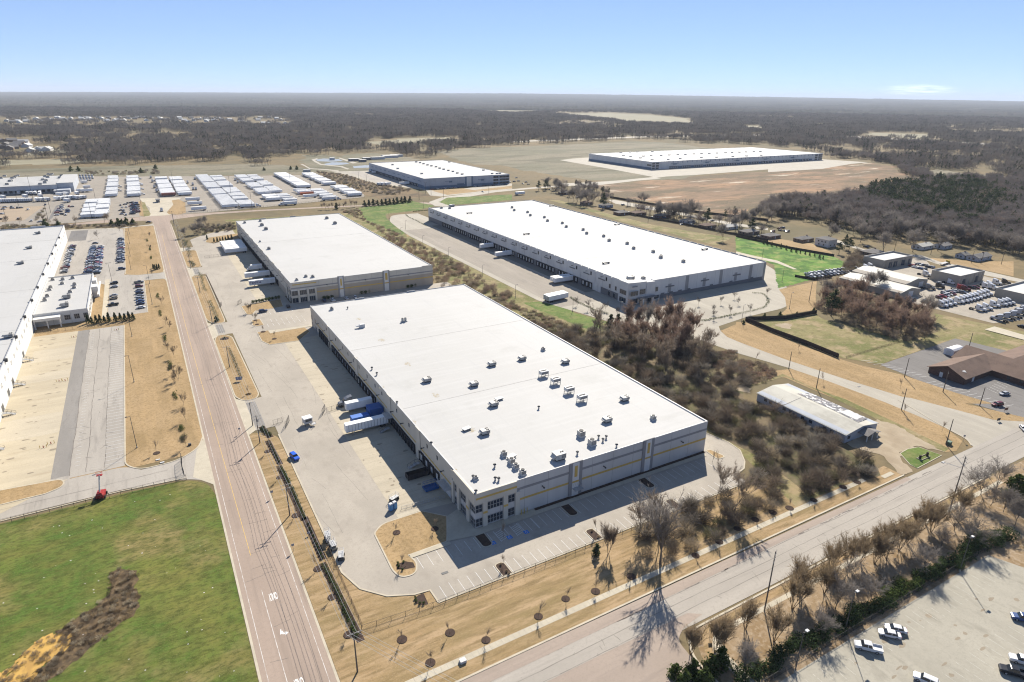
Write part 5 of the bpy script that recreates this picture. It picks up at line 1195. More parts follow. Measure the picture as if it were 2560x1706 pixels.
# employee cars and small dark vehicles in the far yards
def scatter_cars(L, fmt, g, t):
    for x, y in L:
        X, Y, _ = q(t, x, y); rank(car(rng.choice(['sedan', 'suv', 'sedan']), pick_col(), X, Y, rng.choice([0, 1.57, 3.1]) + rng.uniform(-.1, .1), False), fmt, g)
scatter_cars([(95, 730), (60, 768), (215, 728), (230, 752), (325, 745), (385, 742), (520, 775), (20, 855), (65, 850), (25, 950), (340, 950), (585, 980), (735, 1000), (835, 685)], "car in the far tan employee lot, # from the left", "cars in the far employee lot", 'E1')
scatter_cars([(1135, 695), (1140, 728), (1110, 755), (1120, 775), (1170, 775), (1070, 775), (1060, 800), (1110, 815), (1045, 835), (1045, 878), (1130, 858), (1160, 858), (1270, 715), (1325, 722), (1245, 775), (1250, 800), (1240, 825), (1215, 872)], "dark car among parked equipment left of the yard trailers, # from the left", "cars left of the near trailer block", 'E1')
scatter_cars([(10, 695), (45, 735), (120, 725), (140, 655), (95, 680), (75, 790), (15, 790), (60, 830), (35, 860), (115, 872)] + [(190 + (k % 5) * 32 + (k // 5) * 4, 650 + (k // 5) * 34) for k in range(32)], "car packed into the lot left of the gate drive, # from the left", "cars left of the gate drive", 'E2')
# docked trailers and trucks at the warehouses
for k in range(8): rank(trailer(56.5 + rng.uniform(-.4, .3), 533.5 + k * 4.4, math.pi, None, 16, True), "white trailer backed to the second warehouse in the tight group, # from the near end", "tight group of trailers at the second warehouse", k)
tag(trailer(58.2, 430.0, math.pi, None, 16, True), "white trailer with purple lettering at the second warehouse, nearest of the docked"); tag(trailer(58.6, 451, math.pi, None, 16, True), "white trailer at the second warehouse between the lettered trailer and box truck")
def letters(o, txt, size, m, mtx):
    t_ = text_mesh("lettering", txt, size, m, mtx, .01); COL.objects.unlink(t_) if False else None
    adopt(o, t_); return t_
PURP = mat("purple_lettering", (.045, .02, .13), .6)
tr_ = [o for o in COL.objects if o.get('label', '').startswith("white trailer with purple")][0]
letters(tr_, "FedEx", 2.2, PURP, Matrix.Translation((4.4, 1.36, 2.75)) @ Matrix.Rotation(math.pi, 4, 'Z') @ Matrix.Rotation(math.pi / 2, 4, 'X') @ Matrix.Diagonal((1.35, 1, 1, 1)))
r = empty("box_truck", (61, 473, .06), math.pi, "white box truck backed to the second warehouse, beyond two trailers", "truck")
b = MB(); b.box(-4.2, 3.4, -1.25, 1.25, 1.0, 3.9); b.build("cargo_box", TRW, r); b = MB(); b.loft([sec(5.9, .9, .5, 1.3), sec(5.0, 1.05, .45, 1.5), sec(4.5, 1.1, .45, 2.5), sec(3.5, 1.1, .45, 2.6)]); b.build("cab", PAINTS['white'], r)
b = MB(); b.add([(5.0, -.9, 1.55), (5.0, .9, 1.55), (4.55, .9, 2.42), (4.55, -.9, 2.42)], [(0, 1, 2, 3)]); b.build("windscreen", CARGL, r)
for p in ((4.7, -1, .45), (4.7, 1, .45), (-2.4, -1, .45), (-2.4, 1, .45)): b = MB(); b.disc(p, .45, 'y', .35, 10); b.build("wheel", TYRE, r)
for k, (x, y, L_) in enumerate(((238, 459, 12), (236.5, 428, 14), (236.6, 348.2, 15), (236.4, 344.2, 15))): rank(trailer(x, y, math.pi, None, L_, True), "white trailer backed to the long right warehouse, # from the far end", "trailers docked at the right warehouse", k)
for k, (px, py) in enumerate(((445, 770), (460, 748))):
    X, Y, _ = q('B3', px, py); rank(trailer(210.4, 312 + k * 3.4, .12, None, 15.5, True), "white trailer of the pair beside the right yard grass, # from the near side", "pair of trailers across the right yard", k)
tag(trailer(58.2, 210.2, math.pi, None, 16, True, True), "long white ribbed trailer backed to the front warehouse dock")
tag(trailer(60.5, 227.5, math.pi, None, 10.5, True), "white truck body with open roof panel beside the blue tarpaulin boxes")
tag(tractor(57.5, 233.5, math.pi, 'grey', True), "grey tractor in the shade at the front dock, behind the white body")
def boxbin(name, label, cat, x0, x1, y0, y1, z1, m_, inner=True, rib=True):
    cx, cy = (x0 + x1) / 2, (y0 + y1) / 2; r = empty(name, (cx, cy, .06), 0, label, cat); w, d = (x1 - x0) / 2, (y1 - y0) / 2
    b = MB(); o = [(-w, -d), (w, -d), (w, d), (-w, d)]; i = [(-w + .12, -d + .12), (w - .12, -d + .12), (w - .12, d - .12), (-w + .12, d - .12)]
    if inner: b.loft([[(*p, .15) for p in o], [(*p, z1) for p in o], [(*p, z1) for p in i], [(*p, .3) for p in i]], 0, True)
    else: b.box(-w, w, -d, d, .15, z1)
    b.build("body", m_, r)
    if rib:
        s_ = MB(); n_ = max(3, int((x1 - x0) / .9))
        for k in range(n_ + 1):
            a = -w + (x1 - x0) * k / n_
            for sd in (-1, 1): s_.box(a - .05, a + .05, sd * d - (0 if sd > 0 else .08), sd * d + (.08 if sd > 0 else 0), .2, z1)
        s_.build("rib", m_, r)
    s_ = MB()
    for a in (-w + .5, w - .5):
        for sd in (-d + .2, d - .2): s_.tube((a, sd - .1, .1), (a, sd + .1, .1), .1, n=8)
    s_.build("roller", DMETAL, r); return r
boxbin("dumpster", "black open-top dumpster in the shade at the front warehouse dock", "dumpster", 59.3, 66.6, 170.2, 172.7, 1.9, plain("dumpster_black", (.03, .028, .03), .6))
boxbin("tarp_trailer", "low blue tarpaulin-covered box beside the ribbed trailer", "container", 54.6, 61.4, 216.2, 219.2, 2.5, plain("blue_tarpaulin", (.035, .13, .42), .6), False)
boxbin("tarp_trailer", "tall dark blue tarpaulin-covered box against the front dock", "container", 61.8, 67.0, 216.6, 221.8, 4.2, plain("dark_blue_tarpaulin", (.025, .09, .28), .6), False)
r = boxbin("equipment_cage", "blue steel cage on wheels beside the black dumpster", "equipment", 61.8, 66.2, 161.4, 164.2, .9, plain("cage_blue", (.03, .10, .26), .5))
b = MB()
for a in (-2.1, -.7, .7, 2.1):
    for c in (-1.3, 1.3): b.tube((a, c, .9), (a, c, 2.4), .05, n=5)
for c in (-1.3, 1.3): b.tube((-2.1, c, 2.4), (2.1, c, 2.4), .05, n=5); b.tube((-2.1, c, 1.7), (2.1, c, 1.7), .05, n=5)
for a in (-2.1, 2.1): b.tube((a, -1.3, 2.4), (a, 1.3, 2.4), .05, n=5)
b.build("rail", plain("cage_blue", (.03, .10, .26)), r)
for k, (dx, lab) in enumerate(((0, "blue portable toilet with white roof, left of the pair in the truck yard"), (1.35, "blue portable toilet with white roof, right of the pair in the truck yard"))):
    X, Y, _ = q('C2', 1535, 1310); r = empty("portable_toilet", (X + dx, Y + dx * .3, .06), .2, lab, "portable toilet")
    b = MB(); b.box(-.58, .58, -.58, .58, .1, 2.1); b.build("cabin", plain("toilet_blue", (.05, .19, .40), .5), r)
    b = MB(); b.loft([[(-.62, -.62, 2.1), (.62, -.62, 2.1), (.62, .62, 2.1), (-.62, .62, 2.1)], [(-.45, -.45, 2.4), (.45, -.45, 2.4), (.45, .45, 2.4), (-.45, .45, 2.4)]]); b.build("roof", UNITW, r)
    b = MB(); b.box(-.42, .42, -.62, -.58, .2, 1.95); b.build("door", plain("toilet_door", (.09, .26, .48), .5), r)
# ------------------------------------------------------------------ plants
def tw(n, c, d=.72, sc=14, th=.3): return mat(n, c, .95, ((sc, I3, tuple(v * d for v in c), .38, .66, 1), (1.0, I3, tuple(min(.9, v * 1.25) for v in c), .55, .8, .5)), spec=.05, thru=th)
BARK = tw("bark", (.17, .14, .11), th=0); TWIG = tw("bare_twig", (.28, .225, .17)); TWIGG = tw("grey_twig", (.27, .24, .21)); TWIGR = tw("russet_twig", (.29, .205, .155)); TWIGT = tw("tan_twig", (.32, .245, .155))
NEEDLE = tw("pine_needle", (.06, .08, .037), .6, 3); LEAF = tw("evergreen_leaf", (.085, .115, .035), .55, 2); LEAFY = tw("yellow_green_leaf", (.12, .12, .035), .6, 2); JUNI = tw("juniper_leaf", (.05, .075, .03), .6, 2)
DRYB = tw("dry_brush", (.31, .255, .18), .6, 6); OLIVB = tw("olive_brush", (.19, .18, .10), .6, 6); PAMPAS = tw("pampas_grass", (.5, .43, .3), .7, 3)
def seg(mb, a, b, r0, r1, mi=0, n=3):
    d = b - a
    if d.length < 1e-5: return
    d = d.normalized(); u = d.orthogonal().normalized(); w = d.cross(u); o = len(mb.v)
    for p, r in ((a, r0), (b, r1)):
        for i in range(n):
            t = 2 * math.pi * i / n; mb.v.append(tuple(p + (u * math.cos(t) + w * math.sin(t)) * r))
    for i in range(n): mb.f.append((o + i, o + (i + 1) % n, o + n + (i + 1) % n, o + n + i)); mb.m.append(mi)
def blade(mb, a, d, L, w, R, mi=0, bend=.25):
    s_ = Vector((R.gauss(0, 1), R.gauss(0, 1), R.gauss(0, .4))).cross(d)
    s_ = (s_.normalized() if s_.length > 1e-6 else Vector((1, 0, 0))) * w / 2
    m_ = a + d * L * .5 + Vector((R.uniform(-1, 1), R.uniform(-1, 1), R.uniform(-1, 1))) * L * bend * .25; t = a + d * L
    o = len(mb.v); mb.v += [tuple(a + s_), tuple(a - s_), tuple(m_ - s_ * .8), tuple(m_ + s_ * .8), tuple(t)]
    mb.f += [(o, o + 1, o + 2, o + 3), (o + 3, o + 2, o + 4)]; mb.m += [mi, mi]
def tilt(d, ang, R):
    u = d.orthogonal().normalized(); u.rotate(__import__('mathutils').Quaternion(d, R.uniform(0, 2 * math.pi)))
    return (d * math.cos(ang) + u * math.sin(ang)).normalized()
def bare(seed, H=10.0, spread=.55, stems=1, r=.16, levels=3, kids=(5, 4, 5), twl=1.0, tww=.035, up=.25, trunk=.28, nb=5):
    R = random.Random(seed); T, C = MB(), MB()
    def grow(p, d, L, r, lv):
        n = 3; q0 = p; 
        pts = [p]
        for i in range(n):
            d = (d + Vector((R.uniform(-1, 1), R.uniform(-1, 1), R.uniform(-.2, 1) * up)) * .16).normalized(); q1 = q0 + d * L / n
            tgt = T if lv <= 1 else C
            seg(tgt, q0, q1, r * (1 - .22 * i), r * (1 - .22 * (i + 1))); q0 = q1; pts.append(q1)
        if lv >= levels:
            for p_ in pts[1:]:
                for _ in range(nb): blade(C, p_, tilt(d, R.uniform(.2, spread * 1.5), R), twl * R.uniform(.5, 1.1), tww, R)
            return
        k = kids[lv]
        for i in range(k):
            t = R.uniform(.45, 1.0) if i < k - 1 else 1.0
            b = pts[-1] if t > .9 else pts[1 + int(t * 2)]
            dd = tilt(d, R.uniform(.35, 1.0) * spread * (1.25 if lv else 1), R); dd = (dd + Vector((0, 0, up))).normalized()
            grow(b, dd, L * R.uniform(.55, .85) if lv else H * R.uniform(.30, .42), max(.02, r * .5), lv + 1)
    for s_ in range(stems):
        d = Vector((0, 0, 1)) if stems == 1 else (Vector((0, 0, 1)) + Vector((math.cos(s_ * 6.28 / stems + seed), math.sin(s_ * 6.28 / stems + seed), 0)) * spread * .55).normalized()
        grow(Vector((0, 0, 0)) if stems == 1 else Vector((math.cos(s_ * 6.28 / stems + seed) * .15, math.sin(s_ * 6.28 / stems + seed) * .15, 0)), d, H * trunk, r, 0)
    return T, C
def leafball(mb, c, rx, ry, rz, n, size, R, mi=0, shell=.55, flat=.0):
    for _ in range(n):
        while True:
            v = Vector((R.uniform(-1, 1), R.uniform(-1, 1), R.uniform(-1, 1)))
            if .05 < v.length < 1: break
        v = v.normalized() * (shell + (1 - shell) * R.random())
        p = Vector(c) + Vector((v.x * rx, v.y * ry, v.z * rz)); nn = (v + Vector((R.gauss(0, .5), R.gauss(0, .5), R.gauss(0, .5)))).normalized()
        a = nn.orthogonal().normalized(); b = nn.cross(a); s_ = size * R.uniform(.5, 1.2); t = R.uniform(0, 6.28); a, b = a * math.cos(t) + b * math.sin(t), b * math.cos(t) - a * math.sin(t)
        o = len(mb.v); mb.v += [tuple(p - a * s_), tuple(p - b * s_ * .6), tuple(p + a * s_), tuple(p + b * s_ * .6)]; mb.f.append((o, o + 1, o + 2, o + 3)); mb.m.append(mi)
def pine(seed, H=12.0, W=3.2, n=16, base=.3):
    R = random.Random(seed); T, C = MB(), MB(); T.tube((0, 0, 0), (0, 0, H * .95), .02 * H, .03, 6)
    for i in range(n):
        t = base + (1 - base) * i / n; z = H * t; w = W * (1 - ((t - base) / (1 - base)) ** 1.4) * R.uniform(.55, 1.1) + .25; a = R.uniform(0, 6.28)
        p = Vector((math.cos(a) * w * .7, math.sin(a) * w * .7, z + R.uniform(-.3, .4))); seg(T, Vector((0, 0, z - .6)), p, .06, .03)
        leafball(C, p, w * .75 + .4, w * .75 + .4, .55 + w * .22, int(26 + w * 16), .5, R, 0, .4)
    return T, C
def conif(seed, H=3.0, W=.9):
    R = random.Random(seed); C, T = MB(), MB(); T.tube((0, 0, 0), (0, 0, H * .3), .06, .05, 5)
    for i in range(8):
        t = i / 8; leafball(C, (0, 0, H * (.12 + .86 * t)), W * (1 - t * .85) * R.uniform(.85, 1.1), W * (1 - t * .85), H * .12, 34, .2 + .08 * W, R, 0, .6)
    return T, C
def shrubm(seed, r=.8, h=1.0, n=150, size=.16):
    R = random.Random(seed); C = MB()
    for i in range(5): leafball(C, (R.uniform(-.35, .35) * r, R.uniform(-.35, .35) * r, h * R.uniform(.4, .6)), r * R.uniform(.6, .8), r * R.uniform(.6, .8), h * .5, n // 5, size, R, 0, .6)
    return C
def brush(seed, r=2.2, h=3.5, n=260, w=.07):
    R = random.Random(seed); C = MB()
    for i in range(n):
        a, q_ = R.uniform(0, 6.28), r * math.sqrt(R.random()) * .7; b = Vector((math.cos(a) * q_, math.sin(a) * q_, h * R.uniform(0, .55)))
        d = (Vector((math.cos(a) * q_ / r * 1.2 + R.gauss(0, .45), math.sin(a) * q_ / r * 1.2 + R.gauss(0, .45), R.uniform(.2, 1.1)))).normalized()
        blade(C, b, d, h * R.uniform(.25, .55), w * R.uniform(.6, 1.3), R)
    return C
TREE = {}
def treep(key):
    if key in TREE: return TREE[key]
    k, v = key
    cfg = {
        'tall': (lambda s: bare(s, 17, .5, 1, .34, 3, (6, 5, 5), 1.9, .07, .3, .34, 5), BARK, TWIGG),
        'big': (lambda s: bare(s, 15, .7, 1, .28, 3, (6, 5, 5), 2.0, .09, .25, .24, 6), BARK, TWIGG),
        'wood': (lambda s: bare(s, 12, .5, 1, .16, 3, (5, 4, 4), 1.5, .085, .35, .3, 5), BARK, TWIG),
        'russet': (lambda s: bare(s, 10, .5, 1, .13, 3, (6, 5, 4), 1.4, .08, .3, .2, 5), BARK, TWIGR),
        'myrtle': (lambda s: bare(s, 8.6, .5, 5, .10, 2, (5, 5), 1.5, .055, .35, .32, 8), TWIGT, TWIGT),
        'grey': (lambda s: bare(s, 8.6, .7, 1, .14, 3, (6, 5, 4), 1.2, .05, .2, .2, 5), BARK, TWIGG),
        'upright': (lambda s: bare(s, 8.5, .28, 5, .08, 2, (6, 5), 1.7, .05, .6, .35, 7), BARK, TWIG),
        'sapling': (lambda s: bare(s, 3.6, .45, 1, .045, 2, (5, 4), .7, .03, .35, .5, 3), BARK, TWIG),
        'street': (lambda s: bare(s, 4.6, .5, 1, .06, 3, (5, 4, 3), .7, .035, .3, .38, 3), BARK, BARK),
        'pine': (lambda s: pine(s, 15, 4.0, 16, .35), BARK, NEEDLE),
        'cedar': (lambda s: pine(s, 8, 2.4, 16, .06), BARK, NEEDLE),
        'evergreen': (lambda s: pine(s, 7, 3.0, 18, .08), BARK, LEAF),
        'conifer': (lambda s: conif(s, 3.4, 1.0), BARK, NEEDLE)}[k]
    T, C = cfg[0](11 + v * 17)
    r = empty({'pine': 'pine_tree', 'cedar': 'cedar_tree', 'conifer': 'conifer', 'sapling': 'sapling', 'evergreen': 'evergreen_tree'}.get(k, 'bare_tree'), (0, 0, 0))
    T.build("trunk", cfg[1], r); C.build("crown", cfg[2], r)
    TREE[key] = r; r['fresh'] = 1
    return r
def tree(kind, x, y, s=1.0, fmt=None, group=None, label=None, nv=3, rz=None, v=None):
    key = (kind, rng.randrange(nv) if v is None else v); r = treep(key)
    if r.get('fresh'): del r['fresh']; o = r
    else: o = copy_tree(r)
    o.location = (x, y, 0); o.rotation_euler = (0, 0, rng.uniform(0, 6.28) if rz is None else rz); o.scale = (s, s, s * rng.uniform(.94, 1.06)); o['category'] = "tree"
    for k in ('label', 'group'):
        if k in o: del o[k]
    if label: o['label'] = label
    if fmt: rank(o, fmt, group)
    return o
def trees(kind, t, L, fmt, group, s0=.9, s1=1.1):
    for i in range(0, len(L), 2):
        X, Y, _ = q(t, L[i], L[i + 1]); tree(kind, X, Y, rng.uniform(s0, s1), fmt, group)
RING = MB(); RING.disc((0, 0, .06), 1.15, 'z', .1, 16); RINGM = RING.mesh("mulch_ring", MULCH)
def ring(x, y, s=1.0, z=0):
    o = bpy.data.objects.new("mulch_bed", RINGM); COL.objects.link(o); o.location = (x, y, z); o.scale = (s, s, 1); o['kind'] = 'structure'
# young trees in mulch rings
for nm, grp, L in (("ringed sapling on the front lawn by the cross street, # from the left", "ringed saplings on the front lawn", [('D2', 1637, 1175), ('D2', 2078, 1112), ('D2', 1897, 1388), ('D3', 55, 1180), ('D3', 537, 963), ('D3', 787, 800), ('D3', 1062, 732), ('D3', 1390, 595)]),
                   ("sapling in a mulch ring between brush and sidewalk, # from the left", "ringed saplings below the brush", [('D3', 1980, 402), ('D3', 2197, 277), ('D4', 10, 315), ('D4', 157, 240), ('D4', 300, 182), ('D4', 437, 147), ('D4', 635, 82), ('C4', 875, 975), ('C4', 990, 935)]),
                   ("ringed sapling between main road and truck yard, # from the left", "ringed saplings on the road strip", [('C2', 225, 245), ('C2', 400, 770), ('C2', 513, 1008), ('C2', 660, 1358), ('D2', 865, 525), ('D2', 993, 785), ('D2', 1145, 1130)]),
                   ("sapling in a mulch ring on an island of the front yard, # from the left", "ringed saplings on the yard islands", [('D2', 1587, 195), ('D2', 1938, 160), ('D2', 1635, 500), ('B2', 360, 1105), ('B2', 463, 1170), ('B2', 305, 1037), ('B2', 290, 1000)])):
    for p in L:
        X, Y, _ = q(*p); ring(X, Y, rng.uniform(.9, 1.1), .14 if 'island' in nm else .02); tree('sapling', X, Y, rng.uniform(.9, 1.15), nm, grp)
trees('street', 'B1', [1487, 850, 1520, 1040, 1553, 1090, 1550, 1290, 1600, 1340, 1585, 1500, 1640, 1550, 1400, 590, 1370, 240, 1385, 360], "bare street tree on the far tan lawn left of the road, # from the left", "street trees on the far left lawn")
trees('street', 'C1', [1640, 105, 1612, 165, 1690, 345, 1712, 490, 1710, 720], "bare street tree on the near tan lawn left of the road, # from the left", "street trees on the near left lawn", 1.0, 1.2)
X, Y, _ = q('C1', 1440, 785); ring(X, Y); tree('sapling', X, Y, 1.1, None, None, "lone sapling in a mulch ring near the left driveway")
trees('street', 'B1', [905, 250, 1105, 190], "bare tree in the far left car park, # from the left", "car park trees", 1.2, 1.4)
trees('street', 'B2', [245, 925, 290, 1000, 230, 925], "bare tree on the islands before the second warehouse, # from the left", "island trees before the second warehouse", .9, 1.1)
trees('sapling', 'B4', [160, 1212, 510, 1128, 710, 1402, 1340, 1445], "thin sapling along the curving side road, # from the left", "saplings along the side road", 1, 1.2)
trees('sapling', 'C4', [1375, 387, 1680, 525, 220, 800], "thin sapling on the verge near the crossroads, # from the left", "saplings near the crossroads", 1, 1.2)
trees('street', 'B3', [895, 860, 995, 905, 1150, 910, 1260, 965, 1830, 930, 1950, 960, 2010, 860, 2140, 940, 2140, 985, 2210, 850, 2300, 945, 2335, 800], "slim bare tree in the right warehouse car park, # from the left", "trees in the right warehouse car park", .9, 1.2)
trees('street', 'B4', [15, 760, 250, 690, 115, 830], "slim bare tree in the right-hand part of that car park, # from the left", "trees in the right part of the right car park", .9, 1.1)
trees('sapling', 'C3', [1075, 1510, 2135, 870, 215 + 0, 1560], "small bare tree on a parking island, # from the left", "trees on the outer parking islands", 1.1, 1.3)
trees('sapling', 'D3', [215, 490], "small bare tree on the nearest of the outer parking islands", None, .9, 1.0)
# bare trees along the south pavement
trees('myrtle', 'D4', [75, 1135, 310, 1235, 460, 970, 520, 855, 720, 845, 770, 645, 920, 625, 1015, 592, 1130, 595, 1190, 500, 1330, 490, 1400, 445, 1465, 352, 1550, 290, 1592, 342, 1825, 212], "tan vase-shaped bare tree beside the south pavement, # from the left", "vase-shaped trees by the south pavement", .95, 1.15)
trees('myrtle', 'D3', [1935, 1312, 2160, 1292, 2225, 1240], "tan vase-shaped bare tree near the pavement bend, # from the left", "vase-shaped trees near the pavement bend", .9, 1.15)
trees('grey', 'D4', [60, 1480, 640, 1195, 810, 972, 1100, 905, 1530, 655, 1670, 485, 1905, 405, 2080, 130, 1780, 330, 1230, 610, 950, 760, 2180, 180], "grey spreading bare tree above the south hedge, # from the left", "grey trees above the south hedge", .85, 1.15)
trees('grey', 'D4', [2275, 290, 2350, 60, 2000, 40, 2120, 20], "dense grey bare tree at the right edge below the crossroads, # from the left", "grey trees at the right edge", 1.15, 1.35)
tree('evergreen', *q('C4', 2260, 1075)[:2], 1.25, label="dark evergreen tree with a yellow patch at the right edge", nv=1)
for k, p in enumerate((('D3', 1790, 1520), ('D3', 1950, 1500), ('D3', 2110, 1470), ('D3', 2215, 1420), ('D3', 1870, 1600), ('D3', 2050, 1600))): X, Y, _ = q(*p); tree('evergreen', X, Y, rng.uniform(.5, .72), "yellow-green evergreen bush at the bottom edge by the pavement bend, # from the left", "evergreen bushes at the bottom edge", nv=2)
# larger single trees
tree('tall', *q('D3', 1655, 482)[:2], 1.2, label="tall bare tree casting a long branching shadow over the cross street", v=0, rz=1.0)
tree('upright', *q('D3', 1180, 385)[:2], .95, label="dense upright bare tree beside a small dark cedar on the lawn", nv=1)
tree('cedar', *q('D3', 1072, 395)[:2], .5, label="small dark cedar on the lawn by the outer parking bays", nv=1)
trees('wood', 'C3', [2170, 1200, 1640, 1560, 1460, 1560, 2330, 1330], "bare tree rising from the brush by the lane, # from the left", "trees in the brush by the lane", .95, 1.25)
tree('tall', *q('B3', 1530, 1125)[:2], .95, label="tall open bare tree before the right warehouse entrance", nv=2)
trees('cedar', 'B3', [1200, 1060, 1265, 1060, 1350, 1100], "dark cedar at the top of the brown thicket, # from the left", "cedars at the thicket top", .8, 1.0)
trees('russet', 'B3', [1370, 1120, 1440, 1130, 1620, 1080, 1660, 1110, 1740, 1090, 1790, 1110, 1830, 1200, 1900, 1180, 1960, 1160, 1700, 1210, 1640, 1240, 1760, 1260, 1560, 1220, 1880, 1280, 1480, 1240, 1300, 1210, 1240, 1190, 1390, 1240, 1850, 1330, 1660, 1330, 1540, 1340], "russet bare tree in the thicket behind the front warehouse, # from the left", "russet trees of the thicket", 1.15, 1.6)
trees('wood', 'B3', [1110, 1150, 1060, 1180, 1420, 1330, 1330, 1330, 1480, 1400, 1600, 1440, 1780, 1430, 1900, 1430, 2000, 1450, 1250, 1290, 1700, 1500, 2080, 1300], "grey-brown bare tree in the thicket behind the front warehouse, # from the left", "grey trees of the thicket", 1.0, 1.4)
tree('wood', *q('B3', 2060, 1270)[:2], .7, label="thin leaning bare tree on the bank beside the side road", nv=1)
trees('russet', 'B4', [680, 770, 860, 850, 900, 800, 960, 780, 940, 880, 1000, 860, 1010, 930, 1060, 800, 1080, 940, 1120, 870, 1140, 960, 1180, 820, 1210, 900, 1240, 980, 1290, 850, 1300, 960, 1340, 1010, 1380, 900, 1400, 980, 1440, 1030, 1460, 900, 1500, 1000, 1540, 1040, 1560, 950, 800, 720, 880, 700, 960, 700, 1040, 720], "russet bare tree in the grove before the truck lot, # from the left", "russet grove before the truck lot", 1.1, 1.45)
tree('pine', *q('B4', 775, 850)[:2], 1.15, label="big dark pine at the left end of the russet grove", nv=2)
trees('big', 'B4', [700, 720, 1130, 640, 1550, 870, 1080, 660], "grey bare tree around the truck lot, # from the left", "grey trees around the truck lot", .85, 1.1)
trees('evergreen', 'B4', [60, 915, 232, 860, 360, 855, 495, 845, 635, 815], "small evergreen at the dark retaining fence, # from the left", "small evergreens at the fence", .3, .42)
# trees of the neighbourhood and wood at the right
trees('big', 'A4', [30, 1210, 140, 1200, 290, 1150, 420, 1200, 500, 1150, 560, 1400, 620, 1250, 690, 1230, 780, 1350, 850, 1420, 900, 1290, 960, 1350, 1040, 1300, 1120, 1300, 1180, 1380, 1060, 1520, 1330, 1510, 1560, 1500, 1280, 1370, 1380, 1360, 1460, 1380, 1600, 1420, 1700, 1430, 1800, 1410, 1900, 1450, 2000, 1460, 2090, 1480, 2200, 1500, 2300, 1540], "big grey bare tree at the near edge of the right wood, # from the left", "bare trees at the edge of the right wood", 1.0, 1.35)
trees('pine', 'A4', [700, 1480, 740, 1510, 650, 1530], "green pine among the houses at the right, # from the left", "pines among the right houses", .7, .9)
trees('big', 'A3', [330, 925, 400, 935, 570, 1045, 630, 1065, 700, 1085, 600, 1050, 740, 1070, 460, 960, 1370, 1195, 1420, 1185, 1510, 1205, 1570, 1225, 1640, 1210, 1470, 1200, 1330, 1180, 2050, 1310, 2090, 1290, 2280, 1225, 2340, 1250, 2180, 1240, 1940, 1400, 1200, 1090], "bare tree among the houses behind the right warehouse, # from the left", "bare trees among the middle houses", .95, 1.35)
trees('pine', 'A3', [245, 945, 310, 940, 835, 1105, 2200, 1325, 1790, 1250], "dark pine among the houses behind the right warehouse, # from the left", "pines among the middle houses", .85, 1.15)
# far left and middle distance
trees('evergreen', 'A1', [655, 768, 722, 768, 1432, 748, 1300, 782], "round dark tree on the far lawn beyond the trailer yard, # from the left", "round trees on the far lawn", 1.0, 1.2)
trees('evergreen', 'B1', [1030, 125, 1090, 125, 1125, 122, 1165, 118, 1225, 118, 420, 145, 540, 140], "dark evergreen bush by the far car park corner, # from the left", "evergreens by the far car park", .75, 1.05)
trees('wood', 'A1', [390, 1250, 960, 1260, 700, 1265, 530, 1270, 60, 1265, 180, 1260, 450, 1270, 1000, 1240], "bare tree before the far employee lots, # from the left", "bare trees before the employee lots", .5, .8)
trees('cedar', 'A2', [740, 1115, 1000, 1088, 1040, 1084, 1080, 1082, 1120, 1080, 1160, 1078, 1195, 1075, 1230, 1072, 1265, 1068, 1300, 1064, 1340, 1058, 1370, 1056, 1415, 1052], "dark conifer in the line along the far road, # from the left", "conifers along the far road", .75, 1.0)
trees('wood', 'A2', [610, 1120, 640, 1118, 670, 1120, 700, 1118, 770, 1115, 800, 1112, 830, 1108, 870, 1100, 905, 1095, 930, 1092, 1100, 1085], "small bare tree in the clump along the far road, # from the left", "bare clump along the far road", .5, .7)
trees('evergreen', 'A2', [75, 760, 320, 752, 375, 752], "dark bush on the lawn before the far wood, # from the left", "dark bushes before the far wood", .7, 1.0)
trees('big', 'E2', [1210, 1290, 1370, 1225, 1480, 1200, 1460, 1100, 1590, 1060], "bare tree on the grass slope by the far junction, # from the left", "bare trees by the far junction", .6, .8)
tree('evergreen', *q('B1', 1990, 1010)[:2], .45, label="dark bush at the near end of the road-strip hedge", nv=1)
trees('conifer', 'B1', [1425, 530, 1445, 530, 1465, 525, 1410, 520], "small conifer in a clump on the left lawn, # from the left", "conifers on the left lawn", 1, 1.2)
trees('conifer', 'B1', [812, 1025, 850, 1030, 890, 1025, 925, 1020, 965, 1018, 1005, 1012, 1065, 1008, 1112, 1000, 1152, 1002, 1190, 992, 1228, 995], "small conifer in the row before the office annex, # from the left", "conifers before the office annex", 1.25, 1.6)
trees('conifer', 'A1', [1905, 1395, 1970, 1418, 2000, 1418, 2025, 1412, 2050, 1408, 2075, 1405, 2100, 1395, 2130, 1390], "shrub on the island past the second warehouse's far end, # from the left", "shrubs at the far end of the second warehouse", 1.0, 1.3)
trees('conifer', 'B4', [225, 262, 255, 270, 290, 279, 330, 288, 365, 296, 410, 310, 450, 324, 490, 331, 525, 340, 565, 347, 600, 356, 640, 364, 680, 380, 710, 386], "young conifer on the bright green bank below the timber fence, # from the left", "young conifers on the green bank", .8, 1.2)
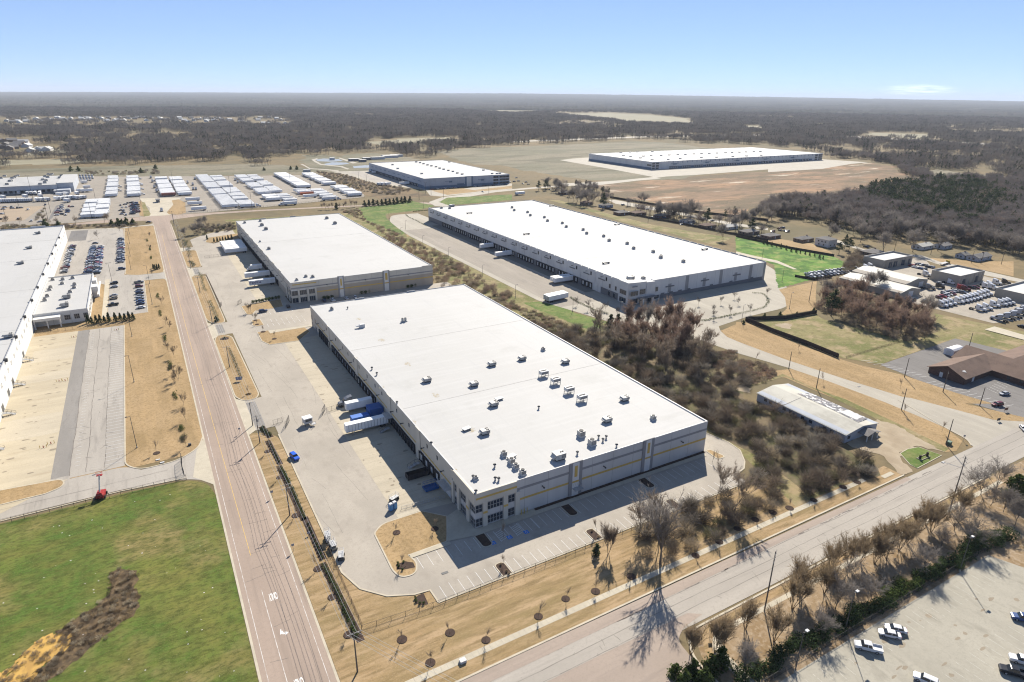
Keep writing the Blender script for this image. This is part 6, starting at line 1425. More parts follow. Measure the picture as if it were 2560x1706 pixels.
# shrubs and hedges
SHRUB = {}
def shrub(x, y, s, fmt=None, group=None, m_=None, z=0, label=None):
    m_ = m_ or LEAF; k = (m_.name, rng.randrange(2))
    if k not in SHRUB: SHRUB[k] = shrubm(5 + k[1] * 7, .75, 1.15, 170, .17).mesh("shrub", m_)
    o = bpy.data.objects.new("shrub", SHRUB[k]); COL.objects.link(o); o.location = (x, y, z); o.scale = (s, s, s); o.rotation_euler = (0, 0, rng.uniform(0, 6)); o['category'] = "shrub"
    if label: o['label'] = label
    if fmt: rank(o, fmt, group)
    return o
for x, y in ((270, 842), (300, 838), (330, 832), (358, 827), (388, 820), (415, 814), (445, 810), (478, 802), (505, 797)): X, Y, _ = q('B2', x, y); shrub(X, Y, 1.7, "clipped round shrub in the row before the second warehouse yard, # from the left", "clipped shrubs at the second yard", z=.1)
for x, y in ((920, 802), (955, 799), (990, 790), (1262, 754), (1297, 750), (1330, 742), (1687, 697), (1722, 692), (1752, 684)): X, Y, _ = q('B2', x, y); shrub(X, Y - .6, 1.9, "dark clipped shrub against the second warehouse front, # from the left", "shrubs against the second warehouse")
for t, L in (('C2', (408, 690, 425, 715, 440, 740, 452, 765, 465, 790, 478, 815, 490, 840, 505, 868)), ('D2', (775, 120, 790, 160, 805, 190, 820, 230, 835, 270, 848, 305, 860, 335, 873, 365, 888, 395, 903, 428))):
    for i in range(0, len(L), 2): X, Y, _ = q(t, L[i], L[i + 1]); shrub(X, Y, .75, "small dark shrub in the mulch strip by the main road, # from the left", "shrubs in the mulch strip", JUNI)
for p in (('D3', 1028, 182), ('D3', 1088, 240), ('D3', 190, 492), ('D3', 245, 555), ('D3', 265, 578), ('C3', 1750, 1235), ('D2', 1600, 480), ('D2', 1650, 470), ('D2', 1760, 800), ('D2', 1768, 828), ('D2', 1800, 850), ('D2', 1835, 850), ('D2', 1605, 510), ('D2', 1640, 540)): X, Y, _ = q(*p); shrub(X, Y, .62, "low tan-green shrub in a mulched parking bed, # from the left", "shrubs in the parking beds", TWIGT if p[0] == 'D3' else LEAF, .12)
def hedge(path, w, h, n, size, m_, label, seed=3, name="hedge", z=0, rag=.5):
    R = random.Random(seed); C = MB(); tot = sum(math.dist(path[i], path[i + 1]) for i in range(len(path) - 1))
    for i in range(len(path) - 1):
        a, b = Vector(path[i]), Vector(path[i + 1]); L = (b - a).length; k = max(2, int(L / (w * .42))); d = (b - a).normalized()
        for j in range(k):
            p = a + d * (L * (j + .5) / k) + Vector((-d.y, d.x)) * R.uniform(-.3, .3) * w; hh = h * R.uniform(1 - rag * .5, 1 + rag * .3)
            rr = w * R.uniform(.34, .6); leafball(C, (p.x, p.y, z + hh * .42), rr, rr, hh * R.uniform(.42, .62), max(8, int(1.5 * n * L / tot / k)), size * .75, R, 0, .4)
    return tag(C.build(name, m_), label, "hedge")
hedge([(93, 64.4), (104, 63.8), (124, 63.2)], 4.3, 2.8, 4200, .34, JUNI, "dark ragged juniper hedge above the south-east car park, left stretch", 3)
hedge([(124.5, 63.1), (144, 62.8)], 4.4, 2.7, 3400, .34, JUNI, "dark ragged juniper hedge above the south-east car park, stretch above the white cars", 4)
hedge([(144.5, 62.8), (158, 62.8)], 4.4, 2.6, 2600, .34, LEAF, "olive-green hedge stretch with pale grass clumps in the middle of the south hedge", 5)
hedge([(158.5, 62.8), (176, 62.4)], 4.4, 2.9, 3300, .34, JUNI, "dark juniper hedge above the car park, stretch right of the olive part", 6)
hedge([(178, 62.6), (200, 62.0)], 5.2, 3.6, 4200, .36, JUNI, "tall dark juniper hedge at the right end of the south hedge", 7)
def pamp(x, y, s, label):
    C = brush(9, .9, 1.7, 170, .05); o = C.build("grass_clump", PAMPAS, None, (x, y, 0)); o.scale = (s, s, s); tag(o, label, "grass clump")
for k, (x, y) in enumerate(((1290, 740), (1330, 720), (1370, 725), (1410, 745), (1270, 790), (960, 985), (1000, 975))): X, Y, _ = q('D4', x, y); C = brush(9 + k, .9, 1.7, 170, .05); o = C.build("grass_clump", PAMPAS, None, (X, Y, 0)); o['category'] = "grass clump"; rank(o, "pale pampas clump at the south hedge, # from the left", "pampas clumps")
for k, (t, x, y, L_, w) in enumerate((('B1', 1355, 265, 10, 1.3), ('B1', 1378, 345, 9, 1.3), ('B1', 1390, 425, 9, 1.3), ('B1', 1450, 775, 10, 1.7), ('B1', 1478, 935, 11, 1.8), ('B1', 1515, 1165, 9.5, 1.7), ('B1', 1560, 1410, 9, 1.8), ('C1', 1565, 5, 4, 1.7), ('C1', 1610, 260, 8, 1.8), ('C1', 1665, 560, 4, 1.9), ('C1', 1685, 655, 4.6, 2.0))):
    X, Y, _ = q(t, x, y); o = hedge([(X, Y - L_ / 2), (X, Y + L_ / 2)], w, 1.2, 420, .2, LEAF, None, 20 + k); rank(o, "green hedge block on the lawn left of the road, # from the far end", "hedge blocks left of the road", -Y)
for t, a, b, w, m_, lab in (('B1', (1700, 260), (1715, 315), 3.6, JUNI, "dark hedge between road and second yard, farthest"), ('B1', (1722, 320), (1745, 420), 4, JUNI, "dark hedge between road and second yard, second from far"), ('B1', (1750, 455), (1785, 505), 3.6, JUNI, "dark hedge between road and second yard, before the gate gap"), ('B1', (1835, 560), (1890, 730), 2.6, LEAF, "long green hedge beside the second yard fence, middle one"), ('B1', (1925, 820), (2005, 1000), 2.6, LEAF, "long green hedge beside the second yard fence, nearest one"),
                          ('B1', (2105, 1255), (2225, 1540), 1.5, JUNI, "thin dark hedge on the island facing the front yard apron"), ('C2', (345, 550), (420, 635), 2.0, JUNI, "dark mulched hedge beside the big utility pole"), ('C2', (520, 920), (600, 1060), 1.4, LEAF, "green hedge on the road strip, above the three-arm pole"), ('C2', (610, 1080), (740, 1390), 1.4, LEAF, "green hedge on the road strip, below the three-arm pole"), ('D2', (915, 490), (1080, 830), 1.3, LEAF, "green hedge on the near road strip, upper stretch"), ('D2', (1090, 850), (1225, 1150), 1.4, LEAF, "green hedge on the near road strip, ending at the corner pole")):
    p0, p1 = q(t, *a)[:2], q(t, *b)[:2]; hedge([p0, p1], w, 1.2, 900, .2, m_, lab, hash(lab) % 97 if False else len(lab))
for (t, L, lab) in (('B3', [830, 785, 870, 820, 960, 860, 1060, 910, 1180, 940], "low clipped hedge along the slanting edge of the right car park"), ('A2', [1375, 1165, 1400, 1190, 1480, 1225, 1570, 1275], "low clipped hedge curving round the far end of the right car park"), ('B3', [1930, 990, 2060, 1003, 2200, 975, 2352, 945], "low clipped hedge on the front edge of the right car park"), ('B4', [0, 840, 130, 812, 225, 785, 262, 745, 255, 700, 215, 668, 130, 665], "low clipped hedge wrapping the right end of the car park"), ('A2', [1440, 1140, 1520, 1132, 1610, 1125], "low clipped hedge at the far end of the right warehouse")):
    hedge(Q(t, *L), 1.7, 1.1, 900, .24, LEAF, lab, len(lab))
MS = MB()
for t, L, w in (('C2', [340, 540, 430, 640], 2.2), ('C2', [400, 670, 520, 890], 1.8), ('D2', [740, 50, 910, 440], 1.9), ('D2', [905, 470, 1260, 1190], 1.8), ('C2', [505, 900, 735, 1400], 1.8), ('B1', [2100, 1245, 2250, 1566], 2.0)): ribbon(MS, Q(t, *L), w, 0, .05)
tag(MS.build("mulch_bed", MULCH), kind='structure')
ring(*q('B1', 2065, 1168)[:2], 1.8, .14); X, Y, _ = q('B1', 2065, 1168); shrub(X, Y, .9, z=.14, label="low round shrub in the mulch circle at the head of the island")
# ------------------------------------------------------------------ smaller buildings on the right
BRICKB = mat("brown_brick", (.11, .065, .05), .9, ((1.2, (1, 1, 3), (.075, .045, .036), .42, .66, 1),)); SHING = mat("brown_shingle", (.15, .10, .075), .95, ((5, I3, (.11, .073, .056), .4, .65, 1), (.6, I3, (.19, .13, .10), .5, .75, .6)))
SHINGG = mat("grey_shingle", (.17, .16, .15), .95, ((5, I3, (.13, .122, .115), .4, .65, 1), (.7, I3, (.22, .205, .19), .5, .75, .6))); SHINGP = mat("pale_metal_roof", (.43, .42, .37), .6, ((9, I3, (.36, .35, .30), .4, .62, 1), (2, (.15, 1, 1), (.47, .455, .41), .5, .7, .7)))
OLDROOF = mat("weathered_roof", (.40, .385, .33), .8, ((8, I3, (.31, .295, .25), .42, .65, 1), (1.3, (1, .3, 1), (.45, .43, .38), .5, .75, .6))); TORN = mat("torn_membrane", (.13, .13, .14), .9, ((1.6, I3, (.58, .57, .55), .50, .58, 1), (5, I3, (.30, .25, .22), .55, .65, .8)))
SIDING = wallm("blue_grey_siding", (.36, .38, .41)); TANB = wallm("tan_block", (.33, .295, .245)); BRICKH = wallm("house_brick", (.17, .11, .085)); SIDEW = wallm("white_siding", (.50, .49, .47)); BROWNH = wallm("brown_siding", (.20, .15, .11))
def gable_mb(x0, x1, y0, y1, e, r, axis='y', ov=.4, off=.5, th=.18):
    b = MB()
    if axis == 'y':
        m_ = x0 + (x1 - x0) * off; L = [(x0 - ov, e - .12), (m_, r), (x1 + ov, e - .12)]
        b.loft([[(a, y, z) for a, z in L] + [(a, y, z - th) for a, z in L[::-1]] for y in (y0 - ov, y1 + ov)])
    else:
        m_ = y0 + (y1 - y0) * off; L = [(y0 - ov, e - .12), (m_, r), (y1 + ov, e - .12)]
        b.loft([[(x, a, z) for a, z in L] + [(x, a, z - th) for a, z in L[::-1]] for x in (x0 - ov, x1 + ov)])
    return b
def gwall(x0, x1, y0, y1, e, r, axis='y', off=.5):
    b = MB()
    if axis == 'y':
        m_ = x0 + (x1 - x0) * off; b.loft([[(x0, y, 0), (x1, y, 0), (x1, y, e), (m_, y, r - .2), (x0, y, e)] for y in (y0, y1)])
    else:
        m_ = y0 + (y1 - y0) * off; b.loft([[(x, y0, 0), (x, y1, 0), (x, y1, e), (x, m_, r - .2), (x, y0, e)] for x in (x0, x1)])
    return b
def hip_mb(x0, x1, y0, y1, e, r, ov=.5):
    b = MB(); w, d = x1 - x0 + 2 * ov, y1 - y0 + 2 * ov; cx, cy = (x0 + x1) / 2, (y0 + y1) / 2
    if w >= d: A, C = (cx - (w - d) / 2 - .01, cy, r), (cx + (w - d) / 2 + .01, cy, r)
    else: A, C = (cx, cy - (d - w) / 2 - .01, r), (cx, cy + (d - w) / 2 + .01, r)
    v = [(x0 - ov, y0 - ov, e), (x1 + ov, y0 - ov, e), (x1 + ov, y1 + ov, e), (x0 - ov, y1 + ov, e), A, C]
    f = [(0, 1, 5, 4), (1, 2, 5), (2, 3, 4, 5), (3, 0, 4)] if w >= d else [(0, 1, 4), (1, 2, 5, 4), (2, 3, 5), (3, 0, 4, 5)]
    return b.add(v, f + [(3, 2, 1, 0)])
def openings(B, side, box, L, z0, z1, name="window", m_=None):
    for a, c in L: g = MB(); facade(g, side, *box, a, c, z0, z1, .01, .06); B.part(name, g, m_ or GLASS)
# flat-roofed shops of the truck lot
def flat_shop(label, x0, x1, y0, y1, h, doors, side='S'):
    B = Bld("workshop", label, "workshop", (x0 + x1) / 2, (y0 + y1) / 2); shell(B, x0, x1, y0, y1, h, h - 1.1, TANB, ROOFP, .35, joint=5)
    for a, c in doors: g = MB(); facade(g, side, x0, x1, y0, y1, a, c, .05, 4.2, .01, .08); B.part("overhead_door", g, DOORD)
    p = MB()
    for k in range(6): a = x0 + (x1 - x0) * (k + .5) / 6; facade(p, 'S', x0, x1, y0, y1, a - .15, a + .15, 0, h - .4, .01, .2)
    B.part("pilaster", p, TANW); return B
flat_shop("tan flat-roofed workshop with three dark bay doors, farthest in the truck lot", 467, 504, 265, 281, 6.5, ((474, 478), (480, 484.5), (490, 494.5), (499, 502)))
flat_shop("tan flat-roofed workshop with pale roof well in the middle of the truck lot", 468.5, 500, 213, 231.5, 7.0, ((473, 477), (489, 493)))
B = flat_shop("flat-roofed workshop cut by the right edge above the brown-roofed building", 464, 512, 172, 189, 5.6, ((480, 484),))
B = Bld("steel_shed", "wide metal shed with two pale gabled roofs behind the russet grove", "shed", 426, 238)
B.part("wall", gwall(403, 424.9, 214, 256, 4.0, 6.0), TANB); B.part("wall", gwall(425.1, 451, 224, 262, 4.4, 6.6), TANB)
B.part("roof", gable_mb(403, 425, 214, 256, 4.0, 6.0, ov=.25), SHINGP); B.part("roof", gable_mb(425.4, 451, 224, 262, 4.4, 6.6, ov=.25), SHINGP)
openings(B, 'S', (403, 425, 214, 256), ((412, 417),), .05, 3.6, "overhead_door", DOORW); openings(B, 'S', (425, 451, 224, 262), ((441, 446),), .05, 3.6, "overhead_door", DOORW)
# low building with the torn roof
B = Bld("office_building", "long low pale building with torn patchy roof near the crossroads", "building", 216, 137)
B.part("wall", gwall(207, 226, 117.3, 157, 3.6, 4.9), SIDING); B.part("roof", gable_mb(207, 226, 117.3, 157, 3.6, 4.9, ov=.35), OLDROOF)
t_ = MB(); t_.add([(217.2, 119.5, 4.9), (225.6, 121.0, 3.84), (226.0, 146, 3.80), (219, 147.5, 4.68), (218.6, 131, 4.72)], [(0, 1, 2, 3, 4)]); B.part("torn_patch", t_, TORN)
t_ = MB(); t_.add([(219.0, 121.5, 4.72), (224.6, 122.5, 4.02), (225.2, 128.6, 3.95), (219.4, 129.0, 4.67)], [(0, 1, 2, 3)]); B.part("bare_sheathing", t_, ROOFP)
t_ = MB(); t_.box(207.2, 225.9, 143.2, 143.5, 3.9, 4.0) if 0 else t_.add([(206.7, 144.0, 3.56), (216.5, 143.6, 4.94), (216.5, 143.9, 4.95), (206.7, 144.4, 3.57)], [(0, 1, 2, 3)]); B.part("roof_joint", t_, DMETAL)
for y in (122, 125, 131, 134.5, 140, 143, 149.5, 152): openings(B, 'W', (207, 226, 117, 157), ((y, y + 1.4),), 1.5, 2.7)
openings(B, 'W', (207, 226, 117, 157), ((128, 129.2), (137, 138)), .1, 2.3, "door", DOORW); openings(B, 'S', (207, 226, 117.3, 157), ((208.5, 210),), 1.2, 2.5)
p = MB()
for x in (214.9, 218, 221.3): p.box(x - .14, x + .14, 113.7, 113.98, 0, 2.9)
B.part("porch_post", p, WHITEW); B.part("porch_roof", gable_mb(214.4, 221.8, 113.5, 117.2, 2.9, 3.9, ov=.3), SHINGG)
# brown-roofed building
B = Bld("church_hall", "brown brick building with broad brown shingle roofs at the right edge", "hall", 318, 126)
B.part("wall", gwall(300.3, 322, 124, 139.3, 3.1, 6.4, 'x'), BRICKB); B.part("roof", gable_mb(300.3, 333, 124, 139.3, 3.1, 6.4, 'x', ov=.7), SHING)
B.part("wall", gwall(322.3, 345, 98, 140.5, 3.1, 7.0), BRICKB); B.part("roof", gable_mb(322.3, 345, 98, 140.5, 3.1, 7.05, ov=.7), SHING)
B.part("roof", gable_mb(334, 372, 112, 132, 3.1, 6.3, 'x', ov=.5), SHING); B.part("wall", gwall(345.2, 372, 112, 132, 3.1, 6.2, 'x'), BRICKB)
openings(B, 'W', (300.3, 322, 124, 139), ((133, 134.4),), .1, 2.4, "door", DOORW); openings(B, 'S', (300, 322, 124, 139), ((307, 308.6),), .1, 2.4, "door", DOORW)
for y in (101, 106, 111, 116): openings(B, 'W', (322.3, 345, 98, 140), ((y, y + 1.2),), 1, 2.5)
t_ = MB(); t_.loft([[(303.4, 127.4, 4.6), (306.2, 127.4, 4.6), (306.2, 128.4, 4.9), (303.4, 128.4, 4.9)], [(304.7, 126.0, 4.3), (304.9, 126.0, 4.3), (304.9, 126.2, 4.4), (304.7, 126.2, 4.4)]]); B.part("roof_dormer", t_, SIDEW)
B = Bld("storage_shed", "white barrel-roofed storage shed behind the brown-roofed building", "shed", 335.8, 147)
t_ = MB(); t_.loft([[(x, 144.5 + 4.6 * u, z) for u, z in ((0, 0), (1, 0), (1, 2.8), (.8, 3.4), (.5, 3.65), (.2, 3.4), (0, 2.8))] for x in (331.2, 340.4)]); B.part("wall", t_, mat("shed_white", (.62, .62, .63), .5)); openings(B, 'W', (331.2, 340, 144, 149), ((145.8, 147.8),), .1, 2.4, "door", DOORW)
# houses of the neighbourhood
def house(x, y, w, d, label, wm, rm, e=2.8, r=4.7, hip=True, group=None, two=False):
    B = Bld("house", label, "house", x, y, 0, group); x0, x1, y0, y1 = x - w / 2, x + w / 2, y - d / 2, y + d / 2
    b = MB(); b.box(x0, x1, y0, y1, 0, e); B.part("wall", b, wm)
    B.part("roof", hip_mb(x0, x1, y0, y1, e, r) if hip else gable_mb(x0, x1, y0, y1, e, r, 'x'), rm)
    if not hip: B.part("gable", gwall(x0 + .05, x1 - .05, y0 + .05, y1 - .05, e, r, 'x'), wm)
    for k in (.2, .7): openings(B, 'S', (x0, x1, y0, y1), ((x0 + w * k, x0 + w * k + 1.4),), 1, 2.2)
    for k in (.3, .65): openings(B, 'W', (x0, x1, y0, y1), ((y0 + d * k, y0 + d * k + 1.2),), 1, 2.2)
    openings(B, 'S', (x0, x1, y0, y1), ((x0 + w * .48, x0 + w * .48 + 1.0),), .1, 2.1, "door", DOORW)
    if two:
        for k in (.2, .45, .7): openings(B, 'W', (x0, x1, y0, y1), ((y0 + d * k, y0 + d * k + 1.2),), 3.6, 4.8)
    c = MB(); c.box(x + w * .2, x + w * .2 + .8, y - .4, y + .4, r - 1.2, r + .6); B.part("chimney", c, BRICKH)
    return B
house(500, 358, 16, 9, "brown low house above the bright green bank, left of the two-storey one", BROWNH, SHINGG)
house(501, 337, 11, 13, "tall pale two-storey house above the green bank beside a bare tree", SIDEW, SHINGG, 6.2, 8.2, True, None, True)
house(485, 381, 15, 10, "low grey-roofed house with a van, left of the brown one", BRICKH, SHINGG); house(482, 403, 17, 10, "low dark-roofed house farther left along the green bank street", BROWNH, SHINGG)
house(505, 298, 15, 11, "small brown house behind the farthest workshop", BROWNH, SHINGG); house(566, 292, 17, 9, "pale blue-white house at the edge of the wood, left of two", SIDEW, SHINGP, 3, 4.8, False); house(583, 285, 13, 9, "pale house with a grey roof at the edge of the wood, partly hidden", SIDING, SHINGG, 3, 4.8, False)
house(566, 248, 20, 9, "grey gabled house alone on the dry lawn at the upper right", SIDING, SHINGG, 3, 5, False); house(560, 257, 8, 7, "short gabled wing beside the grey house on the dry lawn", SIDING, SHINGG, 3, 4.8, False)
for k, (x, y, w, d, lab, wm, rm, hip) in enumerate(((441, 538, 14, 10, "house with grey hip roof behind the right warehouse, middle of the tree row", BRICKH, SHINGG, True), (456, 529, 15, 10, "house with brownish roof beside a pale carport behind the right warehouse", BROWNH, SHING, True), (468, 505, 15, 10, "dark-roofed house shaded by bare trees behind the right warehouse", BRICKH, SHINGG, True), (470, 443, 14, 10, "brown-roofed house left of the white-roofed one", BROWNH, SHING, True), (484, 429, 15, 9, "long low house with bright white metal roof", SIDEW, ROOFM, False), (470, 470, 13, 9, "small grey-roofed house between bare trunks", SIDING, SHINGG, True), (456, 585, 14, 9, "grey house by the curving street, left group", SIDING, SHINGG, True), (470, 690, 13, 9, "house among bare trees near the far junction, left of two", BRICKH, SHINGG, True), (486, 672, 13, 9, "house among bare trees near the far junction, right of two", SIDING, SHINGG, True), (447, 610, 12, 9, "tan house beside the tall pine behind the right warehouse", BROWNH, SHING, True))):
    house(x, y, w, d, lab, wm, rm, 2.8, 4.6, hip)
# far houses beyond the trailer yard
HB = MB(); HB.box(-6, 6, -4.5, 4.5, 0, 3.2); g_ = gable_mb(-6, 6, -4.5, 4.5, 3.2, 6, 'x'); HB.add(g_.v, g_.f, 1); g_ = gwall(-5.9, 5.9, -4.4, 4.4, 3.2, 6, 'x'); HB.add(g_.v, g_.f, 0)
HM = [HB.mesh("far_house", [SIDEW, ROOFP]), HB.mesh("far_house", [BROWNH, SHINGG])]
def far_house(x, y, lab, g, k): 
    o = bpy.data.objects.new("house", HM[k]); COL.objects.link(o); o.location = (x, y, 0); o.rotation_euler = (0, 0, rng.uniform(-.3, .3) + rng.choice([0, 1.57])); o.scale = (1.7, 1.7, 1.5); tag(o, None, "house"); rank(o, lab, g)
R2 = random.Random(3)
for k in range(120):
    t = R2.random(); x, y = 20 + 2330 * t, 305 + R2.uniform(-22, 22) - 12 * math.sin(t * 3.1)
    if R2.random() < .15: continue
    X, Y, _ = q('A1', x, y); far_house(X, Y, "tiny house in the pale far-left suburb, # from the left", "far suburb houses", 0 if R2.random() < .6 else 1)
for x, y in ((30, 500), (110, 495), (220, 510), (60, 535), (150, 540), (250, 545), (20, 560), (90, 570), (280, 590), (350, 580), (395, 580), (440, 578), (180, 520), (120, 560)): X, Y, _ = q('A1', x, y); far_house(X, Y, "house in the nearer suburb at the left edge, # from the left", "near suburb houses at the left edge", 1 if x < 200 else 0)
for x, y in ((40, 280), (120, 275), (190, 285), (70, 330), (130, 335), (200, 335), (270, 330), (390, 345), (20, 300), (230, 300), (330, 335)): X, Y, _ = q('A2', x, y); far_house(X, Y, "tiny house at the right end of the far suburb, # from the left", "houses at the right end of the far suburb", 0)
for k, (x, y, w, d) in enumerate(((905, 672, 20, 12), (980, 680, 12, 10), (1015, 662, 14, 10), (700, 662, 8, 8), (1230, 640, 30, 18), (1120, 656, 26, 10), (1290, 632, 24, 12))):
    X, Y, _ = q('A2', x, y); B = Bld("plant_building", "low building of the treatment works beside the ponds, " + nth(k) + " of them counted from the pond", "building", X, Y); b = MB(); b.box(X - w / 2, X + w / 2, Y - d / 2, Y + d / 2, 0, 4); B.part("wall", b, DARKW if k < 3 else PALEW); b = MB(); b.box(X - w / 2 - .4, X + w / 2 + .4, Y - d / 2 - .4, Y + d / 2 + .4, 4, 4.4); B.part("roof", b, ROOFP)
X, Y, _ = q('E3', 1230, 365); B = Bld("guard_hut", "small white-roofed hut at the far end of the trailer yard", "hut", X, Y); b = MB(); b.box(X - 5, X + 5, Y - 4, Y + 4, 0, 3.4); B.part("wall", b, SIDEW); b = MB(); b.box(X - 5.4, X + 5.4, Y - 4.4, Y + 4.4, 3.4, 3.7); B.part("roof", b, ROOFM)
X, Y, _ = q('E2', 700, 630); B = Bld("guard_booth", "dark gate booth on the concrete drive of the trailer yard", "booth", X, Y); b = MB(); b.box(X - 1.8, X + 1.8, Y - 4, Y + 4, 0, 3); B.part("wall", b, DARKW); b = MB(); b.box(X - 2.4, X + 2.4, Y - 4.6, Y + 4.6, 3, 3.4); B.part("roof", b, DARKW)
# trucks of the truck lot
HD = -math.pi / 2 + .22
for k, (x, y) in enumerate(((1130, 865), (1190, 848), (1260, 832), (1370, 810), (1440, 795), (1490, 782), (1540, 770), (1590, 757), (1640, 745), (1690, 722), (1745, 707), (1795, 692))): X, Y, _ = q('E4', x, y); rank(tractor(X, Y, HD, 'white', k in (3, 6)), "white sleeper tractor in the long front line of the truck lot, # from the left", "long line of white tractors")
for k, (x, y) in enumerate(((1690, 925), (1780, 905), (1890, 865), (2000, 848), (2060, 836), (2115, 825))): X, Y, _ = q('E4', x, y); rank(tractor(X, Y, HD + .1, 'white', True), "white sleeper tractor in the short second line of the truck lot, # from the left", "second line of white tractors")
for k, (x, y) in enumerate(((1960, 1065), (2070, 1035), (2170, 1010), (2250, 975), (2320, 935), (2400, 900))): X, Y, _ = q('E4', x, y); rank(tractor(X, Y, HD + math.pi, 'silver', True), "grey tractor seen from behind at the lot's front corner, # from the left", "tractors seen from behind")
for k, (x, y) in enumerate(((1775, 590), (1835, 570), (1930, 535), (1870, 605), (900, 410), (1270, 535), (20, 320), (90, 300))): X, Y, _ = q('E4', x, y); rank(tractor(X, Y, HD, 'white', False), "white tractor standing apart near the workshops, # from the left", "loose white tractors by the workshops")
for k, (x, y, c) in enumerate(((1405, 620, 'red'), (1470, 630, 'maroon'), (1055, 470, 'red'), (2060, 535, 'black'), (950, 610, 'grey'), (1090, 590, 'black'))): X, Y, _ = q('E4', x, y); rank(tractor(X, Y, HD + .4, c, False), "dark or red tractor among the wrecks of the truck lot, # from the left", "dark and red tractors")
for k, (x, y, c) in enumerate(((1100, 745, 'maroon'), (1150, 730, 'red'), (1200, 715, 'silver'), (1240, 700, 'white'), (1180, 680, 'silver'), (1230, 670, 'grey'), (1280, 660, 'silver'), (1340, 650, 'white'), (1390, 650, 'grey'), (1300, 690, 'maroon'), (1450, 670, 'grey'), (1580, 600, 'black'), (1640, 600, 'maroon'), (1120, 540, 'silver'))): X, Y, _ = q('E4', x, y); rank(car('suv', c, X, Y, HD + rng.uniform(-.5, .5), False), "stripped cab or car in the wreck rows of the truck lot, # from the left", "wreck rows of the truck lot")
scatter_cars([(700, 275), (760, 245), (800, 250), (850, 262), (905, 268), (780, 303), (835, 315), (895, 325), (990, 298), (680, 262), (730, 285), (940, 290), (720, 775), (690, 790), (880, 800), (2320, 1170)], "car near the workshops of the truck lot, # from the left", "cars near the workshops", 'E4')
for k in range(26):
    x, y = 590 + (k % 13) * 32, 514 + (k // 13) * 26 - (k % 13) * 4; X, Y, _ = q('B4', x, y); rank(car(rng.choice(['pickup', 'suv', 'suv']), rng.choice(['white', 'white', 'silver', 'grey', 'black']), X, Y, HD + rng.uniform(-.15, .15), False), "old vehicle in the packed rows left of the sheds, # from the left", "old vehicles left of the sheds")
scatter_cars([(360, 155), (400, 160), (350, 140), (300, 165), (380, 135), (420, 165), (130, 165), (180, 205), (1060, 290)], "car parked on the street by the green bank houses, # from the left", "cars by the green bank houses", 'B4')
scatter_cars([(1160, 1110), (1210, 1115), (1240, 1120), (1020, 1080), (1070, 1150), (1290, 1195), (1360, 1200), (1400, 1200), (1560, 1260), (1650, 1265), (1840, 1225), (1760, 1210), (600, 1010), (730, 945), (350, 940), (20, 865), (60, 860), (100, 885), (130, 870), (150, 890), (40, 830)], "car among the houses behind the right warehouse, # from the left", "cars among the middle houses", 'A3')
scatter_cars([(1620 + k * 24, 938 - k * 2) for k in range(10)] + [(1810, 922), (1860, 920), (2015, 910), (2060, 908), (2110, 903), (2180, 900), (2230, 896), (2290, 892), (2085, 958), (2330, 870)], "car parked before the blue-grey warehouse, # from the left", "cars before the blue-grey warehouse", 'A2')
for k, (x, y) in enumerate(((1110, 770), (1140, 785), (1400, 890))): X, Y, _ = q('A2', x, y); rank(trailer(X - 6, Y, math.pi, None, 14), "white trailer backed to the blue-grey warehouse, # from the left", "trailers at the blue-grey warehouse")
for k, x in enumerate((1110, 1145, 1180)): X, Y, _ = q('A2', x, 898); rank(trailer(X + 5, Y, .4, None, 10), "white trailer parked on the bank before the blue-grey yard, # from the left", "trailers on the blue-grey bank")
X, Y, _ = q('A3', 72, 985); tag(trailer(X, Y, .1, None, 14), "white trailer truck on the road right behind the right warehouse's far end")
X, Y, _ = q('E4', 1190, 240); r = empty("flatbed_truck", (X, Y, .06), .1, "flatbed truck with yellow cab on the street behind the middle workshop", "truck"); b = MB(); b.box(-7, 3, -1.2, 1.2, 1.0, 1.3); b.build("flatbed", METAL, r); b = MB(); b.loft([sec(6, 1, .5, 1.5), sec(5, 1.1, .5, 2.4), sec(3.3, 1.1, .5, 2.5)]); b.build("cab", plain("cab_yellow", (.50, .33, .03)), r)
for p in ((5, -1, .5), (5, 1, .5), (-4.5, -1, .5), (-4.5, 1, .5)): b = MB(); b.disc(p, .5, 'y', .4, 8); b.build("wheel", TYRE, r)
X, Y, _ = q('C4', 2130, 310); tag(car('suv', 'maroon', X, Y, 2.8, True), "maroon van on the brown-roofed building's car park")
# ------------------------------------------------------------------ poles, lamps, wires
WOOD = plain("weathered_wood", (.13, .11, .09), .9, .2, .5); WIRE = plain("wire", (.25, .23, .2), .6); PALEWOOD = plain("pale_crossarm", (.40, .38, .34), .8)
def utility(x, y, h, label, arms=((.4, 2.4),), rz=0, tx=False):
    r = empty("utility_pole", (x, y, 0), rz, label, "utility pole"); b = MB(); b.tube((0, 0, 0), (0, 0, h), .19, .12, 8); b.build("pole", WOOD, r)
    for dz, L in arms:
        b = MB(); b.box(-L / 2, L / 2, -.12, -.02, h - dz - .07, h - dz + .07); o = b.build("crossarm", PALEWOOD, r)
        i_ = MB()
        for a in (-L * .46, -L * .2, L * .2, L * .46): i_.tube((a, -.07, h - dz + .07), (a, -.07, h - dz + .3), .05, .03, 5)
        i_.build("insulator", DMETAL, o)
    if tx: b = MB(); b.tube((.4, 0, h - 2.6), (.4, 0, h - 1.6), .25, .25, 8); b.build("transformer", METAL, r)
    return r
MAIN = [(23.1, 106.3, 11.2), (22.0, 170.2, 11.0), (21.6, 218.8, 11.0), (21.3, 296.4, 10.4), (21.1, 363, 10.4), (21.0, 430, 10.4), (21.0, 497, 10.4), (21.0, 560, 10.4), (21.1, 620, 10.6), (21.2, 679, 11.2)]
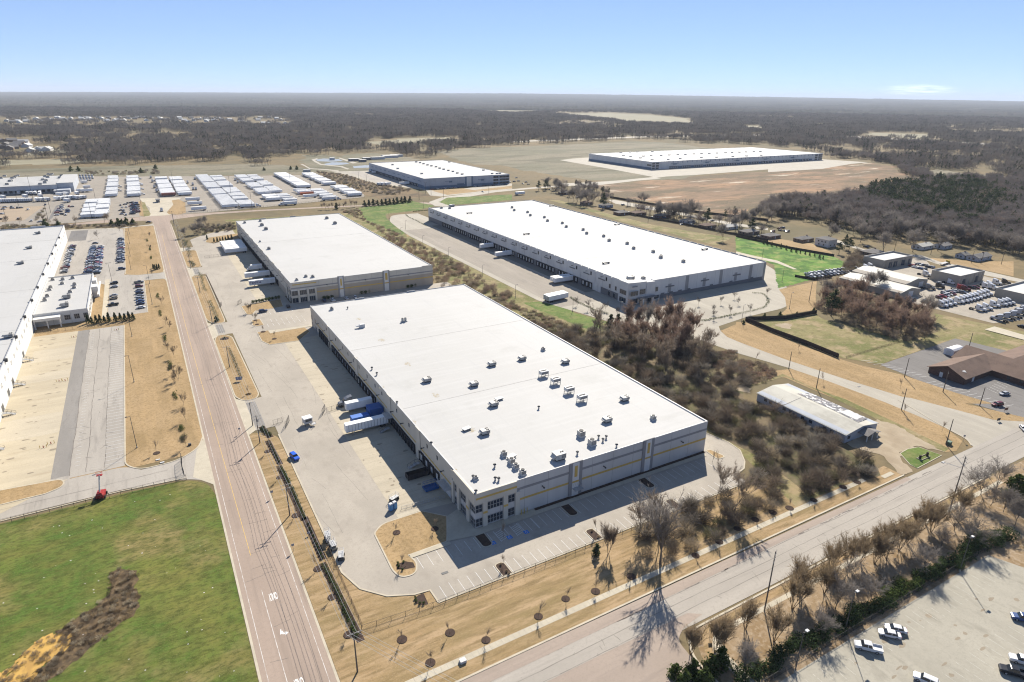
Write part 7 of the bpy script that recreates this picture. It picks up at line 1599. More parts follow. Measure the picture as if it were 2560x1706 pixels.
lab = ["utility pole at the road strip's near corner, wires running off lower right", "utility pole on the road strip with two wide pale crossarms", "utility pole at the round-ended island with double crossarms and transformer", "utility pole on the road island facing the front warehouse's far half", "utility pole at the drive before the second warehouse"]
for k, (x, y, h) in enumerate(MAIN):
    o = utility(x, y, h, lab[k] if k < 5 else None, ((.35, 3.2), (1.6, 3.0)) if k in (1, 2) else ((.35, 3.2),), 0, k == 2)
    if k >= 5: rank(o, "utility pole along the far part of the main road, # from the near end", "utility poles along the far main road", k)
tag(utility(21.5, 233.6, 9.6, "shorter utility pole just beyond the round-ended island at the truck entrance", ((.3, 2.2),), .3))
def wire(L, label, cat="power cable", sag=.9, r=.022, m_=None):
    b = MB()
    for i in range(len(L) - 1):
        a, c = Vector(L[i]), Vector(L[i + 1]); pr = a
        for k in range(1, 9):
            t = k / 8; p = a.lerp(c, t); p.z -= sag * 4 * t * (1 - t); seg(b, pr, p, r, r); pr = p
    return tag(b.build("power_cable", m_ or WIRE), label, cat)

for a, nm in ((-1.45, "leftmost"), (-.6, "second from left"), (.6, "second from right"), (1.45, "rightmost")):
    wire([(75 + a, 20 + a, 11)] + [(x + a, y - .07, h - .05) for x, y, h in MAIN], "pale power cable along the main road, " + nm + " of four on the crossarms", r=.03, m_=plain("pale_wire", (.6, .58, .52), .3, metal=.6))
wire([(x, y, h - 3) for x, y, h in MAIN[:4]], "lower single cable along the main road poles, below the crossarms", r=.03)
utility(115.1, 75.4, 17.8, "tall utility pole with three small crossarms among the vase-shaped trees", ((.5, 2.4), (1.4, 2.4), (2.6, 2.4)), .5); utility(198.3, 76.0, 18.9, "tall utility pole with star-like crossarms and street lamp near the crossroads", ((.3, 2.8), (1.2, 3.4), (2.6, 2.6)), .7)
b = MB(); b.tube((198.3, 76, 15), (194, 79.5, 16.4), .06, n=5); b.box(193.5, 194.3, 79.2, 79.8, 16.2, 16.5); o = b.build("lamp_arm", METAL); pr_ = [o2 for o2 in COL.objects if o2.get('label', '').startswith("tall utility pole with star")][0]; adopt(pr_, o); o.matrix_parent_inverse = pr_.matrix_basis.inverted()
for i, ((x, y), h, lb) in enumerate((((238.8, 98.6), 10.5, "plain wooden pole leaning slightly at the crossroads verge"), ((252, 122.9), 9.6, "plain wooden pole on the verge of the side road, middle one"), ((240, 153.1), 9.2, "plain wooden pole with lamps near the torn-roofed building"), ((246.8, 172.7), 8.8, "plain wooden pole beside the side road, farthest one"), ((343.6, 144.1), 10.4, "tall wooden pole beside the white barrel-roofed shed"), ((347, 237.3), 12.9, "tall wooden pole on the tan bank beside the russet grove"), ((284.5, 109.6), 8.3, "lamp pole at the edge of the brown-roofed building's car park"))):
    utility(x, y, h, lb, ((.5, 1.4),) if i in (2, 4) else (), .4)
def lamp(x, y, h, fmt, group=None, arm=1.2, rz=0, r0=.12, heads=1, z=0):
    r = empty("lamp_post", (x, y, z), rz, None, "lamp post"); b = MB(); b.tube((0, 0, .6), (0, 0, h), r0, r0 * .6, 6); b.build("pole", DMETAL, r)
    b = MB(); b.tube((0, 0, 0), (0, 0, .6), .28, .26, 8); b.build("footing", KERB, r)
    for k in range(heads):
        s_ = 1 if k == 0 else -1; b = MB(); b.box(0 if s_ > 0 else -arm, arm if s_ > 0 else 0, -.05, .05, h - .1, h); b.box(s_ * arm - .35, s_ * arm + .35, -.2, .2, h - .12, h + .08); b.build("lamp_head", DMETAL, r)
    if '#' in fmt: rank(r, fmt, group)
    else: r['label'] = fmt
    return r
for x, y in ((-16.7, 235.8), (-16.8, 298.8), (-16.9, 362.5)): lamp(x, y, 12.4, "tall lamp post on the tan lawn beside the left yard, # from the left", "lamp posts on the near left lawn", rz=math.pi)
for x, y in ((-5.9, 417.8), (-5.7, 467.8)): lamp(x, y, 12.5, "tall lamp post between visitor lot and main road, # from the left", "lamp posts by the visitor lot", rz=math.pi)
for t, x, y in (('B1', 1205, 533), ('B1', 1198, 410), ('B1', 1192, 295), ('B1', 1190, 205)): X, Y, _ = q(t, x, y); lamp(X, Y, 10.5, "lamp post along the far car park lawn edge, # from the left", "lamp posts by the far car park lawn", rz=math.pi)
lamp(-27.2, 485, 12.5, "lamp post with white lamps at the office annex corner", heads=2)
for t, x, y in (('B3', 22, 600), ('B3', 325, 792), ('B3', 852, 915), ('A2', 1375, 1302), ('A2', 1225, 1212), ('A2', 1335, 1372), ('A2', 1535, 1452), ('A2', 1540, 1112), ('A2', 1770, 1566)): X, Y, _ = q(t, x, y); lamp(X, Y, 8.5, "slim lamp post along the right warehouse yard, # from the left", "lamp posts of the right yard")
for t, x, y in (('B4', 435, 792), ('B4', 375, 575), ('B4', 210, 400), ('B4', 45, 900), ('B3', 1280, 985)): X, Y, _ = q(t, x, y); lamp(X, Y, 10, "slim lamp post round the right end of the right warehouse, # from the left", "lamp posts at the right end")
for (x, y), h in (((106.3, 59.8), 11.3), ((172.1, 59.7), 10.9), ((127, 62), 11)): r = lamp(x, y, h, "lamp post with white head behind the south hedge, # from the left", "lamp posts of the south hedge"); b = MB(); b.box(.7, 1.5, -.3, .3, h - .05, h + .15); b.build("lamp_lens", UNITW, r)
for t, x, y, h in (('E1', 620, 630, 29), ('E1', 935, 830, 16), ('E1', 1690, 935, 16), ('E1', 120, 980, 14), ('E1', 340, 700, 14), ('E2', 990, 370, 22), ('E2', 2050, 545, 25), ('E2', 390, 690, 14), ('E3', 1305, 752, 25), ('E3', 925, 565, 18), ('E3', 225, 1055, 18), ('E1', 1760, 600, 14), ('E1', 880, 940, 16), ('E2', 990, 1030, 12), ('A2', 1560, 975, 14), ('A2', 1325, 905, 12), ('A2', 1018, 880, 12), ('A2', 945, 850, 12), ('A2', 1500, 1035, 12), ('A2', 1725, 1010, 12), ('A2', 1610, 985, 12), ('A2', 2140, 975, 12)): X, Y, _ = q(t, x, y); lamp(X, Y, h, "high mast lamp in the far yards, # from the left", "high mast lamps of the far yards", 1.6, 0, .2, 2)
for t, x, y in (('B4', 2165, 430), ('B4', 1290, 330), ('B4', 1690, 1472), ('B4', 1375, 1352), ('A3', 515, 1085), ('A3', 850, 1115), ('A3', 1250, 1240), ('B4', 1590, 350), ('B4', 1920, 420), ('B4', 2000, 425)): X, Y, _ = q(t, x, y); o = utility(X, Y, 9.5, None, ((.4, 2.0),), .6); rank(o, "thin utility pole in the right-hand neighbourhood, # from the left", "utility poles of the neighbourhood")
# ------------------------------------------------------------------ fences, gates, signs, equipment
def fence(P, h, label, gap=3.0, rail=True, r=.04, m_=None, solid=False, name="fence"):
    rt = empty(name, (*P[0], 0), 0, label, "fence"); o0 = Vector((*P[0], 0)); m_ = m_ or METAL; R = MB(); n = 0
    for i in range(len(P) - 1):
        a, c = Vector((*P[i], 0)) - o0, Vector((*P[i + 1], 0)) - o0; L = (c - a).length; k = max(1, round(L / gap)); d = (c - a).normalized()
        for j in range(k + (1 if i == len(P) - 2 else 0)):
            p = a + (c - a) * j / k
            if n < 95: b = MB(); b.tube(p, p + Vector((0, 0, h)), r * 1.3, r * 1.3, 5); b.build("post", m_, rt); n += 1
        if solid:
            u = Vector((-d.y, d.x, 0)) * .05; R.loft([[tuple(a - u + Vector((0, 0, z))), tuple(c - u + Vector((0, 0, z))), tuple(c + u + Vector((0, 0, z))), tuple(a + u + Vector((0, 0, z)))] for z in (.05, h)])
        else:
            for z in (h - .03, .12): R.tube(a + Vector((0, 0, z)), c + Vector((0, 0, z)), r * .8, n=4)
            w_ = .012
            kk_ = int(L / .55)
            for j in range(kk_):
                p = a + (c - a) * j / kk_; p2 = a + (c - a) * min(1, (j + 3) / kk_); R.tube(p + Vector((0, 0, .1)), p2 + Vector((0, 0, h)), w_, n=3, caps=False); R.tube(p2 + Vector((0, 0, .1)), p + Vector((0, 0, h)), w_, n=3, caps=False)
    R.build("panel" if solid else "mesh", m_, rt); return rt
BLACKM = plain("black_coated_metal", (.035, .035, .033), .6); DWOOD = mat("dark_fence_wood", (.06, .048, .04), .95, ((.5, (1, 1, .1), (.04, .032, .027), .42, .62, 1),)); BRW = plain("brown_fence", (.13, .085, .055), .9)
fence([(-110, 204.4), (-52, 205.3), (-3.2, 205.4)], 2.0, "chain-link fence along the green meadow below the left driveway", 3.1, m_=BLACKM)
fence([(-3.6, 208.4), (-3.9, 213.4), (-3.6, 219.4)], 2.6, "tall black swing gate standing across the left driveway", 2.2, r=.07, m_=BLACKM, name="gate")
fence([(27.4, 117), (44.8, 115.6), (90.2, 115.4), (135.7, 115.5), (156, 115.6)], 1.6, "thin dark fence along the outer parking bays", 3.2, m_=BLACKM)
fence([(27.8, 118), (28.0, 150)], 1.5, "low brown rail fence beside the near hedge of the truck yard", 3, m_=BRW); fence([(-60, 389.6), (-21, 386)], 1.8, "chain-link fence between office annex and left yard", 3.2, m_=BLACKM)
fence([(28.6, 470), (28.8, 395)], 1.8, "tan-topped fence along the second yard beside the long hedges", 3, m_=BRW); fence([(28.5, 393), (29.6, 396.5)], 2.4, "open black gate leaf at the second yard, left one", 1.8, r=.06, m_=BLACKM, name="gate"); fence([(37.8, 392.5), (40.6, 396.5)], 2.4, "open black gate leaf at the second yard, right one", 1.8, r=.06, m_=BLACKM, name="gate")
fence([(46.4, 229), (48.6, 233.4)], 2.6, "open black gate leaf at the front dock apron", 1.5, r=.06, m_=BLACKM, name="gate"); fence([(31.8, 225), (34.2, 230.5)], 2.6, "open black gate leaf near the truck entrance", 1.8, r=.06, m_=BLACKM, name="gate"); fence([(48.7, 231), (57, 233)], 2.0, "short fence across the front dock apron", 2.4, m_=BLACKM); fence([(28.4, 230.5), (31.8, 231)], 2.0, "short fence beside the truck entrance", 1.7, m_=BLACKM)
fence([(52, 157), (66, 156.2)], 1.1, "grey handrail along the entrance ramp of the front office", 1.8, m_=METAL)
fence([(33.0, 527), (55, 528)], 1.8, "chain-link fence across the second yard before the trailer group", 3, m_=BLACKM)
fence(Q('B4', 658, 832, 400, 878, 75, 888, 300, 985, 560, 1080, 836, 1195), 2.3, "dark angled timber fence enclosing the yellowish field", 3, m_=DWOOD, solid=True); fence(Q('B4', 900, 1192, 1160, 1115, 1350, 1060), .9, "low thin fence across the yellowish field", 3, m_=BRW)
fence(Q('B4', 0, 205, 210, 250, 430, 300, 800, 365), 1.9, "dark timber fence on top of the bright green bank", 4, m_=DWOOD, solid=True); fence(Q('A3', 900, 1012, 1300, 1080, 1700, 1150, 2353, 1225), 2.4, "dark fence between rusty field and the house street", 5, m_=DWOOD, solid=True); fence(Q('A3', 850, 1112, 1200, 1190, 1600, 1265, 2000, 1345, 2353, 1410), 2.0, "dark fence along the back gardens behind the right warehouse", 4, m_=DWOOD, solid=True)
fence(Q('E2', 480, 900, 0, 925)[::-1] if 0 else [(90, 746), (235, 774)], 2.0, "chain-link fence along the trailer yard's near edge", 4, m_=BLACKM); fence([(29, 748), (88, 745)], 2.0, "chain-link fence from the gate lawn to the trailer yard corner", 4, m_=BLACKM)
fence([(90.9, 61.0), (200, 60.6)], 1.6, "dark low fence at the foot of the south hedge", 3.4, m_=BLACKM)
fence(Q('B4', 480, 530, 640, 560, 780, 540), 1.6, "black retaining fence at the left end of the old vehicle rows", 3, m_=DWOOD, solid=True)
def stair(x, y, label):
    r = empty("dock_stair", (x, y, 0), 0, label, "stairs"); b = MB(); b.box(-2, -.6, -.8, .8, 1.0, 1.15)
    for k in range(5): b.box(-.6 + k * .5, -.1 + k * .5, -.8, .8, .82 - k * .2, .92 - k * .2)
    b.build("tread", METAL, r); b = MB()
    for s_ in (-.8, .8):
        b.tube((-2, s_, 2.1), (-.6, s_, 2.1), .05, n=5); b.tube((-.6, s_, 2.1), (1.9, s_, 1.0), .05, n=5)
        for a, z in ((-2, 1.15), (-.6, 1.1), (.6, .5), (1.9, 0)): b.tube((a, s_, z), (a, s_, z + 1), .05, n=5)
    b.build("handrail", DMETAL, r); return r
for y, lb in ((348, "farthest"), (317.5, "second farthest"), (287, "second nearest"), (257, "nearest")): stair(-58.9, y, "grey steel dock stair on the left white warehouse, " + lb + " of four")
for x, y, lb in ((63.5, 205.5, "dock stair under the ribbed trailer's canopy at the front warehouse"), (64.0, 177.5, "dock stair between the dumpster and the dark dock doors")): r = stair(x, y, lb); r.rotation_euler = (0, 0, math.pi)
BY = plain("bollard_yellow", (.50, .34, .04), .6)
for k, x in enumerate((82.4, 83.4, 84.4)): b = MB(); b.tube((0, 0, 0), (0, 0, 1.7), .11, .11, 8); o = b.build("bollard", BY, None, (x, 137.2, .15)); tag(o, None, "bollard"); rank(o, "yellow bollard beside the front office windows, # from the left", "yellow bollards")
for t, x, y in (('C1', 400, 735), ('C1', 470, 700), ('C1', 545, 125), ('C1', 600, 120), ('B1', 680, 1155), ('B1', 1072, 1090)): X, Y, _ = q(t, x, y); r = empty("hydrant_guard", (X, Y, .05), 0, None, "hydrant"); b = MB(); b.tube((0, 0, 0), (0, 0, .8), .16, .12, 8); b.build("hydrant", plain("hydrant_red", (.28, .03, .02)), r)
for o in [o for o in COL.objects if o.name.startswith("hydrant_guard")]:
    for a in (-1, 1): b = MB(); b.tube((a, 0, 0), (a, 0, 1.1), .09, .09, 6); b.build("guard_post", BY, o)
    rank(o, "red hydrant between yellow guard posts in the left yard, # from the left", "guarded hydrants")
def sign(x, y, h, w, hh, m_, label, rz=0, posts=1, txt=None, tm=None):
    r = empty("sign", (x, y, 0), rz, label, "sign")
    for k in range(posts): a = 0 if posts == 1 else (-w * .35 if k == 0 else w * .35); b = MB(); b.tube((a, 0, 0), (a, 0, h), .05, n=6); b.build("post", METAL, r)
    b = MB(); b.box(-w / 2, w / 2, -.07, -.03, h - hh, h); b.build("panel", m_, r); return r
SGB = plain("sign_grey_back", (.30, .31, .33)); sign(19.5, 153.3, 2.4, .75, .75, SGB, "small grey-backed road sign on the kerb strip", math.pi); sign(*q('C1', 2205, 605)[:2], 2.4, .7, .7, SGB, "small road sign at the kerb by the truck entrance", math.pi); sign(*q('C2', 445, 1190)[:2], 2.4, .8, .8, SGB, "small square sign on the road strip by the two-crossarm pole", math.pi)
sign(*q('C2', 140, 125)[:2], 2.2, 2.6, 1.5, plain("sign_blue_grey", (.22, .25, .33)), "wide blue-grey leasing board on the road island", -.3, 2); sign(*q('D3', 2105, 1120)[:2], 3.0, .9, .9, plain("sign_yellow", (.52, .33, .02)), "yellow diamond warning sign at the pavement bend", -.4)
sign(*q('C4', 2140, 440)[:2], 1.6, 1.8, 1.1, plain("sign_black", (.03, .03, .035)), "dark monument sign on the verge before the brown-roofed building", -.2, 2); sign(*q('C4', 2200, 360)[:2], 1.9, 2.0, 1.1, plain("sign_brown", (.15, .07, .035)), "brown wooden sign beside the maroon van", -.2, 2); sign(*q('C4', 1855, 600)[:2], 2.6, .7, .7, SGB, "small sign on the rounded verge corner at the crossroads", 2.4); sign(*q('D2', 780, 215)[:2], 1.2, .9, .6, SGB, "tiny low sign in the mulch strip of the near road hedge")
X, Y, _ = q('C4', 1530, 735); r = empty("broken_sign", (X, Y, .1), 0, "broken wooden sign frame on the small green lawn island", "frame"); b = MB()
for a in (-2.2, 2.2): b.box(a - .3, a + .3, -.3, .3, 0, 1.5)
b.build("post", DWOOD, r); b = MB(); b.box(-2.6, 2.6, -.9, -.75, 0, .25); b.box(-2.6, 2.6, .75, .9, 0, .25); b.box(-2.75, -2.6, -.9, .9, 0, .25); b.box(2.6, 2.75, -.9, .9, 0, .25); b.build("border", WALK, r)
X, Y, _ = q('D2', 2195, 1380); b = MB(); b.box(-.7, .7, -.55, .55, 0, .7); o = b.build("utility_box", UNITW, None, (X, Y, 0)); tag(o, "white utility box on the dry lawn above the sidewalk", "utility box")
X, Y, _ = q('C4', 1735, 625); b = MB(); b.box(-.8, .8, -.7, .7, 0, 1.3); o = b.build("utility_box", plain("box_green", (.10, .16, .11)), None, (X, Y, 0)); tag(o, "green utility box at the foot of the crossroads pole", "utility box")
for k, (x, y) in enumerate(((1452, 848), (1492, 873))): X, Y, _ = q('C1', x, y); b = MB(); b.box(-.65, .65, -.3, .3, 0, .25); o = b.build("ground_hatch", UNITW, None, (X, Y, .02)); tag(o, None, "lid"); rank(o, "white flat lid on the tan lawn corner by the left driveway, # from the left", "white lids")
X, Y, _ = q('C1', 1745, 712); b = MB(); b.box(-.5, .5, -.4, .4, 0, .7); o = b.build("utility_box", DMETAL, None, (X, Y, 0)); tag(o, "small dark box on the lawn near the left gate", "utility box")
for t, x, y in (('D2', 2030, 562), ('C4', 1005, 155 + 0)): X, Y, _ = q(t, x, y); b = MB(); b.box(-.9, .9, -.4, .4, .075, .09); o = b.build("storm_drain", DMETAL, None, (X, Y, 0)); o['kind'] = 'structure'
RED = plain("lift_red", (.30, .02, .02), .5)
X, Y, _ = q('C1', 935, 1185); r = empty("boom_lift", (X, Y, .05), 1.4, "red boom lift parked on the driveway above the meadow fence", "boom lift"); b = MB(); b.box(-1.8, 1.8, -1.1, 1.1, .5, 1.5); b.loft([[(-1.8, -.8, 1.5), (.6, -.8, 1.5), (.6, .8, 1.5), (-1.8, .8, 1.5)], [(-1.5, -.6, 2.2), (.2, -.6, 2.2), (.2, .6, 2.2), (-1.5, .6, 2.2)]]); b.build("chassis", RED, r)
for p in ((1.2, -1.2, .5), (1.2, 1.2, .5), (-1.2, -1.2, .5), (-1.2, 1.2, .5)): b = MB(); b.disc(p, .5, 'y', .4, 10); b.build("wheel", TYRE, r)
b = MB(); b.tube((-.8, 0, 2.2), (2.4, 0, 6.2), .22, .18, 6); b.build("boom", UNITG, r); b = MB(); b.box(2.2, 3.2, -.8, .8, 6.0, 6.15)
for z in (6.6, 7.1):
    for a, c in (((2.2, -.8), (3.2, -.8)), ((2.2, .8), (3.2, .8)), ((2.2, -.8), (2.2, .8)), ((3.2, -.8), (3.2, .8))): b.tube((*a, z), (*c, z), .04, n=4)
b.build("basket", RED, r)
def liftm(x, y, rz, label, col, h=2.6):
    r = empty("scissor_lift", (x, y, .05), rz, label, "lift"); b = MB(); b.box(-1.4, 1.4, -.7, .7, .35, .9); b.build("chassis", col, r)
    for p in ((1, -.75, .35), (1, .75, .35), (-1, -.75, .35), (-1, .75, .35)): c = MB(); c.disc(p, .35, 'y', .25, 8); c.build("wheel", TYRE, r)
    b = MB()
    for s_ in (-.6, .6):
        for k in range(3): z0 = .9 + k * (h - .9) / 3; z1 = z0 + (h - .9) / 3; b.tube((-1.2, s_, z0), (1.2, s_, z1), .06, n=4); b.tube((1.2, s_, z0), (-1.2, s_, z1), .06, n=4)
    b.build("scissor_arm", METAL, r); b = MB(); b.box(-1.4, 1.4, -.7, .7, h, h + .12)
    for z in (h + .6, h + 1.1):
        for a, c in (((-1.4, -.7), (1.4, -.7)), ((-1.4, .7), (1.4, .7)), ((-1.4, -.7), (-1.4, .7)), ((1.4, -.7), (1.4, .7))): b.tube((*a, z), (*c, z), .04, n=4)
    for a in (-1.4, 1.4):
        for c in (-.7, .7): b.tube((a, c, h), (a, c, h + 1.1), .04, n=4)
    b.build("platform", METAL, r); return r
liftm(28.9, 153.2, 1.5, "grey lift at the yard kerb, farthest of the parked machines", METAL, 2.2); liftm(29.3, 149.2, 1.6, "tan and grey lift at the yard kerb, middle of the parked machines", plain("lift_tan", (.30, .28, .22)), 1.6); liftm(30.2, 144.2, 1.3, "dark machine at the yard kerb, nearest of the parked machines", DMETAL, 1.2)
liftm(51.7, 162.5, .4, "dark lift machine beside the blue portable toilets", DMETAL, 1.0)
X, Y, _ = q('C2', 770, 520); r = empty("guard_booth", (X, Y, .05), .15, "white booth raised on steel legs, alone on the truck yard", "booth"); b = MB(); b.box(-1.5, 1.5, -1.3, 1.3, .9, 2.9); b.build("cabin", UNITW, r); b = MB(); b.box(-1.7, 1.7, -1.5, 1.5, 2.9, 3.1); b.build("roof", mat("booth_roof", (.62, .62, .60)), r)
b = MB(); b.box(-1.2, 1.2, -1.34, -1.3, 1.7, 2.6); b.build("window", GLASS, r)
for a in (-1.4, 1.4):
    for c in (-1.2, 1.2): b = MB(); b.tube((a, c, 0), (a, c, .9), .09, n=6); b.build("leg", DMETAL, r)
b = MB(); b.box(.4, 2.2, -3.0, -1.4, .7, .85); b.tube((2.1, -2.9, .85), (2.1, -2.9, 1.9), .05, n=5); b.tube((.5, -2.9, .85), (.5, -2.9, 1.9), .05, n=5); b.tube((.5, -2.9, 1.9), (2.1, -2.9, 1.9), .05, n=5); b.tube((1.3, -3, .7), (-1, -5.5, 0), .06, n=5); b.build("step", METAL, r)
# ------------------------------------------------------------------ woods and brush: nobody could count them
def pip(P, X, Y):
    """which of the points X, Y lie inside polygon P"""
    ins = np.zeros(len(X), bool); n = len(P)
    for i in range(n):
        (x0, y0), (x1, y1) = P[i], P[(i + 1) % n]
        c = ((y0 > Y) != (y1 > Y)); xx = (x1 - x0) * (Y - y0) / ((y1 - y0) if y1 != y0 else 1e-9) + x0
        ins ^= c & (X < xx)
    return ins
def scatter(name, P, rz, sc, protos, label=None):
    me = bpy.data.meshes.new(name); me.vertices.add(len(P)); me.vertices.foreach_set("co", np.asarray(P, np.float32).ravel())
    for nm, arr in (("rz", rz), ("sc", sc)): me.attributes.new(nm, 'FLOAT', 'POINT').data.foreach_set("value", np.asarray(arr, np.float32))
    o = bpy.data.objects.new(name, me); COL.objects.link(o); o['kind'] = 'stuff'
    if label: o['label'] = label
    cl = bpy.data.collections.new(name + "_kinds")
    for p in protos: cl.objects.link(p)
    g = bpy.data.node_groups.new(name, 'GeometryNodeTree'); g.interface.new_socket("Geometry", in_out='INPUT', socket_type='NodeSocketGeometry'); g.interface.new_socket("Geometry", in_out='OUTPUT', socket_type='NodeSocketGeometry')
    N = g.nodes.new; i_, o_ = N("NodeGroupInput"), N("NodeGroupOutput"); ip = N("GeometryNodeInstanceOnPoints"); ci = N("GeometryNodeCollectionInfo"); ci.inputs["Collection"].default_value = cl; ci.inputs["Separate Children"].default_value = True; ci.inputs["Reset Children"].default_value = True
    a1, a2 = N("GeometryNodeInputNamedAttribute"), N("GeometryNodeInputNamedAttribute"); a1.data_type = a2.data_type = 'FLOAT'; a1.inputs["Name"].default_value = "rz"; a2.inputs["Name"].default_value = "sc"
    cx = N("ShaderNodeCombineXYZ"); L = g.links.new; mp_ = N("GeometryNodeMeshToPoints")
    L(i_.outputs[0], mp_.inputs[0]); L(mp_.outputs[0], ip.inputs["Points"]); L(ci.outputs[0], ip.inputs["Instance"]); ip.inputs["Pick Instance"].default_value = True
    L(a1.outputs[0], cx.inputs["Z"]); L(cx.outputs[0], ip.inputs["Rotation"]); L(a2.outputs[0], ip.inputs["Scale"]); L(ip.outputs[0], o_.inputs[0])
    md = o.modifiers.new("scatter", 'NODES'); md.node_group = g; return o
def protoobj(name, mb, mats): return bpy.data.objects.new(name, mb.mesh(name, mats))
FTW = tw("far_twig", (.18, .164, .147), .5, 70, .25); FTW2 = tw("far_twig_brown", (.195, .16, .133), .5, 90, .25); FBK = tw("far_bark", (.2, .18, .155), .7, 40); FND = tw("far_pine", (.032, .042, .022), .6, 30)
def patch(seed, n=26, R_=21, pines=.1, H=(11, 17), bl=46, w=.32):
    R = random.Random(seed); b = MB()
    for _ in range(n):
        a, rr = R.uniform(0, 6.28), R_ * math.sqrt(R.random()); c = Vector((math.cos(a) * rr, math.sin(a) * rr, 0)); h = R.uniform(*H)
        if R.random() < pines:
            seg(b, c, c + Vector((0, 0, h * .9)), .25, .1, 0)
            for k in range(9): leafball(b, c + Vector((R.uniform(-1, 1) * 1.4, R.uniform(-1, 1) * 1.4, h * (.35 + .65 * k / 9))), 2.3 * (1 - k / 13), 2.3 * (1 - k / 13), 1.1, 9, .8, R, 3, .4)
            continue
        seg(b, c, c + Vector((R.uniform(-.4, .4), R.uniform(-.4, .4), h * .62)), .2, .1, 0); mi = 1 if R.random() < .6 else 2; cw = R.uniform(.20, .30) * h
        for k in range(bl):
            t = R.uniform(0, 6.28); s_ = math.sqrt(R.random()) * cw; z = h * (.40 + .42 * R.random()); p = c + Vector((math.cos(t) * s_ * .5, math.sin(t) * s_ * .5, z)); d = Vector((math.cos(t) * s_ / cw + R.gauss(0, .35), math.sin(t) * s_ / cw + R.gauss(0, .35), R.uniform(.15, 1.2))).normalized()
            blade(b, p, d, R.uniform(1.5, 3.4), w, R, mi)
    return b
FM = [FBK, FTW, FTW2, FND]
PATCH = [protoobj("wood_kind", patch(50 + k, pines=(0, .04, .10, .22, 0, .05)[k]), FM) for k in range(6)]
EDGE = [(-900, 424), (0, 423), (190, 413), (260, 414), (392, 412), (460, 408), (484, 414), (571, 406), (582, 388), (620, 396), (640, 416), (656, 419), (681, 406), (760, 406), (761, 391), (817, 390), (841, 390), (871, 387), (939, 384), (1004, 390), (1060, 397), (1090, 388), (1140, 376), (1280, 365), (1421, 358), (1587, 350), (1661, 352), (1770, 366), (1920, 371), (1960, 378), (2050, 390), (2165, 399), (2227, 411), (2273, 440), (2300, 450), (2328, 427), (2382, 433), (2491, 434), (2560, 455), (3600, 470)]
ex, ey = zip(*EDGE)
def npx(t, *v):
    s = SCALE.get(t, 3.6766); return [(SURVEY[t][0] + v[i] / s, SURVEY[t][1] + v[i + 1] / s) for i in range(0, len(v), 2)]
CLEAR = [npx('A1', -500, 640, 0, 660, 500, 645, 700, 655, 700, 690, 400, 710, 0, 735, -500, 740), npx('A1', -300, 470, 200, 470, 520, 560, 640, 590, 600, 620, 250, 640, -300, 640),
         npx('A2', 990, 500, 1200, 470, 1500, 455, 1810, 455, 1850, 480, 1500, 535, 1060, 540), npx('A2', 150, 660, 340, 660, 340, 715, 150, 715), npx('A2', 1850, 160, 2353, 150, 2353, 235, 1900, 205), npx('A3', 0, 180, 380, 185, 380, 215, 0, 235),
         npx('A3', 330, 235, 880, 228, 1260, 240, 1660, 285, 1680, 345, 1200, 325, 780, 285), npx('A3', 2070, 345, 2310, 345, 2300, 395, 2140, 380), npx('A4', 870, 415, 1000, 405, 1500, 420, 1500, 480, 1300, 475, 880, 445), npx('A4', 560, 445, 900, 450, 1400, 485, 1900, 515, 2400, 520, 2400, 535, 1900, 540, 1300, 500, 700, 465), npx('A3', 0, 485, 700, 458, 1300, 438, 2353, 420, 2353, 440, 1300, 458, 700, 480, 0, 505)]
HX, HY = .464 / math.hypot(.464, .8103), .8103 / math.hypot(.464, .8103)
def sample(n, r0, r1, seed):
    g = np.random.default_rng(seed); r = np.sqrt(g.uniform(r0 ** 2, r1 ** 2, n)); a = math.atan2(HY, HX) + g.uniform(-.80, .80, n); X, Y = r * np.cos(a), r * np.sin(a)
    V = AX.T @ np.vstack([X, Y, np.full(n, -CAM_H)]); px, py = PW / 2 + FOC * V[0] / V[2], PH / 2 + FOC * V[1] / V[2]
    ok = py < np.interp(px, ex, ey) - 1.0
    for P in CLEAR: ok &= ~pip(P, px, py)
    dn = np.sin(X * .0031 + 1.3 * np.sin(Y * .0017)) + np.sin(Y * .0043 - X * .0012 + 2.0) + .6 * np.sin(X * .011 + Y * .007); ok &= ~((dn < -1.25) & (g.random(n) < .8))
    town = pip(npx('A1', -300, 265, 2353, 270, 2353, 345, -300, 370), px, py) | pip(npx('A2', 0, 255, 250, 270, 400, 350, 0, 350), px, py); ok &= ~(town & (g.random(n) < .88))
    return X[ok], Y[ok], g
X, Y, g = sample(27000, 700, 6200, 5)
scatter("far_wood", np.column_stack([X, Y, np.zeros(len(X))]), g.uniform(0, 6.28, len(X)), g.uniform(.75, 1.15, len(X)), PATCH, "bare grey-brown winter woodland across the distance")
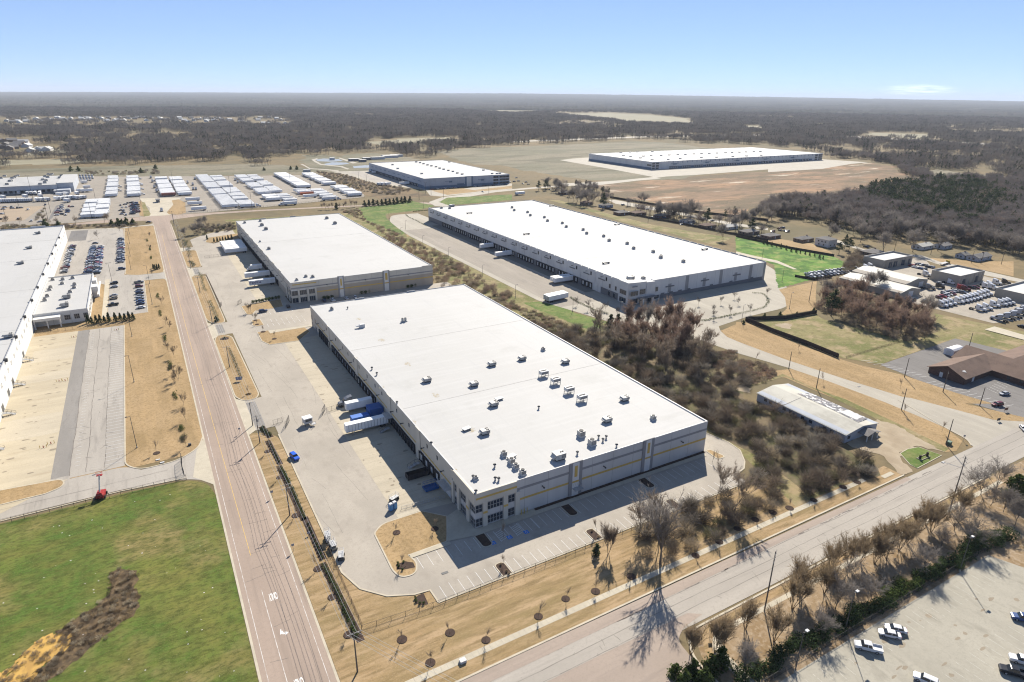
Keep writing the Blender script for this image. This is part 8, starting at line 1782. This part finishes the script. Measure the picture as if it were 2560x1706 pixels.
# canopy of the farthest woods and the low hills on the skyline
def canopy(name, r0, r1, nr, na, top, amp, seed):
    g = np.random.default_rng(seed); a = math.atan2(HY, HX) + np.linspace(-.85, .85, na); r = r0 * (r1 / r0) ** np.linspace(0, 1, nr); A, Rr = np.meshgrid(a, r); X, Y = Rr * np.cos(A), Rr * np.sin(A)
    V = AX.T @ np.vstack([np.cos(a), np.sin(a), np.zeros(na)]); px = PW / 2 + FOC * V[0] / V[2]
    prof = np.interp(px, [-400, 0, 500, 1280, 1700, 2560, 3000], [70, 75, 120, 205, 190, 110, 100]); ramp = np.clip((Rr - 9000) / 15000, 0, 1) ** 1.3
    n1 = np.repeat(np.repeat(g.random((nr // 6 + 1, na // 8 + 1)), 6, 0), 8, 1)[:nr, :na]
    Z = top + ramp * prof[None, :] * .92 + g.normal(0, amp, (nr, na)) + (n1 - .5) * amp * 3.0
    Z[0, :] = 0; v = np.column_stack([X.ravel(), Y.ravel(), Z.ravel()]); i = np.arange(nr * na).reshape(nr, na); f = np.stack([i[:-1, :-1], i[:-1, 1:], i[1:, 1:], i[1:, :-1]], -1).reshape(-1, 4)[:, ::-1]
    me = bpy.data.meshes.new(name); me.from_pydata(v.tolist(), [], f.tolist()); o = bpy.data.objects.new(name, me); COL.objects.link(o); return o
CAN = mat("far_canopy", (.07, .067, .06), 1.0, ((900, (.35, 1, 1), (.045, .046, .04), .40, .62, 1), (220, (.3, 1, 1), (.10, .094, .082), .46, .66, .9), (60, I3, (.06, .058, .05), .5, .7, .8), (1500, (.2, 1, 1), (.20, .19, .16), .63, .72, .6)), spec=0.0)
o = canopy("far_canopy", 5900, 27000, 150, 700, 12, 3.0, 3); o.data.materials.append(CAN); o['kind'] = 'stuff'; o['label'] = "distant woodland and low hills up to the skyline"
# right-hand wood, brush strips, thickets
def kinds(L): return [protoobj("plant_kind", b, m_) for b, m_ in L]
def mixp(seed, **k): return patch(seed, **k)
WOODR = [protoobj("wood_kind", patch(80 + k, n=9, R_=9, pines=(0, 0, .1, 0)[k], H=(10, 16), bl=110, w=.15), [BARK, tw('wood_twig', (.19, .168, .155), .55, 25), tw('wood_twig_brown', (.21, .165, .14), .55, 25), NEEDLE]) for k in range(4)]
PINER = [protoobj("wood_kind", patch(90 + k, n=7, R_=8, pines=.85, H=(11, 17), bl=80, w=.16), [BARK, TWIGG, TWIG, NEEDLE]) for k in range(3)]
def fill(name, poly, spacing, protos, s0, s1, label, seed, keep=1.0, excl=(), z=0):
    g = np.random.default_rng(seed); P = np.array(poly); x0, y0 = P.min(0); x1, y1 = P.max(0); n = int((x1 - x0) * (y1 - y0) / spacing ** 2); X, Y = g.uniform(x0, x1, n), g.uniform(y0, y1, n); ok = pip(poly, X, Y) & (g.random(n) < keep)
    for e in excl: ok &= ~pip(e, X, Y)
    X, Y = X[ok], Y[ok]; return scatter(name, np.column_stack([X, Y, np.full(len(X), z)]), g.uniform(0, 6.28, len(X)), g.uniform(s0, s1, len(X)), protos, label)
PINEA = Q('A4', 840, 1010, 1050, 935, 1530, 890, 2050, 935, 2200, 1120, 1950, 1230, 1400, 1210, 1000, 1110)
WOODA = Q('A4', 0, 1060, 400, 1080, 720, 1040, 900, 1000, 1050, 935, 1530, 885, 1900, 905, 2353, 890, 2800, 900, 2800, 1620, 2353, 1560, 2100, 1470, 1700, 1430, 1560, 1380, 1250, 1370, 1000, 1390, 820, 1320, 560, 1280, 300, 1200, 0, 1160)
fill("right_wood", WOODA, 10, WOODR, .85, 1.25, "dense bare wood at the right behind the houses", 1, 1, [PINEA]); fill("right_wood", PINEA, 12, WOODR, .8, 1.1, "bare trees standing among the pines", 21); fill("pine_wood", PINEA, 11, PINER, .75, 1.2, "dark green pine mass within the right wood", 2, .8); fill("pine_wood", Q("A4", 760, 1090, 840, 1000, 1050, 925, 1530, 880, 2100, 905, 2353, 1050, 2300, 1290, 1900, 1330, 1300, 1290, 900, 1210), 16, PINER, .7, 1.15, "scattered pines round the dark pine mass", 22, .55)
fill("wood_belt", Q('A4', 480, 640, 920, 660, 1130, 700, 1300, 830, 1500, 860, 2150, 870, 2353, 880, 2353, 860, 2150, 850, 1500, 845, 1380, 760, 1150, 680, 900, 640), 14, WOODR, .8, 1.1, "belt of bare trees beyond the rusty field", 3)
fill("garden_trees", Q('A3', 900, 1030, 1300, 1090, 2353, 1240, 2353, 1400, 2000, 1330, 1500, 1230, 1000, 1130), 21, WOODR, .55, .95, "loose bare trees and scrub in the back gardens", 4, .8)
fill("garden_trees", Q('A3', 280, 930, 420, 890, 760, 900, 900, 1000, 900, 1080, 760, 1080, 560, 1010, 300, 990), 18, WOODR, .5, .85, "scrub and bare trees behind the right warehouse's far end", 5, .8)
BR = kinds([(brush(1, 2.4, 3.6, 300, .09), DRYB), (brush(2, 2.2, 3.0, 300, .08), DRYB), (brush(3, 2.6, 4.2, 320, .09), TWIGG), (brush(4, 2.3, 3.2, 320, .09), OLIVB), (brush(5, 2.0, 4.6, 260, .08), TWIG)])
BRD = kinds([(brush(7, 1.5, 7.5, 230, .085), tw('tall_brush', (.20, .155, .115), .6, 6)), (brush(8, 1.4, 6.5, 200, .085), tw('tall_grey_brush', (.23, .20, .165), .55, 6)), (brush(1, 2.6, 3.8, 420, .10), DRYB), (brush(3, 2.6, 4.4, 420, .10), tw("dark_brush", (.17, .14, .11), .6, 5)), (brush(6, 2.8, 4.0, 420, .10), tw("grey_brush", (.29, .26, .215), .6, 5)), (brush(4, 2.5, 3.4, 420, .10), OLIVB), (brush(9, 2.2, 5.0, 380, .09), tw('brown_brush', (.20, .165, .13), .5, 5))])
BRR = kinds([(brush(11, 1.8, 4.4, 220, .07), TWIGR), (brush(12, 2.0, 3.6, 240, .08), TWIG), (brush(13, 1.6, 2.8, 240, .08), DRYB)])
WEED = kinds([(brush(21, 1.1, 1.1, 160, .06), DRYB), (brush(22, 1.2, 1.3, 160, .06), PAMPAS), (brush(23, 1.0, 1.0, 160, .06), OLIVB), (brush(24, 1.1, 1.2, 160, .06), TWIGR)])
HALL = [(206, 114), (229, 114), (229, 160), (206, 160)]
YARDM = [(20, 60), (170.5, 60), (173, 128), (169.5, 150), (161.5, 160), (161.5, 340), (20, 340)]
T1 = Q('B3', 1060, 1110, 1170, 1030, 1400, 1090, 1900, 1150, 2050, 1250, 2200, 1330) + Q('B4', 60, 1310, 200, 1400, 60, 1440) + Q('C4', 60, 250, 150, 290, 420, 340, 620, 470, 830, 610, 950, 700, 1150, 800, 1180, 880, 1050, 920, 830, 945, 600, 1040, 300, 1150, 100, 1250, 0, 1310) + Q('D3', 2200, 290, 1900, 450, 1700, 480, 1380, 400, 1360, 330, 1450, 160, 1700, 90) + Q('C3', 1900, 1290, 2353, 1150) + [(172, 125), (170, 150), (160.5, 165), (160.5, 290), (168, 290)]
S("brush_floor", [p for p in T1 if p[0] > 158], gm("brush_litter", (.15, .115, .07), ((12, I3, (.10, .095, .045), .44, .58, 1), (4, I3, (.20, .16, .10), .5, .66, .8), (1, I3, (.09, .07, .045), .48, .7, .7))), Z1 + .004)
fill("thicket", T1, 4.3, BRD, .6, 1.2, "dense grey-brown brush between front warehouse and side road", 6, 1, [HALL, [(100, 115.8), (157, 115.8), (157, 121), (166, 124), (171.5, 132), (169.5, 150), (161.5, 160), (100, 160)]])
fill("thicket", [(160.2, 160), (166, 160), (172, 300), (190, 330), (196, 420), (194, 520), (176, 540), (160.2, 420)], 4.0, BRR, .6, 1.1, "russet brush strip between the warehouses", 7, .9)
fill("weed_patch", Q('B3', 20, 765, 240, 830, 520, 920, 820, 1050, 1020, 1120, 1000, 1270, 820, 1170, 500, 1010, 200, 850), 2.0, WEED, .8, 1.6, "dry weeds on the slope beside the front warehouse", 8)
fill("weed_patch", Q('B3', 2000, 1330, 2353, 1270, 2353, 1568, 2100, 1568) + Q('B4', 0, 1180, 240, 1240, 340, 1320, 230, 1400, 0, 1420), 1.8, WEED[3:] + WEED[:1], .8, 1.7, "rust-coloured weeds above the thicket", 9)
fill("weed_patch", Q('A2', 800, 1140, 950, 1110, 1010, 1220, 1340, 1350, 1230, 1380, 1000, 1230), 2.6, WEED, .9, 1.8, "dry weeds on the bank behind the second warehouse", 10)
fill("scrub", Q('A2', 560, 770, 820, 800, 1110, 890, 1240, 895, 1440, 940, 1300, 990, 1000, 960, 730, 870, 640, 830), 6, BR, .5, .9, "low scrub on the bank right of the trailer yard", 11)
fill("scrub", Q('A1', 740, 770, 1480, 760, 1480, 790, 1100, 800, 740, 800), 9, BR, .7, 1.2, "scrub line behind the trailer yard", 12); fill("scrub", Q('B1', 0, 130, 300, 120, 420, 140, 600, 120, 1000, 130, 1260, 110, 1260, 140, 800, 155, 580, 160, 560, 145, 0, 165), 5, BR, .5, .9, "scrub line before the far left lots", 13)
fill("scrub", Q('A1', 290 + 0, 1230, 400, 1100, 420, 1110, 340, 1240), 6, BR, .5, .8, "scrub on the divider of the tan employee lot", 14); fill("scrub", Q('B1', 1780, 120, 1900, 130, 2170, 110, 2160, 170, 1880, 215, 1800, 190), 4.5, BRD, .4, .8, "dark scrub slope before the second warehouse's far end", 15)
fill("scrub", Q('E4', -280, 420, 0, 290, 60, 120, -60, 60, -150, 120, -330, 330), 5, BRD, .8, 1.3, "brush left of the farthest workshop", 16); fill("scrub", Q('B4', 620, 760, 900, 640, 1200, 720, 1560, 880, 1600, 1000, 1480, 1070, 1300, 1050, 1000, 950, 740, 850), 4.2, BRR, .8, 1.3, "undergrowth of the russet grove", 17)
# the overgrown ditch in the meadow
DP = Q('D1', 1020, 560, 1090, 520, 1270, 545, 1240, 700, 1300, 780, 1220, 960, 1000, 1100, 720, 1350, 380, 1600, 150, 1600, 380, 1430, 620, 1240, 520, 1110, 700, 980, 900, 850, 1000, 750)
S("ditch", DP, gm("ditch_soil", (.11, .078, .045), ((3, I3, (.06, .045, .03), .42, .62, 1), (1, I3, (.20, .14, .07), .52, .72, .8))), Z2)
fill("ditch_weeds", DP, 1.25, kinds([(brush(31, .8, .6, 130, .045), tw("ditch_weed", (.16, .12, .08), .6, 4)), (brush(32, .9, .75, 130, .045), tw("ditch_weed_tan", (.36, .27, .15), .6, 4)), (brush(33, .7, .55, 130, .045), tw("ditch_weed_dark", (.10, .08, .06), .6, 4))]), .6, 1.1, "dark dry weeds filling the meadow ditch", 18)
SANDM = gm("orange_sand", (.46, .29, .085), ((2.2, (1, .5, 1), (.36, .22, .07), .45, .62, 1), (.7, I3, (.12, .085, .05), .60, .68, .9)))
SP = Q('D1', 390, 1150, 560, 1140, 640, 1190, 620, 1260, 500, 1320, 380, 1430, 250, 1600, -60, 1600, -40, 1500, 110, 1430, 200, 1330); sp_ = MB(); gs = np.random.default_rng(8); xs = np.array(SP); n_ = 0
for _ in range(900):
    x, y = gs.uniform(*(xs[:, 0].min(), xs[:, 0].max())), gs.uniform(*(xs[:, 1].min(), xs[:, 1].max()))
    if not pip(SP, np.array([x]), np.array([y]))[0]: continue
    a = .75 + gs.normal(0, .2); L_, w_ = gs.uniform(.5, 1.7), gs.uniform(.2, .55); n_ += 1
    sp_.add([(x + L_ * r_ * math.cos(t) * math.cos(a) - w_ * r_ * math.sin(t) * math.sin(a), y + L_ * r_ * math.cos(t) * math.sin(a) + w_ * r_ * math.sin(t) * math.cos(a), .085 + n_ * .00005) for t, r_ in zip(np.arange(9) * .698, gs.uniform(.6, 1.1, 9))], [tuple(range(9))])
tag(sp_.build("bare_sand", SANDM), kind='structure'); fill("ditch_weeds", SP, 1.5, WEED[:1], .4, .8, "dry weeds on the sandy gully edge", 25)
fill("ditch_weeds", ragged([(a + (a + 28) * .0, b) for a, b in DP], 1.6, 2), 1.7, WEED[:2], .45, .8, "straw-coloured grass fringing the meadow ditch", 26)
g_ = np.random.default_rng(4); lt = MB()
for k in range(70): x, y = g_.uniform(-60, 2), g_.uniform(95, 200); s_ = g_.uniform(.06, .2); lt.box(x, x + s_ * 1.6, y, y + s_, .02, .09)
o = lt.build("litter", WHITE_PAINT); o['kind'] = 'stuff'
# ------------------------------------------------------------------ haze
hz = MB(); hz.box(-36000, 36000, -280, 45000, -1.5, 330)
hm = bpy.data.materials.new("haze"); hm.use_nodes = True; t_ = hm.node_tree; t_.nodes.clear(); po = t_.nodes.new("ShaderNodeOutputMaterial"); pv = t_.nodes.new("ShaderNodeVolumePrincipled")
pv.inputs["Color"].default_value = (.80, .88, 1.0, 1); pv.inputs["Density"].default_value = 4.0e-5; pv.inputs["Anisotropy"].default_value = 0.0; t_.links.new(pv.outputs[0], po.inputs["Volume"])
o = hz.build("haze", hm); o['kind'] = 'stuff'
# ------------------------------------------------------------------ past 300 trailers the farthest stand as one object
TR = [o for o in COL.objects if o.name.startswith("semi_trailer") and o.parent is None]
TR.sort(key=lambda o: o.location.length)
far = [o for o in TR if o.type == 'MESH'][::-1][:max(0, len(TR) - 290)]
FB = {}; v_, f_, mi_ = [], [], []; ml = []
for o in far:
    me = o.data; off = len(v_); M_ = Matrix.LocRotScale(o.location, o.rotation_euler, None)
    v_ += [tuple(M_ @ v.co) for v in me.vertices]
    idx = []
    for m_ in me.materials:
        if m_ not in ml: ml.append(m_)
        idx.append(ml.index(m_))
    for p in me.polygons: f_.append(tuple(i + off for i in p.vertices)); mi_.append(idx[p.material_index])
fs = set(o.name for o in far)
for k in RANK: RANK[k] = [t for t in RANK[k] if t[1].name not in fs]
for o in far: bpy.data.objects.remove(o)
mb = MB(); mb.v, mb.f, mb.m = v_, f_, mi_
o = mb.build("far_trailers", ml); tag(o, "the farthest trailers of the yard, too many to count", None, None, 'stuff')
write_ranks()
